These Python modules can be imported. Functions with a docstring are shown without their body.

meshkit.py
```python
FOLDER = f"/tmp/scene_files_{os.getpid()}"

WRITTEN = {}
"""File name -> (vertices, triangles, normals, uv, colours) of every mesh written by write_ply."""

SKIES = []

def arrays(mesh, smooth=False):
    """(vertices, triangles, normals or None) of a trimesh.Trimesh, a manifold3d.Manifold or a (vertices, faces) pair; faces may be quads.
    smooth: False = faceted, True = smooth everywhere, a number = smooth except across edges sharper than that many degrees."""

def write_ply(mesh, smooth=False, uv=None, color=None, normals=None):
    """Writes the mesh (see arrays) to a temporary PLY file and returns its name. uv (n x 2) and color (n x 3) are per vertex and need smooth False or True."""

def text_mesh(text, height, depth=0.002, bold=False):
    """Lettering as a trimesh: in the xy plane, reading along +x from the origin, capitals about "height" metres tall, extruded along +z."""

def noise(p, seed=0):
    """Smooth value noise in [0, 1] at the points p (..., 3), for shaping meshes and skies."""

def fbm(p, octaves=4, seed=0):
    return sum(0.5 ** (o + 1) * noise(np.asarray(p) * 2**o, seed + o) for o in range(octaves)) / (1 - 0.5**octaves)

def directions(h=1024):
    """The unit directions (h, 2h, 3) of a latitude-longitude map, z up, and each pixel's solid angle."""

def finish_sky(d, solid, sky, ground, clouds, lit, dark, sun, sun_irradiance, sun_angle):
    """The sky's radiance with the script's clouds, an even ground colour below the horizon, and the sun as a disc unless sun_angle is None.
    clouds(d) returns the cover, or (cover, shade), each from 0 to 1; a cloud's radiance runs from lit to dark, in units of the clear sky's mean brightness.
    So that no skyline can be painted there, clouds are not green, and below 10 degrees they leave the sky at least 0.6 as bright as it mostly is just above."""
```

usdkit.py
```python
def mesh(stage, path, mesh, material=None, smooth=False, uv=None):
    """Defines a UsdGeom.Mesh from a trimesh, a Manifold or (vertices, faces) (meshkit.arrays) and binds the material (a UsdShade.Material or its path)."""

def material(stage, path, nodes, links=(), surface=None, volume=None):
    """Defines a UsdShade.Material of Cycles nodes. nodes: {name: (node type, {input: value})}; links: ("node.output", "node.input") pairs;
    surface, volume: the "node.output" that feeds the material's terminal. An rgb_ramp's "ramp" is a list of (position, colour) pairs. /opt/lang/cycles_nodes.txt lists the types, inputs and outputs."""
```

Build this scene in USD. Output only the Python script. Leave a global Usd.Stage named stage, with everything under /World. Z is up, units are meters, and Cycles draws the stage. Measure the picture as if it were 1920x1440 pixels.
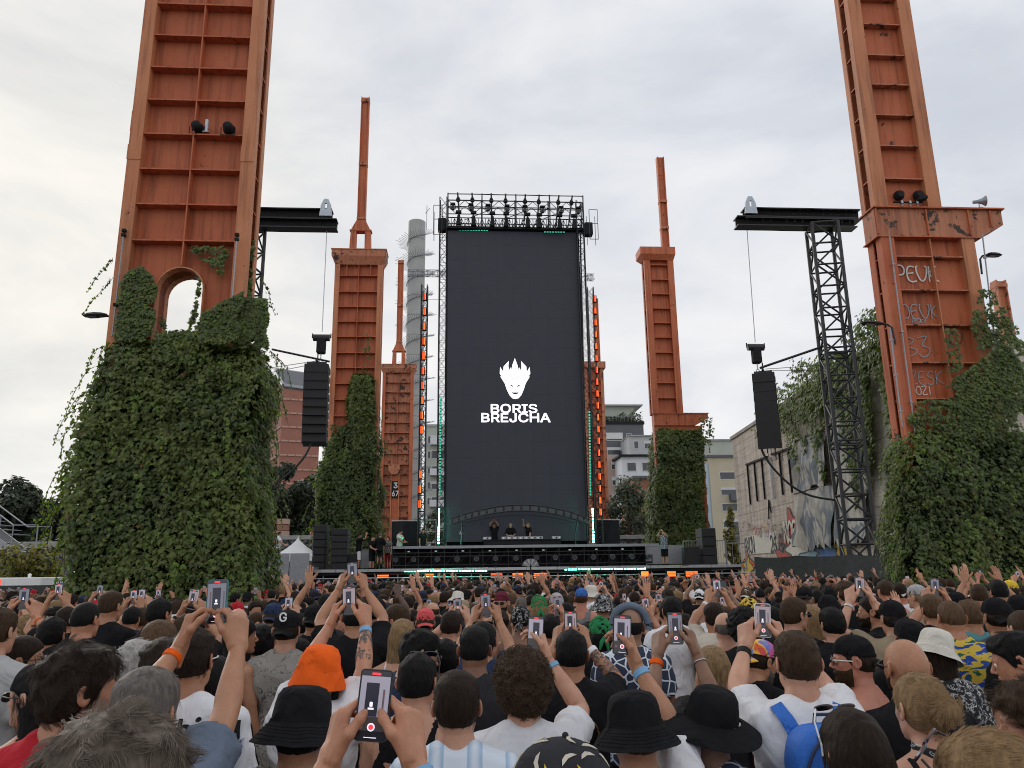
import math, random, numpy as np, trimesh, usdkit, meshkit
from pxr import Usd, UsdGeom, UsdLux, UsdShade, Sdf, Gf, Vt
from shapely import affinity, union_all
from shapely.geometry import Polygon, LineString, Point, box as sbox

stage = Usd.Stage.CreateInMemory()
UsdGeom.SetStageUpAxis(stage, 'Z'); UsdGeom.SetStageMetersPerUnit(stage, 1.0)
W = UsdGeom.Xform.Define(stage, '/World'); stage.SetDefaultPrim(W.GetPrim())
UsdGeom.Scope.Define(stage, '/World/Looks')
R = random.Random(11); NR = np.random.default_rng(5)

# ------------------------------------------------------------------ camera, sky, sun, exposure
EYE = np.array([0, 0, 2.15]); FPX = 1450.0; PITCH = math.radians(13.57); ROLL = 0.0134
_f = np.array([0, math.cos(PITCH), math.sin(PITCH)]); _r = np.array([1., 0, 0]); _u = np.array([0, -math.sin(PITCH), math.cos(PITCH)])
CR = _r * math.cos(ROLL) - _u * math.sin(ROLL); CU = _u * math.cos(ROLL) + _r * math.sin(ROLL)
cam = UsdGeom.Camera.Define(stage, '/World/camera')
cam.CreateHorizontalApertureAttr(36.0); cam.CreateVerticalApertureAttr(27.0); cam.CreateFocalLengthAttr(36 * FPX / 1920)
cam.CreateClippingRangeAttr(Gf.Vec2f(0.05, 5000)); cam.CreateExposureAttr(0.46)
_m = np.eye(4); _m[0, :3] = CR; _m[1, :3] = CU; _m[2, :3] = -_f; _m[3, :3] = EYE
UsdGeom.Xformable(cam).AddTransformOp().Set(Gf.Matrix4d(_m.tolist()))
SUN_EL, SUN_AZ = math.radians(22), math.radians(-34)        # azimuth from +y towards +x
sund = np.array([math.sin(SUN_AZ) * math.cos(SUN_EL), math.cos(SUN_AZ) * math.cos(SUN_EL), math.sin(SUN_EL)])
sun = UsdLux.DistantLight.Define(stage, '/World/sun')
sun.CreateIntensityAttr(0.22); sun.CreateAngleAttr(40.0); sun.CreateNormalizeAttr(True); sun.CreateColorAttr(Gf.Vec3f(1, .95, .88))
sun.AddRotateXYZOp().Set(Gf.Vec3f(90 - math.degrees(SUN_EL), 0, 180 - math.degrees(SUN_AZ)))
usdkit.material(stage, '/World/Looks/sky_air', {
    'sky': ('sky_texture', dict(sky_type='single_scattering', sun_disc=False, sun_elevation=SUN_EL, sun_rotation=SUN_AZ)),
    'tc': ('texture_coordinate', {}),
    'mp': ('mapping', dict(scale=(1.0, 1.0, 2.6))),
    'n1': ('noise_texture', dict(scale=2.3, detail=7, roughness=.55, distortion=.35)),
    'n2': ('noise_texture', dict(scale=1.1, detail=3, roughness=.5)),
    'cl': ('rgb_ramp', dict(ramp=[(0, (3.7, 3.95, 4.5)), (.38, (4.6, 4.85, 5.35)), (.52, (5.55, 5.7, 6.05)), (.64, (6.2, 6.25, 6.45)), (1, (7.5, 7.4, 7.3))])),
    'sx': ('separate_xyz', {}),
    'el': ('rgb_ramp', dict(ramp=[(0, (1.22, 1.19, 1.12)), (.10, (1.16, 1.145, 1.11)), (.25, (1.07, 1.06, 1.04)), (.45, (1.02, 1.02, 1.02)), (1, (1, 1, 1))])),
    'mul': ('vector_math', dict(math_type='multiply')),
    'cov': ('rgb_ramp', dict(ramp=[(0, (.93,) * 3), (.35, (.97,) * 3), (.5, (1,) * 3), (1, (1,) * 3)])),
    'dt': ('vector_math', dict(math_type='dot_product', vector2=tuple(sund))), 'gl': ('rgb_ramp', dict(ramp=[(0, (1, 1, 1)), (.70, (1, 1, 1)), (.92, (1.02, 1.01, .99)), (1, (1.13, 1.08, .97))])), 'mg': ('vector_math', dict(math_type='multiply')),
    'mix': ('mix_color', dict(blend_type='mix')),
    'bg': ('background_shader', dict(strength=0.10)),
}, [('tc.generated', 'mp.vector'), ('mp.vector', 'n1.vector'), ('mp.vector', 'n2.vector'), ('n1.fac', 'cl.fac'), ('tc.generated', 'sx.vector'), ('sx.z', 'el.fac'),
    ('cl.color', 'mul.vector1'), ('el.color', 'mul.vector2'), ('n2.fac', 'cov.fac'),
    ('sky.color', 'mix.a'), ('mul.vector', 'mg.vector1'), ('tc.generated', 'dt.vector1'), ('dt.value', 'gl.fac'), ('gl.color', 'mg.vector2'), ('mg.vector', 'mix.b'), ('cov.color', 'mix.fac'), ('mix.result', 'bg.color')], surface='bg.background')
dome = UsdLux.DomeLight.Define(stage, '/World/sky'); dome.CreateIntensityAttr(1.0)
UsdShade.MaterialBindingAPI.Apply(dome.GetPrim()).Bind(UsdShade.Material.Get(stage, '/World/Looks/sky_air'))
dome.GetPrim().SetCustomDataByKey('kind', 'structure')

# ------------------------------------------------------------------ helpers: placing, naming, shapes
def ray(px, py):
    d = CR * (px - 960) / FPX + CU * (720 - py) / FPX + _f
    return d
def P(px, py, Y):                                           # the point on the pixel's ray at depth y = Y
    d = ray(px, py); return EYE + d * (Y / d[1])
def PH(px, py, z):                                          # the same at height z
    d = ray(px, py); return EYE + d * ((z - EYE[2]) / d[2])
YAW = math.radians(4.0)                                     # the whole site is turned a little to the camera
_used = {}
def numbered(parent, name):
    k = parent + '/' + name; n = _used.get(k, 0); _used[k] = n + 1
    return k if n == 0 else f'{k}_{n:03d}'
def setmeta(prim, label=None, cat=None, group=None, kind=None):
    for k, v in (('label', label), ('category', cat), ('group', group), ('kind', kind)):
        if v: prim.SetCustomDataByKey(k, v)
def pth(p): return '/World' if p is None else (p if isinstance(p, str) else str(p.GetPath()))
def thing(name, label=None, cat=None, group=None, kind=None, loc=(0, 0, 0), rz=0, scale=None):
    x = UsdGeom.Xform.Define(stage, numbered('/World', name))
    x.AddTranslateOp().Set(Gf.Vec3d(*map(float, loc)))
    if rz: x.AddRotateZOp().Set(math.degrees(rz))
    if scale: x.AddScaleOp().Set(Gf.Vec3f(*([scale] * 3 if np.isscalar(scale) else scale)))
    setmeta(x.GetPrim(), label, cat, group, kind)
    return x.GetPrim()
def obj(name, mesh, mat, parent=None, label=None, cat=None, group=None, kind=None, smooth=False, loc=None):
    m = usdkit.mesh(stage, numbered(pth(parent), name), mesh, mat, smooth=smooth)
    if loc is not None: m.AddTranslateOp().Set(Gf.Vec3d(*map(float, loc)))
    setmeta(m.GetPrim(), label, cat, group, kind)
    return m.GetPrim()
def curves(name, lines, widths, mat, parent=None):
    # lines: (n, k, 3); one BasisCurves prim
    n, k, _ = lines.shape
    c = UsdGeom.BasisCurves.Define(stage, numbered(pth(parent), name))
    c.CreateTypeAttr('cubic'); c.CreateBasisAttr('catmullRom'); pass
    c.CreatePointsAttr(Vt.Vec3fArray.FromNumpy(lines.reshape(-1, 3).astype(np.float32)))
    c.CreateCurveVertexCountsAttr(Vt.IntArray.FromNumpy(np.full(n, k, np.int32)))
    w = np.broadcast_to(np.asarray(widths, np.float32), (n, k)).reshape(-1)
    c.CreateWidthsAttr(Vt.FloatArray.FromNumpy(np.ascontiguousarray(w))); c.SetWidthsInterpolation('vertex')
    UsdShade.MaterialBindingAPI.Apply(c.GetPrim()).Bind(UsdShade.Material.Get(stage, mat) if isinstance(mat, str) else mat)
    return c.GetPrim()
def scatter(name, protos, pos, quat, scl, idx, parent=None, label=None, cat=None, group=None, kind='stuff'):
    # protos: list of (mesh, material); quat (n,4) wxyz
    pi = UsdGeom.PointInstancer.Define(stage, numbered(pth(parent), name)); path = str(pi.GetPath())
    targets = []
    for i, pr in enumerate(protos):
        if isinstance(pr, str): targets.append(pr); continue
        mm = usdkit.mesh(stage, f'{path}/leaf_kind_{i + 1:03d}' if i else f'{path}/leaf_kind', pr[0], pr[1])
        targets.append(str(mm.GetPath()))
    pi.CreatePrototypesRel().SetTargets([Sdf.Path(t) for t in targets])
    pi.CreatePositionsAttr(Vt.Vec3fArray.FromNumpy(np.asarray(pos, np.float32)))
    q = np.asarray(quat, np.float32)
    pi.CreateOrientationsAttr(Vt.QuathArray([Gf.Quath(float(a), float(b), float(c), float(d)) for a, b, c, d in q]))
    pi.CreateScalesAttr(Vt.Vec3fArray.FromNumpy(np.repeat(np.asarray(scl, np.float32)[:, None], 3, 1)))
    pi.CreateProtoIndicesAttr(Vt.IntArray.FromNumpy(np.asarray(idx, np.int32)))
    setmeta(pi.GetPrim(), label, cat, group, kind)
    return pi.GetPrim()
def quat_from(z, spin):
    # rotation taking +z to z, then spun about it (arrays)
    z = z / np.linalg.norm(z, axis=1, keepdims=True)
    w = 1 + z[:, 2]; q = np.stack([w, -z[:, 1], z[:, 0], np.zeros(len(z))], 1)
    bad = w < 1e-4; q[bad] = (0, 1, 0, 0)
    q /= np.linalg.norm(q, axis=1, keepdims=True)
    c, s = np.cos(spin / 2), np.sin(spin / 2)
    a = q; b = np.stack([c, 0 * c, 0 * c, s], 1)
    return np.stack([a[:, 0] * b[:, 0] - a[:, 3] * b[:, 3], a[:, 1] * b[:, 0] + a[:, 2] * b[:, 3],
                     a[:, 2] * b[:, 0] - a[:, 1] * b[:, 3], a[:, 0] * b[:, 3] + a[:, 3] * b[:, 0]], 1)
def cat(*ms): return trimesh.util.concatenate([m for x in ms for m in (x if isinstance(x, (list, tuple)) else [x])])
def bx(x0, x1, y0, y1, z0, z1):
    m = trimesh.creation.box((abs(x1 - x0), abs(y1 - y0), abs(z1 - z0))); m.apply_translation(((x0 + x1) / 2, (y0 + y1) / 2, (z0 + z1) / 2)); return m
def cbx(x0, x1, y0, y1, z0, z1, c=.01):
    # chamfered box: hull of three slightly smaller boxes
    import manifold3d
    p = []
    for a, b, d in ((0, c, c), (c, 0, c), (c, c, 0)):
        for X in (x0 + a, x1 - a):
            for Y in (y0 + b, y1 - b):
                for Z in (z0 + d, z1 - d): p.append((X, Y, Z))
    return trimesh.convex.convex_hull(np.array(p))
def frame_to(a, b):
    a, b = np.asarray(a, float), np.asarray(b, float); d = b - a; L = np.linalg.norm(d); d = d / L
    up = np.array([0, 0, 1.]) if abs(d[2]) < .95 else np.array([0, 1., 0])
    x = np.cross(up, d); x /= np.linalg.norm(x); y = np.cross(d, x)
    T = np.eye(4); T[:3, 0] = x; T[:3, 1] = y; T[:3, 2] = d; T[:3, 3] = a
    return T, L
def rod(a, b, r, n=6, r2=None):
    T, L = frame_to(a, b); r2 = r if r2 is None else r2
    t = np.arange(n) / n * 2 * np.pi
    v = np.vstack([np.c_[r * np.cos(t), r * np.sin(t), 0 * t], np.c_[r2 * np.cos(t), r2 * np.sin(t), 0 * t + L], [[0, 0, 0], [0, 0, L]]])
    f = []
    for i in range(n):
        j = (i + 1) % n; f += [(i, j, n + j), (i, n + j, n + i), (2 * n, j, i), (2 * n + 1, n + i, n + j)]
    m = trimesh.Trimesh(v, f, process=False); m.apply_transform(T); return m
def bar(a, b, w, h):
    T, L = frame_to(a, b); m = trimesh.creation.box((w, h, L)); m.apply_translation((0, 0, L / 2)); m.apply_transform(T); return m
def tube(pts, r, n=6):
    pts = np.asarray(pts, float); k = len(pts); r = np.broadcast_to(np.asarray(r, float), (k,))
    tg = np.gradient(pts, axis=0); tg /= np.linalg.norm(tg, axis=1, keepdims=True) + 1e-12
    ref = np.array([0, 0, 1.]) if abs(tg[:, 2]).mean() < .8 else np.array([0, 1., 0])
    x = np.cross(ref, tg); x /= np.linalg.norm(x, axis=1, keepdims=True) + 1e-12; y = np.cross(tg, x)
    t = np.arange(n) / n * 2 * np.pi
    v = (pts[:, None] + r[:, None, None] * (np.cos(t)[None, :, None] * x[:, None] + np.sin(t)[None, :, None] * y[:, None])).reshape(-1, 3)
    f = []
    for i in range(k - 1):
        for j in range(n):
            a, b = i * n + j, i * n + (j + 1) % n; f += [(a, b, b + n), (a, b + n, a + n)]
    v = np.vstack([v, pts[0], pts[-1]]); c0, c1 = len(v) - 2, len(v) - 1
    for j in range(n):
        f += [(c0, (j + 1) % n, j), (c1, (k - 1) * n + j, (k - 1) * n + (j + 1) % n)]
    return trimesh.Trimesh(v, f, process=False)
def lathe(profile, n=20):
    p = np.asarray(profile, float); k = len(p); t = np.arange(n) / n * 2 * np.pi
    v = np.stack([p[:, None, 0] * np.cos(t), p[:, None, 0] * np.sin(t), np.repeat(p[:, 1][:, None], n, 1)], -1).reshape(-1, 3)
    f = []
    for i in range(k - 1):
        for j in range(n):
            a, b = i * n + j, i * n + (j + 1) % n; f += [(a, b, b + n), (a, b + n, a + n)]
    return trimesh.Trimesh(v, f, process=False)
def poly(g, d):
    gs = getattr(g, 'geoms', [g]); return cat([trimesh.creation.extrude_polygon(x, d, engine='earcut') for x in gs if x.geom_type == 'Polygon' and x.area > 1e-9])
def upright(m):                                             # a flat shape drawn in xy, thickness z -> stands in xz, facing -y
    m = m.copy(); m.apply_transform(np.array([[1, 0, 0, 0], [0, 0, -1, 0], [0, 1, 0, 0], [0, 0, 0, 1.]])); return m
def moved(m, t=(0, 0, 0), rz=0, rx=0, ry=0, s=None):
    m = m.copy()
    if s is not None: m.apply_transform(np.diag([*(np.broadcast_to(s, 3)), 1.0]))
    for a, ax in ((rx, (1, 0, 0)), (ry, (0, 1, 0)), (rz, (0, 0, 1))):
        if a: m.apply_transform(trimesh.transformations.rotation_matrix(a, ax))
    m.apply_translation(t); return m
def truss(a, b, w, n, r=.025, rd=.015, sides=4, up=None, nseg=6):
    # square lattice girder from a to b: chords and zig-zag lacing
    T, L = frame_to(a, b); c = [(-w / 2, -w / 2), (w / 2, -w / 2), (w / 2, w / 2), (-w / 2, w / 2)]
    ms = [rod((x, y, 0), (x, y, L), r, nseg) for x, y in c]
    for i in range(4):
        p, q = c[i], c[(i + 1) % 4]
        for k in range(n):
            z0, z1 = L * k / n, L * (k + 1) / n; s, e = (p, q) if (k + i) % 2 else (q, p)
            ms.append(rod((*s, z0), (*e, z1), rd, 4)); ms.append(rod((*p, z0 + .001), (*q, z0 + .001), rd, 4))
    m = cat(ms); m.apply_transform(T); return m

# ------------------------------------------------------------------ materials
def M(name): return '/World/Looks/' + name
def mat(name, color, rough=.6, metal=0, spec=.5, var=.12, scale=6, bump=0, bscale=40, bdist=.01, emit=None, estr=0, detail=4, space='object', **kw):
    lo = tuple(max(0, c * (1 - var)) for c in color); hi = tuple(min(1, c * (1 + var)) for c in color)
    nodes = {'tc': ('texture_coordinate', {}), 'n': ('noise_texture', dict(scale=scale, detail=detail, roughness=.6)), 'r': ('rgb_ramp', dict(ramp=[(0.25, lo), (.75, hi)])),
             'p': ('principled_bsdf', dict(roughness=rough, metallic=metal, specular_ior_level=spec, **kw))}
    links = [('tc.object', 'n.vector'), ('n.fac', 'r.fac'), ('r.color', 'p.base_color')]
    if bump:
        nodes['bn'] = ('noise_texture', dict(scale=bscale, detail=5, roughness=.6)); nodes['b'] = ('bump', dict(strength=bump, distance=bdist))
        links += [('tc.object', 'bn.vector'), ('bn.fac', 'b.height'), ('b.normal', 'p.normal')]
    if emit is not None: nodes['p'][1].update(emission_color=emit, emission_strength=estr)
    usdkit.material(stage, M(name), nodes, links, surface='p.BSDF'); return M(name)

def rusty(name, base, hi, rust, wear=.62, seed=0):
    # old red-oxide paint: blotchy fading, vertical run-off streaks, flakes down to dark rust
    usdkit.material(stage, M(name), {
        'g': ('geometry', {}), 'm0': ('mapping', dict(location=(seed * 7.3, seed * 3.1, seed))), 'm1': ('mapping', dict(location=(seed, 0, 0), scale=(7, 7, .35))),
        'n0': ('noise_texture', dict(scale=.7, detail=6, roughness=.62)), 'r0': ('rgb_ramp', dict(ramp=[(.3, base), (.7, hi)])),
        'n1': ('noise_texture', dict(scale=1.0, detail=5, roughness=.6)), 'r1': ('rgb_ramp', dict(ramp=[(.33, (.62,) * 3), (.5, (1,) * 3), (1, (1.1,) * 3)])),
        'mu': ('vector_math', dict(math_type='multiply')),
        'n2': ('noise_texture', dict(scale=2.1, detail=9, roughness=.68, distortion=.3)), 'r2': ('rgb_ramp', dict(ramp=[(wear, (0,) * 3), (wear + .035, (1,) * 3)])),
        'n3': ('noise_texture', dict(scale=1.4, detail=8, roughness=.7)), 'r3': ('rgb_ramp', dict(ramp=[(wear + .02, (0,) * 3), (wear + .06, (.75,) * 3)])),
        'x': ('mix_color', {'b': rust}), 'x2': ('mix_color', {'b': (.47, .27, .15)}),
        'bn': ('noise_texture', dict(scale=14, detail=5)), 'b': ('bump', dict(strength=.25, distance=.02)),
        'p': ('principled_bsdf', dict(roughness=.62, specular_ior_level=.35)),
    }, [('g.position', 'm0.vector'), ('g.position', 'm1.vector'), ('m0.vector', 'n0.vector'), ('n0.fac', 'r0.fac'), ('m1.vector', 'n1.vector'), ('n1.fac', 'r1.fac'),
        ('r0.color', 'mu.vector1'), ('r1.color', 'mu.vector2'), ('m0.vector', 'n2.vector'), ('n2.fac', 'r2.fac'), ('m1.vector', 'n3.vector'), ('n3.fac', 'r3.fac'),
        ('mu.vector', 'x2.a'), ('r3.color', 'x2.fac'), ('x2.result', 'x.a'), ('r2.color', 'x.fac'), ('x.result', 'p.base_color'),
        ('g.position', 'bn.vector'), ('bn.fac', 'b.height'), ('b.normal', 'p.normal')], surface='p.BSDF')
    return M(name)
OXIDE = rusty('red_oxide_steel', (.43, .108, .047), (.53, .155, .068), (.05, .028, .022), .655, 1)
OXIDE_PALE = rusty('faded_oxide_steel', (.49, .175, .080), (.56, .225, .105), (.055, .034, .026), .645, 2)
OXIDE_RED = rusty('bright_oxide_steel', (.46, .112, .047), (.55, .165, .072), (.05, .028, .022), .635, 3)
OXIDE_WORN = rusty('worn_oxide_steel', (.44, .145, .075), (.50, .205, .11), (.055, .032, .025), .555, 4)

BLACK = mat('black_metal', (.018, .018, .02), .45, .0, .5, .3, 3)
BLACKM = mat('black_matt', (.012, .012, .013), .8, 0, .3, .3, 5)
CLOTHB = mat('black_drape', (.022, .023, .025), .9, 0, .2, .25, 2, bump=.3, bscale=60)
GREYM = mat('grey_galvanised', (.30, .31, .33), .45, .6, .5, .15, 8)
ALU = mat('aluminium_tube', (.42, .43, .45), .38, .8, .5, .12, 10)
WHITEP = mat('white_paint', (.75, .75, .74), .5, 0, .5, .05, 5)
GLASSK = mat('dark_lens', (.01, .01, .015), .08, 0, .8, .1, 3)
CONCRETE = mat('old_concrete', (.33, .30, .27), .88, 0, .3, .25, 1.5, bump=.4, bscale=6, bdist=.05, detail=8)
CONCGREY = mat('grey_concrete', (.34, .34, .33), .85, 0, .3, .18, 1.2, bump=.2, bscale=10, bdist=.02, detail=8)
BARK = mat('bark', (.07, .05, .035), .9, 0, .2, .3, 8, bump=.6, bscale=20, bdist=.02)
ORANGE_L = mat('orange_lamp', (.5, .06, .02), .4, emit=(1, .075, .01), estr=.85)
ORANGE_H = mat('orange_lamp_hot', (.6, .12, .03), .4, emit=(1, .16, .02), estr=1.3)
LED_G = mat('green_led', (.3, .8, .65), .4, emit=(.06, 1, .58), estr=50.0)
LED_D = mat('dim_green_led', (.05, .3, .22), .4, emit=(.08, .75, .50), estr=.5)

def leafmat(name, a, b, trans=.35):
    usdkit.material(stage, M(name), {
        'o': ('object_info', {}), 'g': ('geometry', {}), 'n': ('noise_texture', dict(scale=.9, detail=3)), 'ad': ('math', dict(math_type='multiply_add', value2=.5)),
        'r': ('rgb_ramp', dict(ramp=[(.3, a), (.95, b)])),
        'p': ('principled_bsdf', dict(roughness=.42, specular_ior_level=.45)), 't': ('translucent_bsdf', {}), 'tm': ('vector_math', dict(math_type='multiply', vector2=(1.3, 1.5, .5))), 'x': ('mix_closure', dict(fac=trans))},
        [('o.random', 'ad.value1'), ('g.position', 'n.vector'), ('n.fac', 'ad.value3'), ('ad.value', 'r.fac'), ('r.color', 'p.base_color'), ('r.color', 'tm.vector1'), ('tm.vector', 't.color'),
         ('p.BSDF', 'x.closure1'), ('t.BSDF', 'x.closure2')], surface='x.closure')
    return M(name)
IVY_D = leafmat('ivy_dark', (.046, .070, .024), (.105, .145, .046), .28)
IVY_M = leafmat('ivy_green', (.078, .108, .030), (.175, .215, .058), .35)
IVY_B = leafmat('ivy_withered', (.10, .055, .02), (.22, .13, .05), .3)
IVY_L = leafmat('ivy_young', (.10, .17, .03), (.20, .29, .055), .4)
TREE_D = leafmat('tree_dark', (.014, .022, .013), (.034, .048, .022), .2)
TREE_M = leafmat('tree_mid', (.035, .052, .025), (.07, .09, .035), .3)
TREE_G = leafmat('tree_silver', (.06, .075, .055), (.13, .15, .11), .25)
TREE_Y = leafmat('tree_yellow', (.09, .11, .03), (.26, .21, .05), .35)
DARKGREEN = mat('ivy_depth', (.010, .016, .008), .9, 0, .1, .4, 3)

def leaf_mesh(kind='ivy'):
    if kind == 'ivy':
        pts = [(0, -.12), (.34, -.3), (.30, -.02), (.62, .10), (.27, .32), (0, .85), (-.27, .32), (-.62, .10), (-.30, -.02), (-.34, -.3)]
    else:
        pts = [(0, -.5), (.22, -.2), (.26, .1), (.14, .4), (0, .6), (-.14, .4), (-.26, .1), (-.22, -.2)]
    v = np.array([(x, y, -.35 * abs(x) - .15 * max(0, y) ** 2) for x, y in pts] + [(0, .12, .05)])
    n = len(pts); f = [(n, i, (i + 1) % n) for i in range(n)]
    return trimesh.Trimesh(v, f, process=False)
IVY_LEAF = leaf_mesh('ivy'); TREE_LEAF = leaf_mesh('tree')

# ------------------------------------------------------------------ the setting
def ground():
    n = 2
    v = np.array([[-600, -200, 0], [600, -200, 0], [600, 900, 0], [-600, 900, 0]], float)
    obj('ground', (v, np.array([[0, 1, 2, 3]])), mat('asphalt_ground', (.075, .073, .070), .9, var=.3, scale=.8, bump=.3, bscale=30), kind='structure')
ground()

def quat_basis(nrm, tip):
    z = nrm / np.linalg.norm(nrm, axis=1, keepdims=True)
    y = tip - (tip * z).sum(1, keepdims=True) * z; y /= np.linalg.norm(y, axis=1, keepdims=True) + 1e-9
    x = np.cross(y, z)
    from scipy.spatial.transform import Rotation
    q = Rotation.from_matrix(np.stack([x, y, z], -1)).as_quat()
    return q[:, [3, 0, 1, 2]]
IVY_PROTO = [(IVY_LEAF, IVY_D), (IVY_LEAF, IVY_M), (IVY_LEAF, IVY_L), (IVY_LEAF, IVY_B)]

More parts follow.
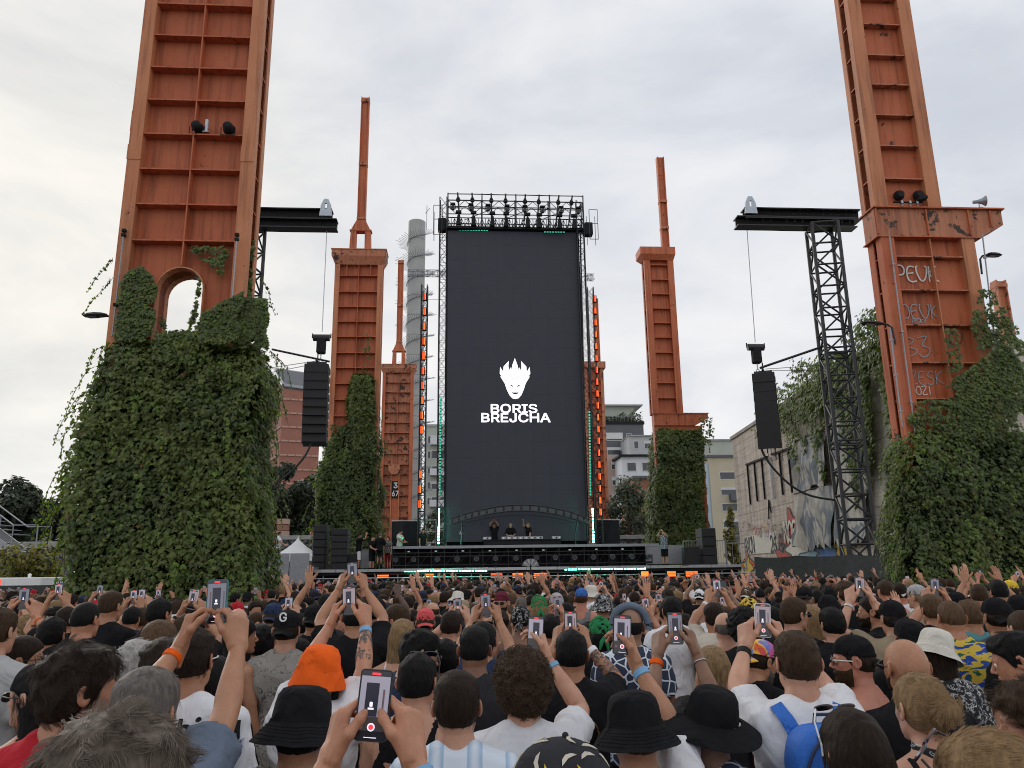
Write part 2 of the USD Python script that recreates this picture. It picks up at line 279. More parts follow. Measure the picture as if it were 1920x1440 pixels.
def ivy(label, prof, dens, size, yaw=YAW, bulge=.45, young=.05, seed=1, tendrils=30, patches=(), singles=0, faces=(1, 1, 1, .5), group=None):
    """prof: rows (z, x0, x1, y0, y1) in a frame turned by yaw about the origin; leaves cover the four sides, bulging unevenly."""
    rg = np.random.default_rng(seed); c, s = math.cos(yaw), math.sin(yaw); rot = np.array([[c, -s, 0], [s, c, 0], [0, 0, 1]])
    prof = np.array(prof, float); prof = prof[np.argsort(prof[:, 0])]
    base = rot @ np.array([prof[0, 1:3].mean(), prof[0, 3:5].mean(), 0]); base[2] = 0
    t = thing('climbing_ivy', label, 'ivy', group, loc=base)
    zs = prof[:, 0]
    def at(z): return [np.interp(z, zs, prof[:, k]) for k in range(1, 5)]
    Pp, Nn = [], []
    H = zs[-1] - zs[0]; wid = (prof[:, 2] - prof[:, 1]).mean(); dep = (prof[:, 4] - prof[:, 3]).mean()
    for side, fac in zip(range(4), faces):
        area = H * (wid if side in (0, 3) else dep); n = int(area * dens * fac)
        z = rg.uniform(zs[0], zs[-1], n); u = rg.uniform(0, 1, n); x0, x1, y0, y1 = at(z)
        if side == 0: p = np.c_[x0 + u * (x1 - x0), y0, z]; nm = np.tile([0, -1., 0], (n, 1))
        elif side == 1: p = np.c_[x0, y0 + u * (y1 - y0), z]; nm = np.tile([-1., 0, 0], (n, 1))
        elif side == 2: p = np.c_[x1, y0 + u * (y1 - y0), z]; nm = np.tile([1., 0, 0], (n, 1))
        else: p = np.c_[x0 + u * (x1 - x0), y1, z]; nm = np.tile([0, 1., 0], (n, 1))
        Pp.append(p); Nn.append(nm)
    n = int(wid * dep * dens); x0, x1, y0, y1 = at(zs[-1]); Pp.append(np.c_[rg.uniform(x0, x1, n), rg.uniform(y0, y1, n), np.full(n, zs[-1])]); Nn.append(np.tile([0, 0, 1.], (n, 1)))
    p = np.vstack(Pp); nm = np.vstack(Nn)
    b = meshkit.fbm(p * np.array([1.1, 1.1, .75]) + seed * 9.1, 4, seed) - .42
    fine = meshkit.fbm(p * 3.1 + 5 + seed, 2, seed + 3) - .5
    off = bulge * (b * 2.1) + fine * .22 + rg.normal(0, .05, len(p)) - rg.uniform(0, .10, len(p))
    keep = (off > -bulge * .66)
    p = p + nm * off[:, None] + rg.normal(0, .05, p.shape) * [1, 1, .6]
    tipd = np.array([0, 0, -1.]) + rg.normal(0, .33, p.shape) + nm * .25
    nrm = nm * .9 + np.array([0, 0, .45]) + rg.normal(0, .36, p.shape)
    sz = size * rg.uniform(.45, 1.4, len(p))
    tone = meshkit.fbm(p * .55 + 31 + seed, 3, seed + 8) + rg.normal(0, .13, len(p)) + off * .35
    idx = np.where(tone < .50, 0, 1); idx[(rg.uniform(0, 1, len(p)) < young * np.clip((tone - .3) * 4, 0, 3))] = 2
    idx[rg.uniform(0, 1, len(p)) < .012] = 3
    for (q, qn, qi) in patches:
        p = np.vstack([p, q]); nrm = np.vstack([nrm, qn + rg.normal(0, .3, q.shape)]); tipd = np.vstack([tipd, np.array([0, 0, -1.]) + rg.normal(0, .35, q.shape)])
        sz = np.r_[sz, size * rg.uniform(.6, 1.15, len(q))]; idx = np.r_[idx, qi]; keep = np.r_[keep, np.ones(len(q), bool)]
    # hanging and creeping runners
    lines = []
    for k in range(tendrils):
        z = rg.uniform(zs[0] + .25 * H, zs[-1]); x0, x1, y0, y1 = at(z); sd = rg.integers(0, 3)
        q = np.array([x0 + rg.uniform() * (x1 - x0), y0 - .25, z]) if sd == 0 else np.array([x0 - .25 if sd == 1 else x1 + .25, rg.uniform(y0, y0 + .5 * (y1 - y0)), z])
        o = np.array([0, -1., 0]) if sd == 0 else np.array([-1. if sd == 1 else 1., 0, 0])
        L = rg.uniform(.5, 1.6); m = 12; path = [q]
        d = o * (.15 if sd == 0 else .8) + rg.normal(0, .25, 3)
        for i in range(m):
            d = d + np.array([0, 0, -.28]) + rg.normal(0, .08, 3); d /= np.linalg.norm(d); path.append(path[-1] + d * L / m)
        lines.append(np.array(path))
        lp = np.repeat(np.array(path[1:]), 2, 0) + rg.normal(0, .03, (2 * m, 3))
        p = np.vstack([p, lp]); nrm = np.vstack([nrm, np.tile(o + [0, 0, .3], (2 * m, 1)) + rg.normal(0, .4, (2 * m, 3))]); tipd = np.vstack([tipd, np.tile([0, 0, -1.], (2 * m, 1)) + rg.normal(0, .4, (2 * m, 3))])
        sz = np.r_[sz, size * rg.uniform(.45, .9, 2 * m)]; idx = np.r_[idx, np.where(rg.uniform(0, 1, 2 * m) < (.75 if k % 2 else .15), 2, 1)]; keep = np.r_[keep, np.ones(2 * m, bool)]
    q = quat_basis(nrm, tipd)
    p = (p @ rot.T) - base; from scipy.spatial.transform import Rotation
    q = (Rotation.from_euler('z', yaw) * Rotation.from_quat(q[:, [1, 2, 3, 0]])).as_quat()[:, [3, 0, 1, 2]]
    p, q, sz, idx = p[keep], q[keep], sz[keep], idx[keep]
    if singles:                                             # the biggest, best seen leaves are pieces of their own
        front = np.argsort(p[:, 1] - sz * 3)[:singles * 6][::6]
        for i in front:
            m = moved(IVY_LEAF, s=sz[i]); T = np.eye(4); T[:3, :3] = Rotation.from_quat(q[i, [1, 2, 3, 0]]).as_matrix(); T[:3, 3] = p[i] ; m.apply_transform(T)
            obj('leaf', m, (IVY_D, IVY_M, IVY_L, IVY_B)[idx[i]], t)
        k = np.ones(len(p), bool); k[front] = False; p, q, sz, idx = p[k], q[k], sz[k], idx[k]
    scatter('foliage', IVY_PROTO, p, q, sz, idx, t)
    ln = [(l @ rot.T) - base for l in lines]
    if ln: obj('stem', cat([tube(l, .008, 3) for l in ln]), BARK, t, kind='stuff')
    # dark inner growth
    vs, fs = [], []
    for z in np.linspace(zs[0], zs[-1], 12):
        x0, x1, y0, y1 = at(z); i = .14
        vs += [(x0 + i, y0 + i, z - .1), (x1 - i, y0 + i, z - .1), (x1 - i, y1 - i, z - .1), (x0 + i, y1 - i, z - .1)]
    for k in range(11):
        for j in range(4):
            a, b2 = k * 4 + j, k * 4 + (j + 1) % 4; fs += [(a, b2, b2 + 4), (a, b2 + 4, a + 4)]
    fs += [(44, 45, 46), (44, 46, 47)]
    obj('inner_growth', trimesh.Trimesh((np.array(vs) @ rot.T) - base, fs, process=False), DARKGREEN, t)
    return t
ROT = np.array([[math.cos(YAW), -math.sin(YAW), 0], [math.sin(YAW), math.cos(YAW), 0], [0, 0, 1]])
def S(p): return ROT.T @ np.asarray(p, float)               # world -> site frame (turned by YAW)
def patch(px0, py0, px1, py1, Y, n, off=.06, seed=0, shape=None):
    """leaves on an upright site-parallel face seen between two pixels"""
    rg = np.random.default_rng(seed); a, b = S(P(px0, py0, Y)), S(P(px1, py1, Y))
    u, v = rg.uniform(0, 1, n), rg.uniform(0, 1, n)
    if shape: k = shape(u, v); u, v = u[k], v[k]
    q = np.c_[a[0] + u * (b[0] - a[0]), a[1] + (u * (b[1] - a[1])) - off - rg.uniform(0, .15, len(u)), a[2] + v * (b[2] - a[2])]
    ed = np.minimum(np.minimum(u, 1 - u), np.minimum(v, 1 - v) * 1.2); k = meshkit.fbm(q * 2.8 + seed, 4, seed) > .36 + .30 * np.clip(1 - ed / .12, 0, 1); q = q[k]
    return q, np.tile([0, -1., .4], (len(q), 1)), np.where(rg.uniform(0, 1, len(q)) < .12, 2, np.where(rg.uniform(0, 1, len(q)) < .5, 0, 1))

def pillar(label, origin, Wd, Dp, z0, z1, zr, ncol=2, fl=.33, rec=.3, m=(None, None, None), sides=(1, 1, 1, 1), group='rust red steel pillars', t=None, arch=None, slim=False):
    """riveted steel pillar: four corner flanges round a recessed box, cross ribs and a middle stiffener on its faces. origin = front left corner."""
    core, flm, ribm = m
    if t is None: t = thing('steel_pillar', label, 'pillar', group, loc=(origin[0], origin[1], 0), rz=YAW)
    rs = min(rec, .3)
    if arch:
        ax, aw, az0, az1 = arch; g = sbox(rs, z0, Wd - rs, z1)
        th = np.linspace(0, np.pi, 15); hole = Polygon([(ax - aw / 2, az0), (ax + aw / 2, az0)] + [(ax + aw / 2 * math.cos(a), az1 - aw / 2 + aw / 2 * math.sin(a)) for a in th])
        obj('shaft', moved(upright(poly(g.difference(hole), Dp - 2 * rec)), (0, Dp - rec, 0)), core, t)
        ring = hole.buffer(.03, join_style=2).difference(hole.buffer(.0)).difference(sbox(-9, -9, 99, az0 + .01))
        obj('arch_lining', moved(upright(poly(ring, Dp - .12)), (0, Dp - .06, 0)), flm, t)
    else:
        obj('shaft', bx(rs, Wd - rs, rec, Dp - rec, z0, z1), core, t)
    fd = min(fl, Dp * .3)
    for X in (0, Wd - fl):
        for Y in (0, Dp - fd):
            # an L of two plates: the flange seen from the front and its return along the side
            h = .035
            a = bx(X, X + fl, Y if Y == 0 else Y + fd - h, (Y + h) if Y == 0 else Y + fd, z0, z1)
            b = bx(X if X == 0 else X + fl - h, X + h if X == 0 else X + fl, Y + (h if Y == 0 else 0), Y + fd - (0 if Y == 0 else h), z0, z1)
            c = bx(X + fl - h if X == 0 else X, X + fl if X == 0 else X + h, (Y + h) if Y == 0 else Y + fd - rec - .02, (Y + rec + .02) if Y == 0 else Y + fd - h, z0, z1 - .002)
            obj('flange', cat(a, b, c), flm, t)
    xs = np.linspace(fl, Wd - fl, ncol + 1)
    for z in zr:
        for k in range(ncol):
            ac = arch and abs((xs[k] + xs[k + 1]) / 2 - arch[0]) < 9 and z < arch[3] + .05
            if ac: continue
            if sides[0]: obj('rib', bx(xs[k] + (.016 if k else 0), xs[k + 1] - (.016 if k < ncol - 1 else 0), .02, rec + .01, z - .018, z + .018), ribm, t)
            if sides[3]: obj('rib', bx(xs[k] + (.016 if k else 0), xs[k + 1] - (.016 if k < ncol - 1 else 0), Dp - rec - .01, Dp - .02, z - .018, z + .018), ribm, t)
        if sides[1]: obj('rib', bx(.02, rs + .01, fd, Dp - fd, z - .018, z + .018), ribm, t)
        if sides[2]: obj('rib', bx(Wd - rs - .01, Wd - .02, fd, Dp - fd, z - .018, z + .018), ribm, t)
    if ncol == 2:
        zb = arch[3] + .05 if arch else z0
        obj('stiffener', bx(Wd / 2 - .016, Wd / 2 + .016, .03, rec + .01, zb, z1 - .003), ribm, t)
    return t
def zpx(px, py, Y): return P(px, py, Y)[2]

# ---- big left pillar with arch
Y1 = 18.0; o1 = P(210, 542, Y1); W1 = 3.2; D1 = .95
zr1 = [zpx(300, y, Y1) for y in (447, 379, 313, 247, 183, 122, 62)]; sp = (zr1[-1] - zr1[0]) / 6
zr1 += [zr1[-1] + sp * k for k in (1, 2, 3, 4)]
t1 = pillar('huge rust red pillar with an arched opening above its ivy, left of the stage', o1, W1, D1, 0, zr1[-1] + .4, zr1, 2, .33, .3, (OXIDE, OXIDE_PALE, OXIDE),
            arch=(W1 * .5, 1.12, zpx(334, 700, Y1), zpx(334, 497, Y1)))
obj('top_plate', bx(-.2, W1 + .2, -.2, D1 + .2, zr1[-1] + .404, zr1[-1] + .55), OXIDE_PALE, t1)
z_j = zpx(150, 672 * 0 + 298, Y1)
for X in (-.012, W1 - .33 - .012): obj('splice_plate', bx(X, X + .354, -.014, -.001, z_j - .02, z_j + .4), OXIDE_PALE, t1)
for k in range(26): obj('bolt', moved(trimesh.creation.cylinder(.035, .03, sections=6), (W1 - .05, D1 - .18 + .08 * (k % 2), zr1[3] + .3 * k * .55), ry=math.pi / 2), OXIDE, t1)
def floodlight(label, px, py, Y, group=None, r=.16, yaw=YAW):
    c = P(px, py, Y); t = thing('floodlight', label, 'floodlight', group, loc=c, rz=yaw)
    body = lathe([(0, .16), (.07, .15), (r * .75, .10), (r, -.08), (r, -.12), (r - .02, -.12), (r - .025, -.06), (0, -.02)], 18)
    obj('housing', moved(body, rx=math.pi / 2 * -1 + math.pi), BLACKM, t)
    obj('lens', moved(trimesh.creation.cylinder(r - .03, .01, sections=18), (0, -.075, 0), rx=math.pi / 2), GLASSK, t)
    obj('yoke', cat(rod((-r - .02, 0, 0), (-r - .02, 0, -.22), .012), rod((r + .02, 0, 0), (r + .02, 0, -.22), .012), rod((-r - .02, 0, -.22), (r + .02, 0, -.22), .012), rod((0, 0, -.22), (0, 0, -.30), .02)), BLACKM, t)
    return t
floodlight('round black floodlight on a pillar shelf, left of the pale upright tube', 369, 237, Y1 + .15)
floodlight('round black floodlight on a pillar shelf, right of the pale upright tube', 428, 239, Y1 + .15)
tb = thing('tube_lamp', 'pale upright metal tube standing on a pillar shelf between two floodlights', 'lamp', loc=P(386.5, 247, Y1 + .2), rz=YAW)
obj('tube', moved(lathe([(0, 0), (.05, 0), (.05, .33), (.045, .345), (0, .345)], 14)), ALU, tb); obj('foot', bx(-.08, .08, -.05, .05, -.03, -.002), GREYM, tb)
def wall_box(label, px, py, Y, w, d, h):
    t = thing('junction_box', label, 'box', loc=P(px, py, Y), rz=YAW)
    obj('housing', cbx(0, w, 0, d, 0, h, .01), OXIDE, t); obj('cover', cbx(.01, w - .01, -.02, -.001, .03, h - .03, .006), OXIDE, t); return t
wall_box('narrow dark box fixed to the outer left side of the arched pillar', 243, 245, Y1 + .6, .12, .4, .62)
for q, lab in (((232, 437, Y1 - .06), 'small black cable clamp high on the left edge of the arched pillar'), ((444, 445, Y1 - .06), 'small black cable clamp on the right flange of the arched pillar')):
    c = P(*q); t = thing('conduit', lab.replace('small black cable clamp', 'grey conduit with clamps running down'), 'conduit', loc=c, rz=YAW)
    obj('pipe', rod((0, 0, -.1), (0, 0, -2.7), .02), GREYM, t)
    for z in (-.05, .07, -1.9): obj('clamp', cbx(-.05, .05, -.04, .05, z - .04, z + .04, .008), BLACKM, t)

def street_lamp(label, px, py, Y, L, side, attach=None, tilt=.06):
    c = P(px, py, Y); t = thing('street_lamp', label, 'street lamp', loc=c, rz=YAW)
    sgn = side
    prof = [(-.5, .03), (-.3, .075), (0, .085), (.3, .07), (.5, .035)]
    vs = []
    for x, h in prof:
        for a in np.linspace(0, 2 * np.pi, 8, endpoint=False): vs.append((x * L, .16 * math.cos(a) * (h / .085) ** .5, max(-.3, math.sin(a)) * h))
    obj('head', moved(trimesh.convex.convex_hull(np.array(vs)), ry=-tilt * sgn), BLACK, t)
    obj('glass', moved(bx(-.3 * L, .1 * L, -.09, .09, -.036, -.028), ry=-tilt * sgn), GLASSK, t)
    obj('arm', tube([(sgn * .45 * L, 0, 0), (sgn * .75 * L, 0, -.02), (sgn * .95 * L, 0, -.12), (sgn * 1.0 * L, 0, -.6)], .03, 8), BLACK, t)
    return t, c
street_lamp('slim black street lamp sticking out left of the arched ivy pillar', 179, 592, Y1 + .3, .55, 1)
# ivy on the big left pillar
def prow(y, xa, xb, Y, y0, y1):
    a, b = S(P(xa, y, Y)), S(P(xb, y, Y)); return ((a[2] + b[2]) / 2, a[0], b[0], S(o1)[1] + y0 if Y == Y1 else a[1] + y0, (S(o1)[1] if Y == Y1 else a[1]) + y1)
rows = [prow(640, 228, 474, Y1, -.15, D1 + .15), prow(700, 190, 482, Y1, -.22, D1 + .5), prow(780, 164, 468, Y1, -.3, D1 + .9), prow(880, 150, 462, Y1, -.35, D1 + 1.0), prow(1000, 142, 468, Y1, -.4, D1 + 1.2), prow(1080, 142, 468, Y1, -.4, D1 + 1.2)]
rows.append((0, rows[-1][1], rows[-1][2], rows[-1][3], rows[-1][4]))
pt = [patch(216, 650, 304, 505, Y1, 2600, seed=1), patch(372, 655, 462, 552, Y1, 3600, .16, seed=2, shape=lambda u, v: v < .55 + .45 * u), patch(292, 690, 384, 626, Y1 + .1, 700, .2, seed=8), patch(350, 520, 432, 462, Y1 + .3, 420, seed=3, shape=lambda u, v: v > .9 - u),
      patch(440, 660, 512, 560, Y1 + .2, 3600, .2, seed=4), patch(455, 600, 482, 440, Y1 + .9, 500, seed=5), patch(300, 650, 330, 590, Y1 + .2, 260, seed=6, shape=lambda u, v: v < 1 - u), patch(352, 650, 380, 520, Y1 + .25, 330, seed=7, shape=lambda u, v: v < u + .1)]
ivy('dense dark ivy cloaking the foot of the arched pillar, far left of the picture', rows, 430, .112, seed=3, bulge=.46, tendrils=60, young=.05, patches=pt, singles=150)
# wisps left of the tower
for (pa, pb, n, lab) in (((212, 483), (168, 548), 10, 'upper'), ((212, 520), (160, 590), 10, 'lower'), ((480, 520), (520, 590), 8, 'right')):
    a, b = P(*pa, Y1 + .5), P(*pb, Y1 + .3); t = thing('ivy_runner', f'thin ivy runner hanging in the air, {dict(upper="topmost one left of the arched pillar", lower="lower one left of the arched pillar", right="right of the arched pillar")[lab]}', 'ivy', loc=a)
    u = np.linspace(0, 1, 14); path = np.outer(u, b - a) + np.c_[np.sin(u * 5) * .06, 0 * u, np.sin(u * np.pi) * .12]
    obj('stem', tube(path, .006, 3), BARK, t)
    for p in path[2:]:
        for _ in range(2):
            m = moved(IVY_LEAF, s=R.uniform(.05, .10)); m.apply_transform(trimesh.transformations.euler_matrix(R.uniform(.9, 1.9), 0, R.uniform(0, 6))); m.apply_translation(p + NR.normal(0, .02, 3)); obj('leaf', m, R.choice([IVY_M, IVY_D]), t)

# ---- pillars with cap and pierced spire (second and third from the left)
def cap_and_spire(t, Wd, Dp, zt, zcap, z_sh0, z_sh1, z_top, sw, bw, m, mcap):
    o = .22
    pts = []
    for z, e in ((zt, .0), (zt + (zcap - zt) * .55, o), (zcap, o)):
        for X in (-e, Wd + e):
            for Y in (-e, Dp + e): pts.append((X, Y, z))
    obj('cap', trimesh.convex.convex_hull(np.array(pts)), mcap, t)
    obj('cap_plate', bx(-o - .04, Wd + o + .04, -o - .04, Dp + o + .04, zcap + .002, zcap + .06), mcap, t)
    cx, cy = Wd * .5, Dp * .5; zb = zcap + .062
    g = Polygon([(-bw / 2 - .06, zb), (bw / 2 + .06, zb), (bw / 2, z_sh0), (sw / 2, z_sh1), (-sw / 2, z_sh1), (-bw / 2, z_sh0)])
    hole = sbox(-bw * .22, zb + .1, bw * .22, z_sh0 - .05)
    obj('spire_foot', moved(upright(poly(g.difference(hole), .5)), (cx, cy + .25, 0)), m, t)
    for z in (zb + .04, z_sh0 - .02): obj('foot_band', bx(cx - bw / 2 - .07, cx + bw / 2 + .07, cy - .29, cy + .29, z - .04, z + .04) if z > z_sh0 - 1 else bx(cx - bw / 2 - .1, cx + bw / 2 + .1, cy - .29, cy + .29, z - .04, z + .04), m, t)
    # I-beam spire: web plate with flanges left and right
    obj('spire', cat(bx(cx - sw / 2 + .04, cx + sw / 2 - .04, cy - .08, cy + .08, z_sh1, z_top)), m, t)
    for sx in (-1, 1): obj('spire_flange', bx(*sorted((cx + sx * sw / 2, cx + sx * (sw / 2 - .05))), cy - .2, cy + .2, z_sh1 - .001, z_top - .002), m, t)
    for f in (.02, .45, .97): obj('spire_collar', bx(cx - sw / 2 - .012, cx + sw / 2 + .012, cy - .22, cy + .22, z_sh1 + f * (z_top - z_sh1) - .12, z_sh1 + f * (z_top - z_sh1) + .05), mcap, t)
Y2 = 47.4; o2 = P(618, 731, Y2); W2 = 3.1; D2 = .9
zr2 = [zpx(665, 160 + y / 2.668, Y2) for y in (948, 1028, 1104, 1178, 1254, 1335, 1410)]; sp = (zr2[0] - zr2[-1]) / 6
zr2 += [zr2[-1] - sp * k for k in range(1, 12) if zr2[-1] - sp * k > .5]
zt2 = zpx(665, 495, Y2)
t2 = pillar('rust red pillar with cap and tall pierced spire, ivied, left of the screen', o2, W2, D2, 0, zt2, zr2, 2, .32, .3, (OXIDE, OXIDE_PALE, OXIDE_RED))
for k in (1, 3): obj('stiffener', bx(W2 * k / 4 - .016, W2 * k / 4 + .016, .03, .31, zr2[0] + .02, zt2 - .01), OXIDE_PALE, t2)
cap_and_spire(t2, W2, D2, zt2, zpx(665, 469, Y2), zpx(672, 437, Y2 + .8), zpx(674, 418, Y2 + .8), zpx(682, 188, Y2 + .8), .56, 1.3, OXIDE_RED, OXIDE_WORN)
def row2(y, xa, xb, Yr, d0, d1):
    a, b = S(P(xa, y, Yr)), S(P(xb, y, Yr)); return ((a[2] + b[2]) / 2, a[0], b[0], a[1] + d0, a[1] + d1)
rw = [row2(705, 662, 695, Y2, -.1, 1.2), row2(790, 655, 700, Y2, -.3, 1.6), row2(830, 620, 704, Y2, -.4, 1.9), row2(900, 598, 704, Y2, -.5, 2.2), row2(1040, 594, 706, Y2, -.5, 2.4)]; rw.append((0, *rw[-1][1:]))
ivy('ivy climbing in a stepped shape up the spired pillar behind the left speaker stacks', rw, 230, .165, seed=7, bulge=.45, tendrils=26, young=.04, patches=[patch(680, 700, 698, 620, Y2, 60, seed=9), patch(618, 850, 640, 795, Y2, 130, seed=10)])
Y3 = 73.0; o3 = P(716, 760, Y3); W3 = 3.0; D3 = .9
zr3 = [zpx(745, 640 + y / 3.273, Y3) for y in (250, 310, 372, 433, 497, 560, 622, 688, 755, 815, 880, 945, 1010, 1078, 1145)]; zr3 += [zr3[-1] - 1.05 * k for k in (1, 2)]
zt3 = zpx(745, 698, Y3)
t3 = pillar('smaller rust red spired pillar carrying a black number plate, left of the grey spiked column', o3, W3, D3, 0, zt3, zr3, 2, .3, .3, (OXIDE_WORN, OXIDE_RED, OXIDE_WORN))
cap_and_spire(t3, W3, D3, zt3, zpx(745, 684, Y3), zpx(747, 660, Y3 + .8), zpx(747, 646, Y3 + .8), zpx(751, 490, Y3 + .8), .56, 1.2, OXIDE_RED, OXIDE_WORN)
zb = zpx(735, 872, Y3)
obj('bracket', trimesh.convex.convex_hull(np.array([(x, y, z) for z, a, b in ((zb, .45, 1.7), (zb - .5, .45, 1.7), (zb - .9, .75, 1.45)) for x in (a + .35, b + .15) for y in (-.35, .2)])), OXIDE_WORN, t3)
for x in (1.02, 1.75): obj('inner_flange', bx(x, x + .08, -.06, .29, 0, zb - .85), OXIDE_PALE, t3)
obj('inner_web', bx(1.1, 1.75, .04, .12, 0, zb - .852), OXIDE_RED, t3)
zp = zpx(735, 934, Y3)
pl = obj('number_plate', cbx(1.12, 1.73, -.03, .035, zp, zp + 1.6, .01), BLACKM, t3)
obj('numerals', cat(moved(upright(meshkit.text_mesh('3', .5, .01, True)), (1.26, -.031, zp + .95)), moved(upright(meshkit.text_mesh('67', .48, .01, True)), (1.12, -.031, zp + .2), s=(.8, 1, 1))), WHITEP, t3)
# orange pillar half hidden behind the screen, right
Y6 = 74.0; o6 = P(1097, 760, Y6)
t6 = pillar('rust red spired pillar half hidden behind the right edge of the screen', o6, 1.95, 1.6, 0, zpx(1115, 690, Y6), [zpx(1120, 690 + 22 * k, Y6) for k in range(1, 16)], 1, .3, .35, (OXIDE_RED, OXIDE_WORN, OXIDE_RED))
obj('cap', bx(-.2, 2.15, -.2, 1.8, zpx(1115, 690, Y6) + .002, zpx(1115, 678, Y6)), OXIDE_WORN, t6)
cx6 = S(P(1120, 600, Y6))[0] - S(o6)[0]; z6 = zpx(1115, 678, Y6)
obj('spire', bx(cx6 - .22, cx6 + .22, .62, .78, z6 + .002, zpx(1118, 555, Y6)), OXIDE_RED, t6)
for sx in (-1, 1): obj('spire_flange', bx(*sorted((cx6 + sx * .22, cx6 + sx * .28)), .5, .9, z6 + .003, zpx(1118, 555, Y6) - .01), OXIDE_WORN, t6)

# ---- right middle pillar
Y5 = 50.0; zl5, zl5t = zpx(1240, 797, Y5), zpx(1240, 775, Y5); o5 = P(1215, 620, Y5); W5 = 2.06; D5 = .8
zr5 = [zpx(1245, 280 + y / 1.8, Y5) for y in (388, 437, 486, 535, 584, 633, 684, 736, 787, 838)]; zt5 = zpx(1235, 487, Y5)
t5 = pillar('slim rust red pillar with side ledge and plain spire, right of the screen', o5, W5, D5, zl5t - .01, zt5, zr5, 1, .42, .3, (OXIDE_RED, OXIDE_RED, OXIDE_RED))
obj('cap', trimesh.convex.convex_hull(np.array([(x, y, z) for z, e in ((zt5 + .001, .02), (zt5 + .35, .3), (zpx(1235, 465, Y5), .3)) for x in (-e, W5 + e * .3) for y in (-e, D5 + e)])), OXIDE_RED, t5)
c5 = S(P(1246, 460, Y5 + .7))[0] - S(o5)[0]; zc5 = zpx(1235, 465, Y5)
obj('spire', bx(c5 - .2, c5 + .2, .32, .48, zc5 + .002, zpx(1238, 289, Y5)), OXIDE_RED, t5)
for sx in (-1, 1): obj('spire_flange', bx(*sorted((c5 + sx * .2, c5 + sx * .26)), .2, .6, zc5 + .003, zpx(1238, 289, Y5) - .01), OXIDE_RED, t5)
for f in (.28, .62): obj('spire_collar', bx(c5 - .28, c5 + .28, .17, .63, zc5 + f * 6 - .1, zc5 + f * 6 + .1), OXIDE_WORN, t5)
e5 = S(P(1331, 785, Y5))[0] - S(o5)[0]
obj('ledge', moved(upright(poly(Polygon([(0.1, zl5), (e5 - .9, zl5), (e5, zl5 + .5), (e5, zl5t), (0.1, zl5t)]), D5 * .8)), (0, D5 * .9, 0)), OXIDE_RED, t5)
obj('ledge_plate', bx(.06, e5 + .05, .02, D5 - .02, zl5t + .001, zl5t + .05), OXIDE_WORN, t5)
for k in range(4): obj('ledge_rib', bx(.9 + k * .85, .93 + k * .85, .05, .29, zl5 + .03, zl5t - .03), OXIDE_RED, t5)
obj('lower_shaft', bx(.1, 3.3, .2, D5 - .1, 0, zl5 - .002), OXIDE_RED, t5)
rw = [row2(806, 1236, 1316, Y5, -.1, 1.6), row2(850, 1234, 1318, Y5, -.35, 1.9), row2(930, 1228, 1316, Y5, -.4, 2), row2(1040, 1228, 1320, Y5, -.4, 2)]; rw.append((0, *rw[-1][1:]))
ivy('even mass of ivy below the ledge of the slim pillar right of the screen', rw, 250, .165, seed=13, bulge=.35, tendrils=22, young=.03, patches=[patch(1312, 830, 1336, 778, Y5, 140, seed=14)])

# ---- big right pillar
Y4 = 21.0; o4 = P(1621, 242, Y4); W4 = 2.06; D4 = .75
z4l, z4t = zpx(1720, 440, Y4), zpx(1720, 388, Y4)
zr4 = [zpx(1690, y, Y4) for y in (332, 270, 212, 154.5, 99, 41)]; zr4 += [zr4[-1] + .98 * k for k in (1, 2, 3)]
t4 = pillar('big worn pillar with a bracket ledge and graffiti, right of the truss tower', o4, W4, D4, z4t - .01, zr4[-1] + .5, zr4, 1, .42, .24, (OXIDE_RED, OXIDE_PALE, OXIDE_WORN))
W4b = 2.85; x4 = S(P(1660, 508, Y4))[0] - S(o4)[0]
t4b_origin = o4
def lower4():
    zr = [zpx(1740, y, Y4) for y in (478, 541, 607, 678, 746, 812)]
    off = x4
    obj('lower_shaft', bx(off + .3, off + W4b - .3, .24, D4 - .1, 0, z4l - .002), OXIDE_RED, t4)
    fl = .4
    for X in (off, off + W4b - fl):
        for Y in (0, D4 - .3):
            h = .035
            a = bx(X, X + fl, Y if Y == 0 else Y + .3 - h, (Y + h) if Y == 0 else Y + .3, 0, z4l - .001)
            b = bx(X if X == off else X + fl - h, X + h if X == off else X + fl, Y + (h if Y == 0 else 0), Y + .3 - (0 if Y == 0 else h), 0, z4l - .001)
            c = bx(X + fl - h if X == off else X, X + fl if X == off else X + h, (Y + h) if Y == 0 else Y + .12, (Y + .25) if Y == 0 else Y + .3 - h, 0, z4l - .003)
            obj('flange', cat(a, b, c), OXIDE_RED if X == off else OXIDE_PALE, t4)
    mid = off + W4b * .53
    obj('stiffener', bx(mid - .016, mid + .016, .03, .25, 0, z4l - .004), OXIDE_PALE, t4)
    for z in zr:
        obj('rib', bx(off + fl, mid - .016, .02, .25, z - .018, z + .018), OXIDE_WORN, t4); obj('rib', bx(mid + .016, off + W4b - fl, .02, .25, z - .018, z + .018), OXIDE_WORN, t4)
        obj('rib', bx(off + .02, off + .31, .3, D4 - .3, z - .018, z + .018), OXIDE_WORN, t4)
lower4()
e4 = S(P(1893, 400, Y4))[0] - S(o4)[0]; b4 = x4 - .08
obj('ledge', moved(upright(poly(Polygon([(b4, z4l), (e4 - .85, z4l - .02), (e4, z4l + .42), (e4, z4t - .002), (b4, z4t - .002)]), D4 - .1)), (0, D4 - .05, 0)), OXIDE_WORN, t4)
obj('ledge_plate', bx(b4 - .05, e4 + .05, -.05, D4 + .05, z4t + .001, z4t + .045), OXIDE_RED, t4)
obj('ledge_foot_plate', bx(b4 - .04, e4 - .8, -.04, D4 + .04, z4l - .05, z4l - .0215), OXIDE_RED, t4)
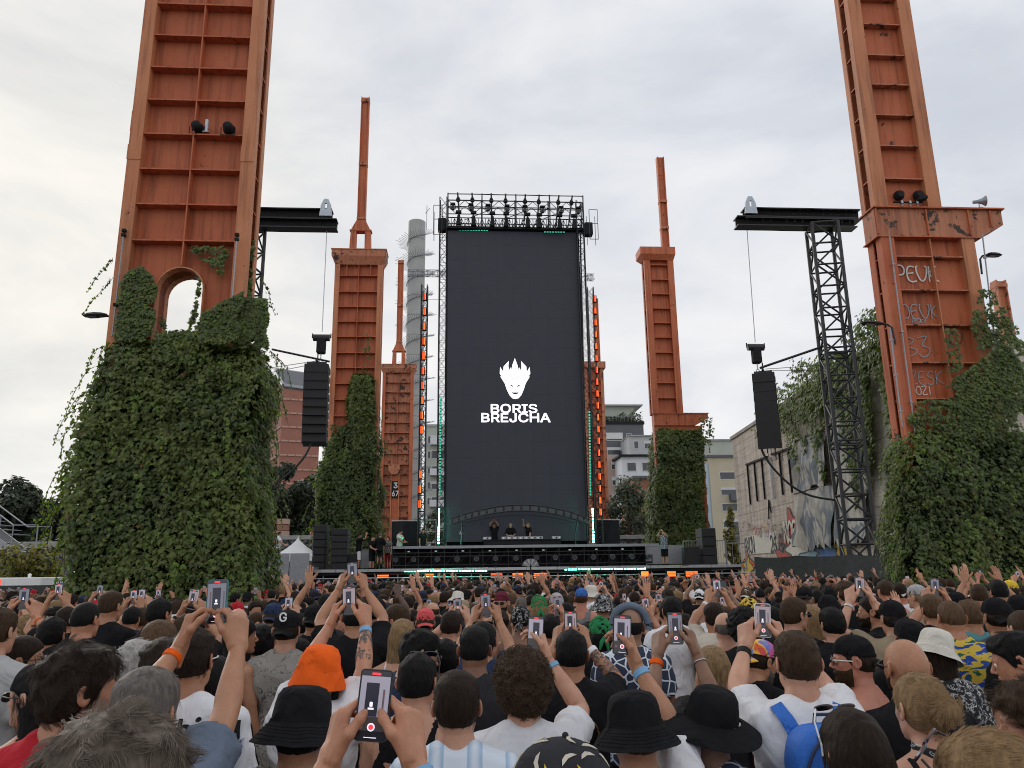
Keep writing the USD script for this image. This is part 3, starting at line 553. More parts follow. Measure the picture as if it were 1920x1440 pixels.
for x in (b4 + .02, b4 + 1.55, e4 - 1.1, e4 - .42): obj('ledge_rib', bx(x, x + .035, -.02, .1, z4l + .05 + (.3 if x > e4 - .6 else 0), z4t - .03), OXIDE_RED, t4)
def loud_round(px, py, lab):
    c = P(px, py, Y4 + .2); t = thing('round_speaker', lab, 'speaker', loc=c, rz=YAW)
    obj('shell', moved(lathe([(0, .12), (.1, .12), (.15, .02), (.15, -.06), (.13, -.06), (.12, -.02), (.04, .03), (0, .03)], 20), rx=math.pi / 2), BLACKM, t)
    obj('cone', moved(lathe([(0, 0), (.045, 0), (.03, .03), (0, .04)], 12), (0, -.02, 0), rx=math.pi / 2), BLACK, t); return t
loud_round(1686, 366, 'round black speaker set in the right pillar above its ledge, left one of two')
loud_round(1722, 366, 'round black speaker set in the right pillar above its ledge, right one of two')
c = P(1675, 379, Y4 - .05); t = thing('lamp_rail', 'black rail with clamps and a small floodlight below two round speakers on the right pillar', 'lamp rail', loc=c, rz=YAW)
obj('rail', rod((0, 0, 0), (.9, 0, .01), .025), BLACKM, t)
for x in (.25, .5, .72): obj('clamp', cat(cbx(x - .03, x + .03, -.05, .05, -.05, .04, .006), rod((x, 0, -.03), (x + .03, 0, -.12), .012)), ALU, t)
obj('lamp_head', moved(cbx(-.15, .15, -.1, .1, -.05, .05, .015), (.85, -.05, .1), ry=-.25), BLACKM, t)
c = P(1836, 378, Y4 + .3); t = thing('horn_loudspeaker', 'grey horn loudspeaker standing on the ledge of the right pillar', 'loudspeaker', loc=c, rz=YAW)
obj('horn', moved(lathe([(0, -.18), (.05, -.18), (.055, -.05), (.07, 0), (.10, .09), (.16, .17), (.145, .17), (.05, .02), (0, 0)], 18), ry=math.pi / 2, rz=-.3), GREYM, t)
obj('bracket', cat(rod((-.02, 0, -.05), (-.02, 0, -.2), .015), bx(-.08, .06, -.05, .05, -.215, -.195)), GREYM, t)
street_lamp('flat black street lamp reaching left from the right pillar beside the truss tower', 1634, 607, Y4 - .1, .62, 1, tilt=-.05)
street_lamp('small black street lamp sticking out right of the right pillar near its ledge', 1862, 479, Y4 + .8, .45, -1)
for (pa, pb, lab) in (((1668, 443), (1716, 812), 'grey downpipe on the left flange of the graffitied pillar, the inner one'), ((1668, 610), (1692, 800), 'grey conduit running down the left side of the graffitied pillar from its lamp'), ((1842, 440), (1877, 740), 'grey conduit down the right flange of the graffitied pillar')):
    a, b = P(*pa, Y4 - .06), P(*pb, Y4 - .06); t = thing('conduit', lab, 'conduit', loc=a)
    obj('pipe', rod((0, 0, 0), b - a, .022), GREYM, t)
    for f in (.15, .5, .85): obj('clamp', bx(*(np.r_[(b - a)[0] * f - .045, (b - a)[0] * f + .045]), (b - a)[1] * f - .03, (b - a)[1] * f + .03, (b - a)[2] * f - .02, (b - a)[2] * f + .02), GREYM, t)
# spray tags on the lower panels
def stroke(pts, w, d=.004, smooth=True):
    p = np.array(pts, float)
    if smooth and len(p) > 2:
        from scipy.interpolate import splprep, splev
        tck, _ = splprep(p.T, s=0, k=min(3, len(p) - 1)); p = np.array(splev(np.linspace(0, 1, 24), tck)).T
    return poly(LineString(p).buffer(w, quad_segs=3), d)
TAGW = mat('spray_white', (.62, .64, .60), .6, var=.2); TAGB = mat('spray_blue', (.26, .38, .42), .6); TAGK = mat('spray_black', (.02, .02, .022), .6)
GL = {'P': [[(0, 0), (.05, .55), (.1, 1)], [(.05, .95), (.5, .95), (.55, .6), (.1, .45)]], 'E': [[(.5, .95), (.1, .9), (0, .5), (.1, .05), (.55, .0)], [(.05, .5), (.4, .55)]], 'U': [[(0, 1), (.02, .3), (.25, 0), (.5, .3), (.52, 1)]],
      'K': [[(0, 0), (.05, 1)], [(.5, 1), (.08, .5), (.6, 0)]], 'O': [[(.3, 1), (0, .6), (.1, .1), (.4, 0), (.6, .5), (.3, 1)]], '3': [[(0, .95), (.45, .95), (.2, .55), (.55, .4), (.4, .0), (0, .08)]], 'B': [[(0, 0), (.05, 1), (.5, .8), (.1, .5), (.6, .3), (.3, 0), (0, .02)]],
      'Z': [[(0, .95), (.55, .95), (.05, .05), (.6, .05)]], 'S': [[(.55, .9), (.2, .95), (.1, .6), (.5, .4), (.4, .02), (0, .08)]], 'R': [[(0, 0), (.05, 1), (.5, .85), (.1, .5), (.55, 0)]], 'L': [[(0, 1), (.02, .05), (.5, .05)]], 'I': [[(.2, 1), (.22, 0)]], 'Y': [[(0, 1), (.3, .5), (.55, 1)], [(.3, .5), (.28, 0)]],
      'N': [[(0, 0), (.05, .95), (.45, .05), (.5, 1)]], 'X': [[(0, 1), (.5, 0)], [(.5, 1), (0, 0)]], 'A': [[(0, 0), (.28, 1), (.55, 0)], [(.1, .4), (.45, .4)]], '2': [[(0, .8), (.3, 1), (.5, .7), (0, 0), (.55, .02)]], '6': [[(.5, .95), (.1, .6), (.05, .2), (.3, 0), (.5, .25), (.3, .45), (.08, .3)]], 'C': [[(.5, .9), (.1, .8), (0, .4), (.2, .02), (.55, .1)]]}
def tagword(word, h, w, adv=.72):
    x = 0; ms = []
    for ch in word:
        for st in GL.get(ch, []): ms.append(stroke([(x + a * h, b * h) for a, b in st], w, smooth=len(st) > 2))
        x += adv * h
    return cat(ms)
def tag4(px, py, word, h, w, m, lab):
    loc = P(px, py, Y4 + .255); t = thing('graffiti_tag', lab, 'graffiti', loc=loc, rz=YAW); m2 = tagword(word, h, w); mm = upright(m2)
    mm.vertices[:, 1] -= .02; obj('lettering', mm, m, t)
tag4(1681, 527, 'PEUK', .46, .022, TAGW, 'bold white spray tag PEUK on the topmost tagged panel of the right pillar')
tag4(1690, 597, 'OEUK', .42, .013, TAGB, 'thin blue grey tag OEUK, second panel down on the right pillar')
tag4(1710, 606, 'PEUKY', .12, .007, TAGB, 'tiny tag PEUKY under the thin blue grey one on the right pillar')
tag4(1699, 667, 'B3', .55, .011, TAGB, 'thin outlined round letters on the third tagged panel of the right pillar')
tag4(1706, 720, 'ZESK', .36, .009, TAGB, 'faint thin tag ZESK low on the right pillar')
tag4(1718, 740, 'OZI', .24, .011, TAGW, 'small pale tag OZI, lowest one on the right pillar')
tag4(1780, 645, 'EU', .3, .014, TAGK, 'black tag half hidden in ivy on the right pillar')
rw = [row2(816, 1706, 1935, Y4, -.25, .8), row2(900, 1698, 1960, Y4, -.35, .9), row2(1080, 1698, 1985, Y4, -.4, .95)]; rw.append((0, *rw[-1][1:]))
pt = [patch(1700, 822, 1850, 745, Y4, 1500, .1, seed=21), patch(1770, 760, 1900, 640, Y4, 2300, .12, seed=22, shape=lambda u, v: v < .25 + .9 * u), patch(1820, 660, 1885, 540, Y4 + .1, 1100, .12, seed=23, shape=lambda u, v: (v < 1.1 - abs(u - .45) * 1.4)), patch(1775, 700, 1790, 610, Y4, 120, seed=24),
      patch(1790, 840, 1890, 700, Y4, 1800, .12, seed=26), patch(1860, 800, 1925, 590, Y4 + .6, 2600, .1, seed=25, shape=lambda u, v: v < .9 - .2 * u)]
ivy('dense ivy with pale hanging shoots round the foot of the graffitied right pillar', rw, 400, .115, seed=23, bulge=.42, tendrils=60, young=.09, patches=pt, singles=150)
# far right slim post
c7 = P(1907, 760, 40.0); t7 = thing('steel_pillar', 'plain slim rust red beam standing behind the ivy at the right edge', 'pillar', loc=(c7[0], c7[1], 0), rz=YAW)
z7 = zpx(1893, 524, 40.0)
obj('web', bx(.08, .52, .2, .3, 0, z7), OXIDE_PALE, t7)
for x in (0, .52): obj('flange', bx(x, x + .08, 0, .5, 0, z7 - .002), OXIDE_WORN, t7)
for z in (z7 - .3, z7 - 3, z7 - 6): obj('collar', bx(-.02, .62, -.02, .52, z - .1, z + .1), OXIDE_WORN, t7)

# ------------------------------------------------------------------ grey spiked column
YS = 85.0; cS = P(776, 760, YS); zs = zpx(783, 417, YS)
tS = thing('spiked_column', 'tall pale grey cylinder wound with a spiral of thin metal spikes', 'column', loc=(cS[0], cS[1], 0), rz=YAW)
rS = 1.02; SEG = mat('column_grey', (.36, .365, .35), .6, .2, .5, .12, .8)
nseg = 18
for k in range(nseg):
    a, b = zs * k / nseg + .02, zs * (k + 1) / nseg
    obj('ring_segment', lathe([(0, a), (rS, a), (rS, b - .03), (rS - .03, b), (0, b)], 28), SEG, tS, smooth=30)
turns = 15; th = np.linspace(0, turns * 2 * np.pi, turns * 24); zz = np.linspace(3, zs - 1.6, len(th))
obj('spiral_rail', tube(np.c_[(rS + .06) * np.cos(th), (rS + .06) * np.sin(th), zz], .035, 4), GREYM, tS)
th = np.arange(0, turns * 2 * np.pi, 2 * np.pi / 44); zz = np.interp(th, [0, turns * 2 * np.pi], [3, zs - 1.6])
dr = np.c_[np.cos(th), np.sin(th), np.full(len(th), .22)]; st = np.c_[rS * np.cos(th), rS * np.sin(th), zz]
obj('spikes', cat([rod(a, a + d * L, .026, 3) for a, d, L in zip(st, dr, NR.uniform(.9, 1.5, len(th)))]), GREYM, tS, kind='stuff')
obj('mast', cat(rod((1.15, 0, zs - 1), (1.15, 0, zs + 2.2), .04), bar((1.15, 0, zs + 1.4), (1.5, 0, zs + 1.9), .06, .06), bar((1.0, 0, zs + 1.2), (1.15, 0, zs + 1.4), .08, .08)), GREYM, tS)

# ------------------------------------------------------------------ far buildings
def block(name, label, x0, x1, yt, Y, mwall, depth=14, cat_='building', yaw=YAW, yb=None):
    a, b = P(x0, 900, Y), P(x1, 900, Y); zt = zpx((x0 + x1) / 2, yt, Y); w = np.linalg.norm((b - a)[:2])
    t = thing(name, label, cat_, loc=(a[0], a[1], 0), rz=yaw if yaw is not None else math.atan2(b[1] - a[1], b[0] - a[0]))
    obj('wall', bx(0, w, 0, depth, 0, zt), mwall, t)
    return t, w, zt, a
CREAM = mat('cream_render', (.50, .44, .32), .85, var=.08, scale=.3); WHITER = mat('white_render', (.62, .64, .66), .85, var=.06, scale=.3); DGREY = mat('dark_grey_cladding', (.10, .105, .12), .7, var=.1, scale=.4)
GREENR = mat('pale_green_render', (.40, .43, .37), .85, var=.08, scale=.3); WINK = mat('window_dark', (.025, .03, .036), .15, spec=.7, var=.4, scale=.7); SHUT = mat('pale_shutter', (.6, .6, .6), .7); PINKR = mat('pink_render', (.42, .31, .26), .85, var=.08, scale=.3)
BLUEW = mat('pale_blue_panel', (.42, .52, .58), .6)
def window(t, x, z, w, h, shutter=0, y=0):
    f = obj('window', cat(bx(x - .1, x + w + .1, y - .06, y - .003, z - .1, z), bx(x - .1, x + w + .1, y - .06, y - .003, z + h, z + h + .1), bx(x - .1, x, y - .058, y - .003, z, z + h), bx(x + w, x + w + .1, y - .058, y - .003, z, z + h)), SHUT, t)
    obj('pane', bx(x + .002, x + w - .002, y - .02, y - .002, z + .002, z + h - .002), WINK, f)
    if shutter: obj('shutter', bx(x + .01, x + w - .01, y - .05, y - .022, z + h * (1 - shutter), z + h - .005), SHUT, f)
def balcony(t, x, z, w, m, y=0, d=1.3, h=1.1):
    obj('balcony', cat(bx(x, x + w, y - d, y - .003, z - .18, z), bx(x, x + w, y - d, y - d + .08, z + .001, z + h), bx(x, x + .08, y - d + .081, y - .004, z + .001, z + h), bx(x + w - .08, x + w, y - d + .081, y - .004, z + .001, z + h)), m, t)
YB = 150.0
# left of the screen, pale green block with dark windows
t, w, zt, a = block('apartment_block', 'pale green grey apartment block glimpsed between spiked column and screen', 797, 842, 800, YB, GREENR)
for k in range(6):
    z = zt - 3.2 - 3.0 * k
    if z > 1:
        window(t, w - 3.6, z, 1.5, 1.4, .3 * (k % 3 == 0)); window(t, w - 1.7, z, 1.3, 1.4); window(t, .5, z, .7, 1.3)
        if k % 2 == 0: balcony(t, w - 3.7, z - .3, 3.6, WHITER)
obj('parapet', bx(-.15, w + .15, -.15, 14, zt + .002, zt + .5), CONCGREY, t)
# dark tower block with roof garden
t, w, zt, a = block('apartment_block', 'dark grey apartment tower with a planted roof terrace, right of the screen', 1133, 1213, 795, YB + 10, DGREY)
for k in range(7):
    z = zt - 3.4 - 3.05 * k
    window(t, .9, z, 3.3, 1.5, .8 if k == 0 else .35 * (k % 2), ); window(t, 5.2, z + .2, .9, 1.1)
    if k in (1, 2, 3): balcony(t, 3.6, z - .5, 2.2, DGREY)
    if k in (0, 2): balcony(t, w - 3.2, z - 1.2, 2.6, DGREY)
obj('parapet', bx(-.2, w + .2, -.2, 14, zt + .002, zt + .6), BLACKM, t)
obj('penthouse', bx(1.2, w - 1.2, 2.5, 10, zt + .602, zt + 4.4), GREENR, t)
obj('penthouse_roof', bx(.6, w + .5, 1.5, 10.5, zt + 4.402, zt + 4.7), SHUT, t)
obj('railing', cat([rod((x, .1, zt + .6), (x, .1, zt + 1.7), .03, 4) for x in np.linspace(0, w, 12)], rod((0, .1, zt + 1.7), (w, .1, zt + 1.7), .03, 4)), GREYM, t)
n = 1100; u = NR.uniform(0, 1, (n, 3)); hp = np.c_[u[:, 0] * w, u[:, 1] * 2.0 + .2, zt + .5 + u[:, 2] ** 1.5 * (1.2 + 1.6 * meshkit.noise(np.c_[u[:, 0] * 9, u[:, 1] * 0, u[:, 1] * 0]))]
scatter('roof_plants', [(TREE_LEAF, TREE_M)], hp, quat_from(NR.normal(0, 1, (n, 3)), NR.uniform(0, 6, n)), NR.uniform(.25, .5, n), np.zeros(n), t)
# pink low block, white stepped block
t, w, zt, a = block('apartment_block', 'low pink building in front of the dark grey apartment tower', 1138, 1182, 853, YB - 8, PINKR)
for k in range(3): window(t, 1.0, zt - 2.6 - 2.9 * k, 2.2, 1.4, .4); window(t, w - 1.6, zt - 2.6 - 2.9 * k, .9, 1.4)
t, w, zt, a = block('apartment_block', 'white apartment block with dark roof edge left of the ledged pillar ivy', 1167, 1225, 856, YB - 14, WHITER)
for k in range(3):
    for x in (1.0, 3.7): window(t, x, zt - 2.5 - 2.9 * k, 1.5, 1.4, .3 * (k == 1))
obj('roof_edge', bx(-.5, w + .3, -.6, 12, zt + .002, zt + .35), BLACKM, t)
t, w, zt, a = block('apartment_block', 'pale grey stepped block with balconies rising behind the white one', 1183, 1226, 818, YB + 2, mat('light_grey_render', (.42, .43, .44), .85, var=.06, scale=.3))
for k in range(4):
    window(t, 1.0, zt - 2.4 - 2.9 * k, .8, 1.4); window(t, 3.1, zt - 2.4 - 2.9 * k, 1.6, 1.4, .3)
    if k % 2 == 0: balcony(t, .3, zt - 4.9 - 1.45 * k, 2.6, DGREY)
obj('roof_edge', bx(-.1, w + .1, -.3, 12, zt + .002, zt + .25), CONCGREY, t)
# brick shed in front
BRICK = mat('brick_red', (.27, .12, .075), .9, var=.2, scale=2)
t, w, zt, a = block('brick_building', 'red brick building side partly hidden between silver tree and ledged pillar', 1188, 1232, 897, 95, BRICK, 8)
obj('roof', bx(-.2, w + .2, -.3, 8.2, zt + .002, zt + .3), DGREY, t)
# cream tower and its green neighbour
t, w, zt, a = block('apartment_block', 'pale green upper block with a small balcony behind the cream tower', 1322, 1420, 826, YB + 12, GREENR)
for x in (3.4, 8.0): window(t, x, zt - 5.4, 1.6, 1.3)
balcony(t, 2.6, zt - 7.4, 4.2, DGREY); window(t, 5.8, zt - 5.3, .8, 1.2)
obj('roof_edge', bx(-.2, w + .2, -.3, 14, zt + .002, zt + .35), CONCGREY, t)
t, w, zt, a = block('apartment_block', 'cream apartment tower with grey balconies left of the concrete bunker', 1331, 1392, 857, YB - 5, CREAM)
for k in range(5):
    z = zt - 4.1 - 2.95 * k
    window(t, 2.0, z, 3.2, 1.25, .25 * (k % 2)); window(t, w - 1.2, z - .3, .8, 1.0)
    if k in (1, 3): balcony(t, 3.4, z - 1.0, 2.8, DGREY)
obj('roof_edge', bx(-.3, w + .3, -.4, 14, zt + .002, zt + .4), DGREY, t)
obj('side_panel', bx(-2.0, -.003, .3, 10, 0, zt - 1), BLUEW, t)
for k in range(4): obj('panel_window', bx(-1.4, -.6, .26, .298, zt - 4 - 3 * k, zt - 2.8 - 3 * k), WINK, t)
# striped brick tower with a slanted dark roof (left)
YC = 110.0; BRICKP = mat('rose_brick', (.33, .145, .105), .9, var=.1, scale=1.2, bump=.3, bscale=25); PALEST = mat('pale_stone_band', (.47, .31, .24), .85, var=.1)
A, B, C = P(488, 800, YC + 14), P(527, 800, YC), P(600, 800, YC + 2)
tC = thing('brick_tower', 'rose brick tower with pale stone bands and slanted dark roof, left', 'tower', loc=(B[0], B[1], 0))
a2, c2 = (A - B)[:2], (C - B)[:2]; d2 = a2 + c2 * 1.1
zB, zC_, zA = zpx(527, 728, YC), zpx(600, 738, YC + 2), zpx(488, 748, YC + 14)
zpk = zpx(515, 699, YC + 6)
def prism(base, zt):
    n = len(base); v = np.array([(x, y, 0) for x, y in base] + [(x, y, z) for (x, y), z in zip(base, zt)], float)
    return trimesh.convex.convex_hull(v)
pk = a2 * .42
obj('wall', prism([(0, 0), tuple(c2), tuple(c2 + pk), tuple(pk)], [zB, zC_, zC_ + (zpk - zB), zpk]), BRICKP, tC)
obj('back_wall', prism([tuple(pk * 1.002), tuple(c2 + pk), tuple(d2), tuple(a2)], [zpk - .5, zpk - .5, zA - 4, zA - 4]), BRICKP, tC)
up3 = np.array([0, 0, .35])
q = np.array([[0, 0, zB], [*c2, zC_], [*(c2 + pk), zC_ + (zpk - zB)], [*pk, zpk]], float)
obj('roof', trimesh.convex.convex_hull(np.vstack([q + up3 * .1, q + up3 * 2])), DGREY, tC)
for i in range(4): obj('roof_edge', rod(q[i] + up3 * 1.3, q[(i + 1) % 4] + up3 * 1.3, .3, 5), GREYM, tC)
# standing zinc wall at its back left
obj('zinc_wall', prism([tuple(a2 * 1.0), tuple(a2 * 1.5), tuple(a2 * 1.5 + (0, 2)), tuple(a2 + (0, 2))], [zpx(484, 752, YC + 14), zpx(470, 752, YC + 20)] * 2), GREYM, tC)
cu, au = c2 / np.linalg.norm(c2), a2 / np.linalg.norm(a2); Lc, La = np.linalg.norm(c2), np.linalg.norm(a2)
for k in range(13):
    z = zB - 1.6 - 2.05 * k
    for j in range(5):
        p, r_ = cu * Lc * (j + .06) / 5, cu * Lc * (j + .94) / 5; o = np.array([cu[1], -cu[0]]) * .06
        obj('stone_band', bar((*(p + o), z), (*(r_ + o), z), .12, .22), PALEST, tC)
    zz = z
    r_ = au * La * .98; o = np.array([au[1], -au[0]]) * -.06
    for j in range(3): obj('stone_band', bar((*(au * La * (j / 3 + .01) + o), z), (*(au * La * (j / 3 + .32) + o), z), .12, .2), PALEST, tC)
ch = P(531, 985, 60); t = thing('brick_chimney', 'small banded brick pier under the dark trees, left of the white tent', 'chimney', loc=(ch[0], ch[1], 0), rz=YAW)
zc = zpx(531, 982, 60)
for k in range(5): obj('brick_course', bx(-.42 + .03 * (k % 2), .42 - .03 * (k % 2), -.4, .4, zc + .4 - .45 * (k + 1), zc + .4 - .45 * k - .05), BRICKP if k % 2 else PALEST, t)
obj('base', bx(-.5, .5, -.45, .45, 0, zc + .4 - 2.26), BRICKP, t)

# ------------------------------------------------------------------ concrete bunker on the right with torn banners, ivy and graffiti
A, B = P(1378, 900, 62), P(1668, 900, 35.5); Lb = np.linalg.norm((B - A)[:2]); yb = math.atan2(B[1] - A[1], B[0] - A[0])
tK = thing('concrete_wall', 'old board marked concrete building side with slots and graffiti, right', 'building', loc=(A[0], A[1], 0), rz=yb)
zK = 12.2
BOARD = M('board_concrete')
usdkit.material(stage, BOARD, {'tc': ('texture_coordinate', {}), 'w': ('wave_texture', dict(wave_type='bands', bands_direction='z', scale=2.6, distortion=.6, detail=3)), 'm': ('mapping', dict(scale=(.25, 1, 2.2))), 'n': ('noise_texture', dict(scale=1.6, detail=8, roughness=.65)),
    'm2': ('mapping', dict(scale=(1.6, 1, .12))), 'n2': ('noise_texture', dict(scale=1.3, detail=6)), 'r': ('rgb_ramp', dict(ramp=[(.25, (.42, .37, .315)), (.55, (.62, .55, .475)), (.8, (.70, .635, .555))])), 'r2': ('rgb_ramp', dict(ramp=[(.35, (.72, .70, .68)), (.6, (1, 1, 1))])),
    'rw': ('rgb_ramp', dict(ramp=[(0, (.72,) * 3), (.12, (1,) * 3), (1, (1,) * 3)])), 'm1': ('vector_math', dict(math_type='multiply')), 'm3': ('vector_math', dict(math_type='multiply')), 'b': ('bump', dict(strength=.5, distance=.05)), 'p': ('principled_bsdf', dict(roughness=.9, specular_ior_level=.25))},
    [('tc.object', 'w.vector'), ('tc.object', 'm.vector'), ('m.vector', 'n.vector'), ('n.fac', 'r.fac'), ('tc.object', 'm2.vector'), ('m2.vector', 'n2.vector'), ('n2.fac', 'r2.fac'), ('w.fac', 'rw.fac'), ('r.color', 'm1.vector1'), ('r2.color', 'm1.vector2'), ('m1.vector', 'm3.vector1'), ('rw.color', 'm3.vector2'),
     ('m3.vector', 'p.base_color'), ('n.fac', 'b.height'), ('b.normal', 'p.normal')], surface='p.BSDF')
nb = 20; hb = zK / nb                                        # shutter board courses, each its own slab
for k in range(nb):
    o = R.uniform(-.02, .02); obj('board_course', bx(0 + (.0), Lb + 1, o, 1.2, hb * k + .012, hb * (k + 1)), BOARD, tK)
obj('core', bx(.15, Lb + .8, .15, 10, 0, zK - .1), BOARD, tK)
obj('coping', bx(-.1, Lb + 1.1, -.12, 1.3, zK + .003, zK + .25), CONCRETE, tK)
def kx(px, py):                                              # local x, z on the wall face seen at a pixel
    d = ray(px, py); n = np.array([-math.sin(yb), math.cos(yb), 0]); s = ((A - EYE) @ n) / (d @ n); q = EYE + d * s - A
    return q[0] * math.cos(yb) + q[1] * math.sin(yb), EYE[2] + d[2] * s
for px, y0, y1 in ((1403, 872, 948), (1416, 868, 942), (1430, 863, 938), (1463, 850, 930), (1480, 845, 926), (1497, 838, 922)):
    xa, za = kx(px, y0); _, zb_ = kx(px, y1); obj('slot_bar', bx(xa - .045, xa + .045, -.14, -.025, zb_, za), BLACKM, tK)
for (pa, pb) in (((1402, 872), (1440, 858)), ((1450, 853), (1500, 836))):
    xa, za = kx(*pa); xb, zb_ = kx(*pb); obj('slot_head', bar((xa - .1, -.1, za + .04), (xb + .1, -.1, zb_ + .04), .12, .12), BLACKM, tK)
xa, za = kx(1446, 856); _, zb_ = kx(1446, 937); obj('rain_pipe', rod((xa, -.12, zb_), (xa, -.12, za), .09), SHUT, tK)
xa, za = kx(1444, 937); obj('bracing', cat(rod((xa, -.1, za), (xa - .35, -.1, za - 1.3), .05), rod((xa, -.1, za), (xa + .3, -.1, za - .9), .05)), BLACKM, tK)
# torn banners
def banner(label, pts, m, seed, sag=.25, d=-.3):
    q = [kx(*p) for p in pts]; g = Polygon(q); x0, z0, x1, z1 = g.bounds
    n = 26; xs, zs_ = np.linspace(0, 1, n), np.linspace(0, 1, n); (ax, az), (bx_, bz), (cx, cz), (dx, dz) = q
    U, V = np.meshgrid(xs, zs_, indexing='ij')
    X = (1 - U) * ((1 - V) * ax + V * dx) + U * ((1 - V) * bx_ + V * cx); Z = (1 - U) * ((1 - V) * az + V * dz) + U * ((1 - V) * bz + V * cz)
    fold = (meshkit.fbm(np.stack([X * 1.6 + V * .8, 0 * X + seed, Z * .25], -1), 3, seed) - .5) * sag * 2.2 + (meshkit.noise(np.stack([X * .8 + Z * .5, X * 0, Z * .6], -1), seed) - .5) * sag
    edge = np.minimum(np.minimum(U, 1 - U), 1 - V); Z = Z + np.where(V > .97, (meshkit.noise(np.stack([U * 14, U * 0 + seed, U * 0], -1)) - .5) * .5, 0)
    v = np.stack([X, d - .12 + fold, Z], -1).reshape(-1, 3); f = []
    for i in range(n - 1):
        for j in range(n - 1): a = i * n + j; f += [(a, a + 1, a + n + 1), (a, a + n + 1, a + n)]
    t = thing('torn_banner', label, 'banner', loc=(A[0], A[1], 0), rz=yb)
    obj('cloth', (v, np.array(f)), m, t, smooth=True); obj('top_batten', bar((ax, d - .15, az + .05), (bx_, d - .15, bz + .05), .06, .06), BLACKM, t)
    return t
def bannermat(name, seed):
    usdkit.material(stage, M(name), {'tc': ('texture_coordinate', {}), 'm': ('mapping', dict(location=(seed, 0, 0), scale=(.55, .1, .28))), 'n': ('noise_texture', dict(scale=1.0, detail=2, roughness=.4, distortion=1.4)), 'r': ('rgb_ramp', dict(ramp=[(.2, (.50, .46, .40)), (.52, (.50, .46, .40)), (.54, (.17, .19, .22)), (.60, (.22, .24, .27)), (.62, (.46, .43, .39)), (1, (.52, .48, .42))])),
        'n2': ('noise_texture', dict(scale=3, detail=6)), 'r2': ('rgb_ramp', dict(ramp=[(.3, (.75,) * 3), (.7, (1.05,) * 3)])), 'mu': ('vector_math', dict(math_type='multiply')), 'p': ('principled_bsdf', dict(roughness=.7))},
        [('tc.object', 'm.vector'), ('m.vector', 'n.vector'), ('n.fac', 'r.fac'), ('tc.object', 'n2.vector'), ('n2.fac', 'r2.fac'), ('r.color', 'mu.vector1'), ('r2.color', 'mu.vector2'), ('mu.vector', 'p.base_color')], surface='p.BSDF'); return M(name)
banner('pale torn banner sheet on the concrete wall, upper left one of three', [(1503, 830), (1562, 806), (1562, 905), (1503, 925)], bannermat('banner_a', 3), 3)
banner('long pale torn banner with folds low on the concrete wall, beside the truss tower', [(1503, 928), (1575, 908), (1575, 1022), (1506, 1030)], bannermat('banner_b', 9), 5)
banner('weathered banner with grey and blue print behind the truss tower on the concrete wall', [(1566, 800), (1640, 770), (1640, 1010), (1580, 1020)], bannermat('banner_c', 17), 8)
# graffiti on the lower wall: painted lettering and colour fields, paper thin where paint is paper thin
GC = {n: mat('mural_' + n, c, .7, var=.15) for n, c in dict(red=(.42, .06, .04), yellow=(.62, .42, .05), blue=(.08, .19, .42), cyan=(.25, .42, .50), violet=(.22, .10, .28), cream=(.62, .60, .52), orange=(.55, .16, .05)).items()}
tG = thing('graffiti_mural', 'band of bright graffiti letters along the foot of the concrete wall', 'graffiti', loc=(A[0], A[1], 0), rz=yb)
def gput(m, px, py, color, part, dy):
    x, z = kx(px, py); mm = upright(m); obj(part, moved(mm, (x, -.024 - dy, z)), color, tG)
gput(moved(poly(sbox(0, 0, 7.6, 1.35), .004)), 1398, 1040, GC['cream'], 'white_field', .0)
for i, (w_, px, py, h) in enumerate((('AXON', 1398, 1037, 1.1), ('26', 1447, 1034, 1.0), ('AXON', 1462, 1033, 1.05))): gput(tagword(w_, h, .085, .62), px, py, TAGK, 'lettering', .008)
for i, (px, py, c, rx, rz_) in enumerate(((1404, 1066, 'orange', 1.5, 1.0), (1404, 1066, 'yellow', 1.15, .7), (1448, 1074, 'violet', 2.6, .5), (1478, 1070, 'red', 2.2, 1.35), (1478, 1072, 'cream', .9, .75), (1490, 1008, 'red', 1.7, 1.5), (1499, 1034, 'cream', 1.9, .9), (1536, 1050, 'cyan', 2.6, .7), (1560, 1038, 'blue', 2.2, .45), (1458, 1084, 'blue', 1.4, .6), (1540, 1005, 'yellow', .7, .6), (1428, 1080, 'red', .8, .6), (1582, 1025, 'yellow', 1.0, .5))):
    th = np.linspace(0, 2 * np.pi, 40, endpoint=False); r = 1 + .22 * np.sin(th * 5 + i) + .12 * np.sin(th * 9 + 2 * i)
    g = Polygon(np.c_[rx * r * np.cos(th), rz_ * r * np.sin(th)]).buffer(0)
    gput(poly(g, .004), px, py, GC[c], 'colour_field', .012 + .006 * i); gput(poly(g.buffer(.05).difference(g.buffer(-.04)), .004), px, py, TAGK, 'outline', .015 + .006 * i)
for i, (w_, px, py, h, c) in enumerate((('NOE', 1476, 1016, 1.2, 'cream'), ('KSO', 1592, 1022, .9, 'yellow'))): gput(tagword(w_, h, .11, .66), px, py, GC[c], 'lettering', .11 + .006 * i)
def squiggle(h): return cat([stroke([(k * .22 * h + R.uniform(-.1, .1), R.uniform(0, h)) for k in range(6)], .03), stroke([(R.uniform(0, .6), R.uniform(0, h)), (R.uniform(.4, 1.2) * h, R.uniform(0, h))], .025)])
for i in range(26):
    px, py = R.uniform(1385, 1560), R.uniform(985, 1020); gput(squiggle(R.uniform(.3, .9)), px, py, R.choice([TAGK, TAGK, GC['violet'], GC['red'], GC['yellow']]), 'scrawl', .19 + .005 * i)
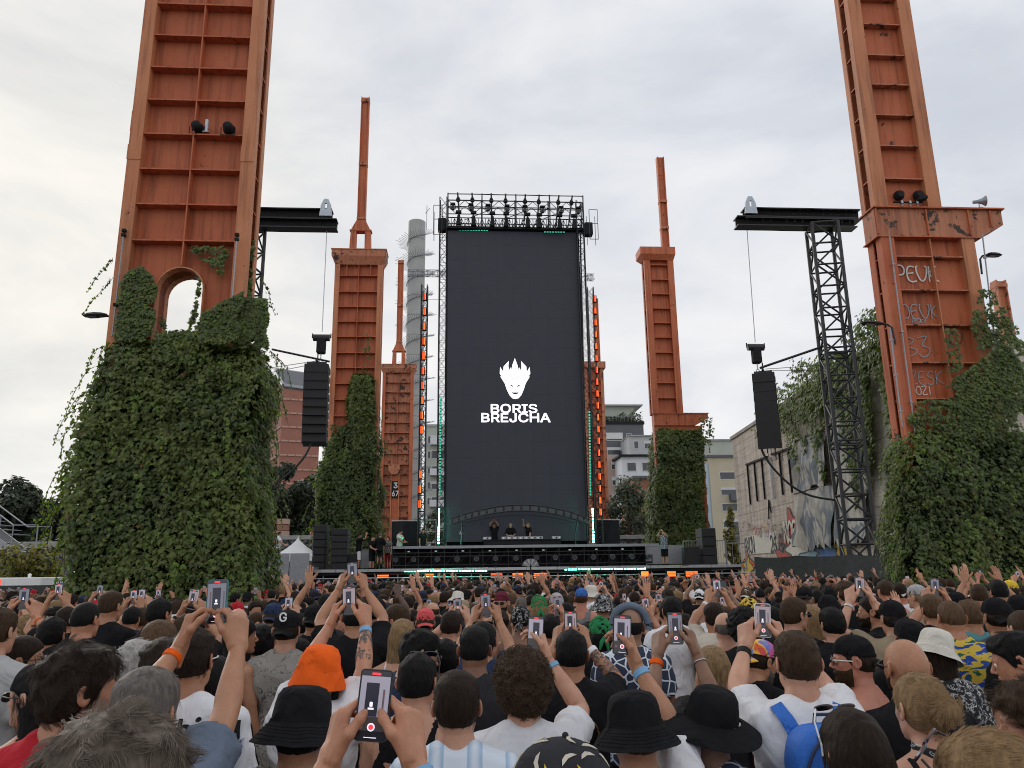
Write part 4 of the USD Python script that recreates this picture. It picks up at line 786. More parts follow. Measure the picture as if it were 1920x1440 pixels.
# ivy hanging over the bunker top
def bunker_ivy():
    rg = np.random.default_rng(31); n = 11000
    u = rg.beta(2.2, 1.2, n); x = 7.5 + u * (Lb - 4)
    top = zK + .5 + 1.9 * meshkit.fbm(np.c_[x * .35, x * 0, x * 0], 3, 3) * np.clip((x - 7.5) / 5, .15, 1)
    drop = (1.0 + 5.5 * np.clip(meshkit.fbm(np.c_[x * .7, x * 0 + 4, x * 0], 3, 9) - .35, 0, 1) * 2) * np.clip((x - 7) / 6, .2, 1.3)
    z = top - rg.uniform(0, 1, n) ** 1.3 * (drop + 1.5)
    y = -.35 - rg.uniform(0, .5, n) * np.where(z < zK, .7, 1) + np.where(z > zK, rg.uniform(0, 2.2, n), 0)
    p = np.c_[x, y, z]; k = meshkit.fbm(p * 1.1, 3, 6) > .40; p = p[k]; n = len(p)
    t = thing('climbing_ivy', 'ivy spilling over the top of the concrete wall behind the truss tower', 'ivy', loc=(A[0], A[1], 0), rz=yb)
    q = quat_basis(np.tile([0, -1., .5], (n, 1)) + rg.normal(0, .4, (n, 3)), np.tile([0, 0, -1.], (n, 1)) + rg.normal(0, .4, (n, 3)))
    scatter('foliage', IVY_PROTO, p, q, rg.uniform(.14, .28, n), rg.choice([0, 1, 1, 2], n, p=[.4, .3, .25, .05]), t)
    ms = []
    for i in range(30):
        x = rg.uniform(9, Lb + 2); ms.append(tube(np.c_[x + np.cumsum(rg.normal(0, .06, 12)), np.full(12, -.2), np.linspace(zK + .5, zK - rg.uniform(1, 4), 12)], .02, 4))
    obj('stem', cat(ms), BARK, t, kind='stuff')
bunker_ivy()

# ------------------------------------------------------------------ trees
def tree(name, label, px, ytop, wpx, Y, m, n=5000, leaf=.22, cone=0, zc0=.25, seed=0, group=None, ybase=None):
    rg = np.random.default_rng(seed + 100); c = P(px, 900, Y); zt = zpx(px, ytop, Y); rad = wpx / 2 * Y / FPX
    t = thing(name, label, 'tree', group, loc=(c[0], c[1], 0))
    zc = zt * (zc0 + 1) / 2; rz = zt * (1 - zc0) / 2
    nc = 46; d = rg.normal(0, 1, (nc, 3)); d /= np.linalg.norm(d, axis=1, keepdims=True); cen = d * (rg.uniform(.25, .92, nc) ** .6)[:, None] * [rad, rad, rz]; cen[:, 2] += zc
    if cone:
        f = 1 - cone * np.clip((cen[:, 2] - zc) / rz * .5 + .5, 0, 1); cen[:, :2] *= f[:, None]
    cr = rg.uniform(.22, .40, nc) * min(rad, rz) * (1.15)
    k = rg.integers(0, nc, n); e = rg.normal(0, 1, (n, 3)); e /= np.linalg.norm(e, axis=1, keepdims=True)
    p = cen[k] + e * (cr[k] * rg.uniform(.55, 1.05, n))[:, None]
    g = meshkit.fbm(p * .9 + seed, 3, seed) > .31; p, e = p[g], e[g]; n = len(p); p[:, 2] = np.maximum(p[:, 2], .3)
    q = quat_basis(e + [0, 0, .5] + rg.normal(0, .5, (n, 3)), e * .3 + rg.normal(0, .8, (n, 3)) - [0, 0, .5])
    scatter('crown', [(TREE_LEAF, m), (TREE_LEAF, TREE_D)], p, q, leaf * rg.uniform(.7, 1.5, n), (rg.uniform(0, 1, n) < .3).astype(int), t)
    obj('trunk', tube([(0, 0, 0), (.05, 0, zt * .25), (-.05, .05, zt * .55), (0, 0, zt * .8)], [rad * .07 + .08, rad * .06 + .06, rad * .03 + .04, .03], 8), BARK, t)
    for i in range(7):
        b = cen[i * 5]; obj('limb', tube([(0, 0, zt * .25 + .04 * i * zt), b * [.5, .5, .8] + [0, 0, .1 * zt], b], [.12, .07, .02], 5), BARK, t)
    return t
for i, (px, yt, w, Y, lab) in enumerate(((12, 905, 130, 62, 'dark rounded tree at the left edge behind the stairs'), (62, 918, 120, 66, 'dark lower tree second from the left edge'), (108, 938, 100, 64, 'dark tree tucked against the left ivy mass'), (500, 862, 90, 80, 'dark green tree hugging the right edge of the big left ivy'), (543, 868, 90, 82, 'dark green tree under the rose brick tower'), (583, 878, 80, 84, 'dark green tree just left of the spired pillar ivy'))):
    tree('dark_tree', lab, px, yt, w, Y, TREE_D, 12000, .42, zc0=.08, seed=i, group='dark trees behind the left wall')
tree('shrub', 'yellowing bushy shrub in front of the stone wall at the far left', 88, 996, 125, 30, TREE_Y, 4500, .15, zc0=.0, seed=11)
tree('silver_tree', 'silvery green rounded tree between the dark tower block and the ledged pillar', 1176, 880, 92, 74, TREE_G, 7000, .26, seed=12, zc0=.1)
tree('poplar', 'slim pointed green tree in front of the cream apartment tower', 1362, 944, 36, 76, TREE_Y, 2600, .24, cone=.75, zc0=.05, seed=13)
tree('shrub', 'green bush at the foot of the spiked column beside the screen', 818, 946, 52, 78, TREE_M, 2500, .24, zc0=.1, seed=14)

# ------------------------------------------------------------------ walls of stone in wire, stairs, huts
STONE = mat('gabion_stone', (.26, .26, .26), .9, var=.35, scale=3); STONE2 = mat('gabion_stone_dark', (.12, .12, .12), .9, var=.35, scale=3)
def gabion(label, x0, x1, yt, Y, m2=STONE, pl=.2):
    a, b = S(P(x0, 1020, Y)), S(P(x1, 1020, Y)); zt = zpx((x0 + x1) / 2, yt, Y); w = b[0] - a[0]; rg = np.random.default_rng(int(x0) + 505)
    t = thing('gabion_wall', label, 'wall', loc=ROT @ [a[0], a[1], 0], rz=YAW)
    obj('core', bx(0, w, .12, .8, 0, zt - .3), STONE2, t)
    st = trimesh.creation.icosphere(0); st.vertices *= .5; v = st.vertices; v += np.random.default_rng(2).normal(0, .07, v.shape)
    n = int(w * zt * 55); p = np.c_[rg.uniform(0, w, n), rg.uniform(0, .1, n), rg.uniform(.05, zt - .35, n)]
    scatter('stones', [(st, m2), (st, STONE2)], p, quat_from(rg.normal(0, 1, (n, 3)), rg.uniform(0, 6, n)), rg.uniform(.12, .3, n), rg.integers(0, 2, n), t)
    obj('coping', cbx(-.05, w + .05, -.15, 1.0, zt - .3, zt, .02), CONCGREY, t)
    return t
gabion('stone filled wire wall with pale coping behind the people on the left platform', 466, 600, 1004, 56)
gabion('dark stone filled wall at the far left below the stairs', -60, 122, 1016, 36, STONE2)
gabion('stone filled wire wall behind the stage, right of the black drape', 1160, 1226, 1003, 58)
c = P(0, 1010, 33); t = thing('metal_stairs', 'grey metal stairs with railing running down at the left edge', 'stairs', loc=(c[0] - 3.0, c[1], 0), rz=YAW)
za, zb_ = zpx(0, 996, 33), zpx(42, 1018, 33)
x1 = 3.0 + 42 * 33 / FPX
for s in (0, 1.1):
    obj('stringer', bar((0, s, za - .1 + 1.7), (x1 - .6, s, zb_ - .3), .06, .28), GREYM, t)
    obj('handrail', tube([(0, s, za + 2.6), (x1 - .6, s, zb_ + .75), (x1 + .4, s, zb_ + .75), (x1 + .42, s, zb_ - .2)], .03, 6), GREYM, t)
for k in range(9): obj('tread', bx(.1 + k * .38, .5 + k * .38, .05, 1.05, za + 1.5 - .2 * k - .03, za + 1.5 - .2 * k), GREYM, t)
for k in range(7):
    f = k / 6; x = f * (x1 - .6); obj('baluster', rod((x, 0, za + 1.5 + f * (zb_ - za - 1.8)), (x, 0, za + 2.6 + f * (zb_ + .75 - za - 2.6)), .02, 5), GREYM, t)
t = thing('trailer', 'long white trailer roof beyond the crowd at the left edge', 'trailer', loc=PH(-30, 1100, 0) * 0 + [*P(-30, 1090, 27)[:2], 0], rz=YAW)
zt = zpx(20, 1083, 27); w = 100 * 27 / FPX
obj('body', cbx(0, w, 0, 1.6, .5, zt, .03), WHITEP, t); obj('chassis', bx(.1, w - .1, .1, 1.5, .35, .497), BLACKM, t)
obj('roof_lamp', cat(lathe([(0, zt + .001), (.05, zt + .001), (.06, zt + .1), (0, zt + .14)], 10).apply_translation((w - .6, .4, 0))), WHITEP, t)
obj('sticker', bx(.25, .55, -.012, -.001, zt - .3, zt - .06), ORANGE_L, t)
for x in (.5, w - .6): obj('wheel', moved(trimesh.creation.cylinder(.3, .2, sections=16), (x, .12, .3), rx=math.pi / 2), BLACKM, t)
t = thing('hoarding', 'dark green site fence in front of the white trailer at the far left', 'fence', loc=[*P(-40, 1090, 26)[:2], 0], rz=YAW)
HOARD = mat('dark_hoarding', (.04, .045, .04), .8)
for k in range(3): obj('panel', bx(k * 1.2, k * 1.2 + 1.18, 0, .05, .05, zpx(20, 1098, 26)), HOARD, t)

# ------------------------------------------------------------------ the stage
YF, YD = 40.0, 43.0                                          # front edge of the stage, plane of the screen
zd = zpx(980, 1064, YF); SCREENK = M('led_screen')
usdkit.material(stage, SCREENK, {'tc': ('texture_coordinate', {}), 'b': ('brick_texture', dict(offset=0.0, scale=1.0, brick_width=.5, row_height=.5, mortar_size=.004, color1=(.025, .027, .034), color2=(.027, .029, .037), mortar=(.020, .021, .027))), 'sp': ('separate_xyz', {}), 'cb': ('combine_xyz', {}),
    'n': ('noise_texture', dict(scale=.25, detail=2)), 'p': ('principled_bsdf', dict(roughness=.5, specular_ior_level=.3, emission_color=(.30, .33, .46), emission_strength=.022))},
    [('tc.object', 'sp.vector'), ('sp.x', 'cb.x'), ('sp.z', 'cb.y'), ('cb.vector', 'b.vector'), ('b.color', 'p.base_color')], surface='p.BSDF')
SCREENW = mat('lit_screen_white', (.8, .78, .82), .5, emit=(.95, .90, 1.0), estr=.95, var=.02)
LINEK = mat('screen_line_grey', (.3, .28, .32), .5, emit=(.8, .72, .85), estr=.38)
sL, sR = P(840, 970, YD), P(1100, 970, YD); sw = 7.75; sc0 = P(969, 970, YD)
zbot, ztop = zpx(969, 1015, YD), zpx(965, 434, YD)
tV = thing('led_screen', 'tall black upright screen showing a white mask emblem and lettering, centre of the stage', 'screen', loc=(sc0[0], sc0[1], 0), rz=YAW)
# cabinets of the screen: one panel each
nx, nz = 8, 20; pw, ph = sw / nx, (ztop - zbot) / nz
for i in range(nx):
    for k in range(nz):
        obj('screen_panel', bx(-sw / 2 + pw * i + .002, -sw / 2 + pw * (i + 1) - .002, 0, .12, zbot + ph * k + .002, zbot + ph * (k + 1) - .002), SCREENK, tV)
obj('frame', cat(bx(-sw / 2 - .12, -sw / 2 - .004, -.02, .25, zbot, ztop + .1), bx(sw / 2 + .004, sw / 2 + .12, -.02, .25, zbot, ztop + .1), bx(-sw / 2 - .003, sw / 2 + .003, .125, .25, zbot, ztop + .1)), BLACKM, tV)
def sx(px, py): a = S(P(px, py, YD)) - S(sc0); return a[0], P(px, py, YD)[2]
mx0, mz1 = sx(936, 672); mx1, mz0 = sx(996, 748)
def me(u, v): return (mx0 + (mx1 - mx0) * (u - 590) / 600, mz1 - (mz1 - mz0) * (v - 128) / 780)      # drawn on the enlarged picture's grid
half = [(890, 128), (845, 250), (820, 350), (803, 305), (778, 368), (762, 280), (772, 182), (672, 290), (665, 395), (603, 295), (598, 430), (640, 485), (605, 478), (690, 612), (725, 720), (775, 830), (830, 890), (890, 908)]
full = half + [(1780 - x, y) for x, y in half[::-1][1:-1]]
face = Polygon([me(*p) for p in full]).buffer(0)
eye = Polygon([me(*p) for p in ((785, 650), (830, 640), (868, 684), (830, 672))]); eye2 = Polygon([me(1780 - x, y) for x, y in ((785, 650), (830, 640), (868, 684), (830, 672))])
mouth = Polygon([me(*p) for p in ((815, 765), (862, 784), (890, 778), (918, 784), (965, 765), (928, 812), (890, 818), (852, 812))])
obj('emblem', moved(upright(poly(face.difference(union_all([eye, eye2, mouth])), .01)), (0, -.004, 0)), SCREENW, tV)
ln = []
for pts in ([(720, 610), (730, 500), (790, 475), (850, 510), (890, 580)], [(712, 560), (725, 480), (690, 430)], [(745, 500), (790, 380)], [(830, 480), (890, 345)], [(890, 530), (830, 480), (815, 380)], [(760, 620), (790, 570), (850, 620)], [(770, 700), (790, 760), (830, 740), (870, 700)], [(640, 400), (720, 470)], [(650, 500), (710, 560)], [(780, 750), (880, 745)]):
    for mir in (0, 1):
        q = [me(1780 - x if mir else x, y) for x, y in pts]; ln.append(stroke(q, .011, .004))
obj('emblem_lines', moved(upright(cat(ln)), (0, -.015, 0)), LINEK, tV, kind='stuff')
for word, xa, xb, yt, yb_ in (('BORIS', 920, 1008, 758, 774), ('BREJCHA', 902, 1033, 775, 791)):
    m = meshkit.text_mesh(word, 1.0, .01, True); b = m.bounds; x0, z1 = sx(xa, yt); x1, z0 = sx(xb, yb_)
    m.apply_translation(-b[0]); e = m.extents; m.apply_transform(np.diag([(x1 - x0) / e[0], (z1 - z0) / e[1], 1, 1]))
    obj('lettering', moved(upright(m), (x0, -.004, z0)), SCREENW, tV)
# lower black masking of the screen and stage floor
def local(px, py, Y): return S(P(px, py, Y))
tW = thing('stage_deck', 'black raised festival stage with grey front rail below the big screen', 'stage', loc=ROT @ [local(575, 1064, YF)[0], local(980, 1064, YF)[1], 0], rz=YAW)
wS = local(1400, 1064, YF)[0] - local(575, 1064, YF)[0]
obj('deck', bx(0, wS, 0, 9, zd - .25, zd), BLACKM, tW)
for k in range(14): obj('edge_rail', bx(wS * k / 14 + .01, wS * (k + 1) / 14 - .01, -.06, -.002, zd - .12, zd + .02), ALU, tW)
for x in (2.0, 6.4, 13.2, 19.0, 22.6): obj('red_mark', bx(x, x + .35, -.067, -.061, zd - .03, zd + .015), mat('red_tape', (.5, .04, .03), .6), tW)
obj('skirt', bx(0, wS, .5, .56, 0, zd - .26), CLOTHB, tW)
for k in range(12):
    x = wS * (k + .5) / 12; obj('scaffold_leg', rod((x, .3, 0), (x, .3, zd - .252), .03, 8), ALU, tW)
    if k in (0, 1, 2, 9, 10, 11):
        obj('scaffold_brace', rod((x - wS / 24, .25, .3), (x + wS / 24, .25, zd - .4), .024, 6), ALU, tW); obj('scaffold_brace', rod((x - wS / 24, .35, zd - .4), (x + wS / 24, .35, .3), .024, 6), ALU, tW)
obj('lower_rail', rod((-.4, -.3, zd - .42), (wS + 1.0, -.3, zd - .42), .03, 8), ALU, tW)
def led_bar(label, a, b, m, group=None, r=.035):
    T = thing('led_bar', label, 'light', group, loc=a); a0, b0 = np.zeros(3), np.asarray(b) - a
    obj('housing', bar(a0 + [0, .06, 0], b0 + [0, .06, 0], .1, .08), BLACKM, T)
    L = np.linalg.norm(b0); n = max(4, int(L / .16))
    for k in range(min(n, 60)):
        obj('diode', bar(a0 + (b0 - a0) * (k + .2) / n, a0 + (b0 - a0) * (k + .8) / n, r * 1.6, r * 1.6), m, T)
    return T
led_bar('glowing green white light bar along the stage front, left one', P(757, 1071, YF - .4), P(914, 1070, YF - .4), LED_G)
led_bar('glowing green white light bar along the stage front, right one', P(1058, 1068, YF - .4), P(1212, 1066, YF - .4), LED_G)
led_bar('upright glowing green white light bar left of the screen foot', P(822, 1021, YD - .5), P(823.5, 952, YD - .5), LED_G, r=.05)
led_bar('upright glowing green white light bar right of the screen foot', P(1113, 1019, YD - .5), P(1111, 952, YD - .5), LED_G, r=.05)
led_bar('faint upright green light bar high on the left screen truss', P(824.5, 930, YD - .4), P(826, 745, YD - .4), LED_D, r=.05)
led_bar('faint upright green light bar high on the right screen truss', P(1107, 930, YD - .4), P(1105, 770, YD - .4), LED_D, r=.05)
led_bar('dim green light bar over the top left edge of the screen', P(845, 431, YD - .15), P(916, 432.5, YD - .15), LED_D, r=.03)
led_bar('dim green light bar over the top right edge of the screen', P(1019, 435, YD - .15), P(1060, 435.5, YD - .15), LED_D, r=.03)
def blinder(label, px, py, Y, w, h, n=2, hot=True, group=None, vert=False):
    c = P(px, py, Y); t = thing('blinder_light', label, 'light', group, loc=c, rz=YAW)
    obj('housing', bx(-w / 2 - .03, w / 2 + .03, .0, .2, -h / 2 - .03, h / 2 + .03), BLACKM, t)
    for k in range(n):
        if vert: obj('lamp', bx(-w / 2 + w * k / n + .015, -w / 2 + w * (k + 1) / n - .015, -.02, -.001, -h / 2, h / 2), ORANGE_H if (k % 2) else ORANGE_L, t)
        else: obj('lamp', bx(-w / 2, w / 2, -.02, -.001, -h / 2 + h * k / n + .015, -h / 2 + h * (k + 1) / n - .015), ORANGE_H if hot else ORANGE_L, t)
    return t
ord_ = ['leftmost', 'second from the left', 'third from the left', 'fourth from the left', 'fifth from the left', 'sixth from the left', 'third from the right', 'second from the right', 'rightmost']
for i, (px, w, n) in enumerate(((679, .5, 2), (718, .72, 3), (805, .55, 2), (931, .7, 2), (971, .65, 2), (1013, .8, 3), (1209, .45, 1), (1259, .55, 2), (1297, .75, 3))):
    blinder(f'orange blinder light under the stage edge, {ord_[i]} of the row', px, 1079 if i < 6 else 1076, YF - .2, w * .8, .27, n, i != 3, 'orange blinders under the stage')
# raised DJ riser with its lamp-filled front
zr_ = zpx(980, 1022, YD - 1.2); xa, xb = local(738, 1022, YD - 1.2)[0], local(1240, 1022, YD - 1.2)[0]; yr = local(980, 1022, YD - 1.2)[1]
tR = thing('riser', 'black performer riser with a pipe front full of spotlights, behind the stage edge', 'platform', loc=ROT @ [xa, yr, 0], rz=YAW); wr = xb - xa
obj('top', bx(0, wr, .0, 3.6, zr_ - .12, zr_), BLACKM, tR); obj('edge', bx(0, wr, -.05, -.002, zr_ - .13, zr_ + .01), GREYM, tR); obj('back_cloth', bx(0, wr, 1.2, 1.26, zd + .002, zr_ - .122), CLOTHB, tR)
for z in (zd + .18, zd + .62, zr_ - .35): obj('pipe', rod((0, .05, z), (wr, .05, z), .03, 8), BLACK, tR)
for k in range(22): x = wr * k / 21; obj('post', rod((x, .05, zd + .003), (x, .05, zr_ - .121), .025, 6), BLACK, tR)
for k in range(21): x = wr * k / 21; obj('brace', rod((x, .12, zd + .1), (x + wr / 21, .12, zr_ - .2), .014, 5), BLACK, tR)
for k in range(10): obj('white_tag', bx(wr * (k + .55) / 10, wr * (k + .55) / 10 + .12, -.055, -.051, zr_ - .3, zr_ - .24), WHITEP, tR)
words = ['leftmost', 'second', 'third', 'fourth', 'fifth', 'sixth', 'seventh', 'eighth', 'ninth', 'tenth', 'eleventh', 'twelfth', 'thirteenth', 'rightmost']
spots = [742, 776, 820, 857, 893, 929, 967, 1005, 1041, 1077, 1112, 1148, 1184, 1216]
def moving_head(label, loc, s=1.0, hang=False, group=None):
    t = thing('moving_head_light', label, 'light', group, loc=loc, rz=YAW, scale=s)
    g = -1 if hang else 1
    obj('base', cbx(-.2, .2, -.15, .15, *(sorted((0, .14 * g))), .02), BLACKM, t)
    obj('yoke', cat(bx(-.24, -.19, -.05, .05, *sorted((.141 * g, .55 * g))), bx(.19, .24, -.05, .05, *sorted((.141 * g, .55 * g)))), BLACKM, t)
    obj('head', moved(lathe([(0, .2), (.12, .2), (.17, .08), (.175, -.16), (.155, -.16), (.15, -.12), (0, -.12)], 16), (0, 0, .42 * g), rx=math.pi / 2 * .95), BLACK, t)
    obj('lens', moved(trimesh.creation.cylinder(.145, .01, sections=16), (0, -.165, .42 * g), rx=math.pi / 2), GREYM, t)
    return t
for i, px in enumerate(spots):
    q = P(px, 1047 if px < 1000 else 1045, YD - 1.5); moving_head(f'round black spotlight in the riser front, {words[i]} from the left' if 0 < i < 13 else f'round black spotlight in the riser front, {words[i]} one', (q[0], q[1], zd + .12), .85, group='spotlights in the riser front')
# dj table
q0, q1 = local(905, 1018, YD - 1.2), local(1055, 1018, YD - 1.2); zt = zpx(980, 1016, YD - 1.2)
t = thing('mixing_desk', 'long black performer table with silver players and mixers on the riser', 'table', loc=ROT @ [q0[0], q0[1], zr_], rz=YAW); wq = q1[0] - q0[0]; hq = zt - zr_
hq = max(hq, .25)
obj('table_top', bx(0, wq, 0, .8, hq, hq + .06), BLACKM, t); obj('front_cloth', bx(.05, wq - .05, .03, .06, 0, hq - .002), CLOTHB, t)
for x in (.1, wq - .15): obj('leg', bx(x, x + .05, .6, .65, 0, hq - .001), BLACK, t)
for a_, b_ in ((.02, .48), (1.05, 3.35), (3.85, 4.33)):
    f = wq / 4.4; tp = obj('player', cbx(a_ * f, b_ * f, -.02, .5, hq + .062, hq + .2, .012), ALU, t)
    for k in range(int((b_ - a_) / .16)): obj('fader', bx((a_ + .05 + .16 * k) * f, (a_ + .13 + .16 * k) * f, -.026, -.021, hq + .09, hq + .165), BLACKM if k % 2 else WHITEP, tp)
# curved canopy girder over the performers
Yc = YD - 1.0; tc_ = thing('arched_truss', 'curved grey girder arching over the performers in front of the screen', 'truss', loc=P(977, 948, Yc), rz=YAW)
o = P(977, 948, Yc); pts = []
for px, py in ((848, 973), (876, 963), (905, 956), (940, 949.5), (977, 947), (1014, 949), (1050, 955), (1080, 963), (1106, 974)):
    v = S(P(px, py, Yc)) - S(o); pts.append((v[0], 0, v[2]))
pts = np.array(pts); from scipy.interpolate import CubicSpline
cs = CubicSpline(np.linspace(0, 1, len(pts)), pts); N = 19; pp = cs(np.linspace(0, 1, N * 2 - 1))
for dz, dy in ((0, -.2), (-.32, -.2), (-.16, .2)): obj('chord', tube(pp + [0, dy, dz], .045, 6), BLACK, tc_)
for k in range(0, N * 2 - 2, 2):
    a, b = pp[k], pp[k + 2]; q = np.array([a + [.06, -.2, -.04], b + [-.06, -.2, -.04], b + [-.06, -.2, -.28], a + [.06, -.2, -.28]])
    obj('infill_panel', trimesh.convex.convex_hull(np.vstack([q, q + [0, .03, 0]])), mat('girder_panel', (.085, .085, .095), .6) if k == 0 else M('girder_panel'), tc_)
    obj('web_bar', rod(a + [0, -.2, 0], a + [0, -.2, -.32], .03, 5), BLACK, tc_); obj('web_bar', rod(a + [0, -.2, -.32], a + [0, .2, -.16], .02, 5), BLACK, tc_)
lp = pp[2]; obj('post', tube([lp + [.15, 0, -.3], [lp[0] + .15, 0, lp[2] - 1], [lp[0] + .12, 0, zr_ - o[2]]], .045, 6), BLACK, tc_)
lp = pp[-4]; obj('post', tube([lp + [-.15, 0, -.3], [lp[0] - .3, 0, lp[2] - .9], [lp[0] - .3, 0, zr_ - o[2]]], .03, 6), BLACK, tc_)
obj('under_cable', tube(np.array([cs(u) + [0, .1, -.42 - .10 * math.sin(u * 3.14)] for u in np.linspace(.08, .92, 16)]), .02, 4), BLACK, tc_)
t = thing('par_lamp', 'small white lamp head on a stand under the left end of the curved girder', 'light', loc=P(865, 1000, YD - .8), rz=YAW)
obj('head', moved(lathe([(0, .12), (.09, .1), (.11, -.08), (.09, -.08), (0, -.05)], 12), rx=math.pi / 2), ALU, t); obj('stand', rod((0, .05, -.1), (0, .05, -1.0), .02), BLACK, t)
# black drapes left and right of the screen foot
def drape(label, x0, x1, yt, Y, yb_=1030):
    a, b = local(x0, yt, Y), local(x1, yt, Y); zt, z0 = zpx(x0, yt, Y), zd
    t = thing('stage_drape', label, 'curtain', loc=ROT @ [a[0], a[1], 0], rz=YAW); w = b[0] - a[0]; n, k = 40, 8
    X, Z = np.meshgrid(np.linspace(0, w, n), np.linspace(z0, zt, k), indexing='ij'); fold = .10 * np.sin(X * 5 + 1.5 * np.sin(X * 2.1)) * np.linspace(1, .5, k)[None] + .05 * np.sin(Z * 1.2 + X)
    v = np.stack([X, fold, Z], -1).reshape(-1, 3); f = [(i * k + j, (i + 1) * k + j, (i + 1) * k + j + 1, i * k + j + 1) for i in range(n - 1) for j in range(k - 1)]
    obj('cloth', (v, np.array(f)), CLOTHB, t, smooth=True)
    obj('frame', cat(rod((0, .2, z0), (0, .2, zt + .03), .03), rod((w, .2, z0), (w, .2, zt + .03), .03), rod((-.05, .2, zt + .04), (w + .05, .2, zt + .04), .03)), ALU, t)
drape('black stage drape on a pipe frame left of the green light bar', 735, 787, 978, YD + 1.2)
drape('black stage drape on a pipe frame right of the screen', 1116, 1162, 976, YD + 1.2)
drape('black masking cloth behind the performers below the screen', 838, 1104, 1000, YD + .5)
# access scaffold between left drape and screen
a = local(788, 975, YD + .6); b = local(836, 975, YD + .6); t = thing('access_scaffold', 'grey pipe scaffold ladder between the left drape and the screen', 'scaffold', loc=ROT @ [a[0], a[1], 0], rz=YAW); w = b[0] - a[0]
for x in (0, w * .62, w): obj('upright', rod((x, 0, zd), (x, 0, zpx(800, 972, YD)), .03), ALU, t)
for z in np.linspace(zd + .8, zpx(800, 974, YD), 4): obj('ledger', rod((0, 0, z), (w, 0, z), .028), ALU, t)
obj('diagonal', rod((0, .05, zpx(800, 978, YD)), (w, .05, zpx(800, 970, YD)), .03), ALU, t)

# ---- lattice towers carrying the screen and rig
def mast(label, px0, px1, ytop, ybot, Y, w, sq=True):
    a, b = P(px0, ybot, Y), P(px1, ytop, Y)
    t = thing('lattice_mast', label, 'truss', loc=(a[0], a[1], 0)); top = b - [a[0], a[1], 0]
    top[:2] *= 0.0
    z0 = zd; L = top[2] - z0; c = w / 2
    for x in (-c, c):
        for y in (-c, c): obj('chord', rod((x, y, z0), (x, y, top[2]), .03, 6), BLACK, t)
    n = max(6, int(L / (w * 1.25))); ms = []
    for k in range(n):
        za, zb_ = z0 + L * k / n, z0 + L * (k + 1) / n
        for (x0, y0), (x1, y1) in (((-c, -c), (c, -c)), ((c, -c), (c, c)), ((c, c), (-c, c)), ((-c, c), (-c, -c))):
            s = k % 2; ms.append(rod((x0, y0, za) if s else (x1, y1, za), (x1, y1, zb_) if s else (x0, y0, zb_), .016, 4)); ms.append(rod((x0, y0, za), (x1, y1, za), .014, 4))
    obj('lacing', cat(ms), BLACK, t, kind='stuff'); return t
mast('thin black lattice mast at the left edge of the screen, carrying the top rig', 826.5, 831, 372, 1010, YD, .42)
mast('thin black lattice mast at the right edge of the screen, carrying the top rig', 1109, 1103, 378, 1010, YD, .42)
mast('slim black lattice mast full of orange lamps, left of the screen', 790, 798, 535, 975, YD + .4, .35)
mast('slim black lattice mast full of orange lamps, right of the screen', 1123, 1112, 540, 965, YD + .4, .35)
def rope(label, px0, y0, px1, y1, Y, r=.03, m=BLACK, name='cable'):
    a, b = P(px0, y0, Y), P(px1, y1, Y); t = thing(name, label, 'cable', loc=a); obj('wire', rod((0, 0, 0), b - a, r, 6), m, t); return t
rope('black cable running up the left border of the screen', 838, 1010, 843, 432, YD - .1, .05); rope('black cable running up the right border of the screen', 1101, 1010, 1088, 436, YD - .1, .05)
for k, y in enumerate(list(np.linspace(556, 945, 15)) + []):
    if k in (10, 11): continue
    px = 799 - (y - 540) * .0255
    blinder(f'orange blinder on the left lamp mast, {["topmost", "second", "third", "fourth", "fifth", "sixth", "seventh", "eighth", "ninth", "tenth", "eleventh", "twelfth", "thirteenth", "second lowest", "lowest"][k]} down', px - 2, y, YD + .1, .16, .42, 2, True, 'orange lamps on the left mast', True)
for k, y in enumerate(np.linspace(560, 960, 19)):
    px = 1113 + (y - 540) * .026
    n_ = ["topmost", "second", "third", "fourth", "fifth", "sixth", "seventh", "eighth", "ninth", "tenth", "eleventh", "twelfth", "thirteenth", "fourteenth", "fifteenth", "sixteenth", "third lowest", "second lowest", "lowest"][k]
    blinder(f'orange blinder on the right lamp mast, {n_} down', px + 2, y, YD + .1, .14, .36, 2, True, 'orange lamps on the right mast', True)
# ---- top rig above the screen
oT = P(965, 432, YD); tT = thing('lighting_rig', 'wide lattice lighting rig on top of the big screen', 'truss', loc=oT, rz=YAW)
def tl(px, py, dy=0): v = S(P(px, py, YD)) - S(oT); return np.array([v[0], dy, v[2]])
XL, XR = tl(840, 400)[0], tl(1094, 404)[0]; z_a, z_b, z_c, z_d = tl(965, 370)[2], tl(965, 382)[2], tl(965, 396)[2], tl(965, 414)[2]
for nm, z in (('top_rail', z_a), ('rail', z_b), ('rail', z_c), ('rail', z_d)):
    for dy in (-.3, .5): obj(nm, rod((XL, dy, z), (XR, dy, z), .03, 6), BLACK, tT)
for k in range(5):
    x = XL + (XR - XL) * k / 4
    for dy in (-.3, .5): obj('upright', rod((x, dy, 0), (x, dy, z_a + .05), .04, 6), BLACK, tT)
    obj('cross_bar', rod((x, -.3, z_b), (x, .5, z_b), .03, 5), BLACK, tT)
ms = []
for k in range(16):
    xa_, xb_ = XL + (XR - XL) * k / 16, XL + (XR - XL) * (k + 1) / 16; s = k % 2
    for dy in (-.3, .5): ms.append(rod((xa_, dy, z_c if s else z_b), (xb_, dy, z_b if s else z_c), .02, 4))
for k in range(40):
    xa_, xb_ = XL + (XR - XL) * k / 40, XL + (XR - XL) * (k + 1) / 40; s = k % 2
    for dy in (-.2, .3): ms.append(rod((xa_, dy, .1 if s else z_d), (xb_, dy, z_d if s else .1), .02, 4))
    ms.append(rod((xa_, -.2, .1), (xa_, -.2, z_d), .02, 4))
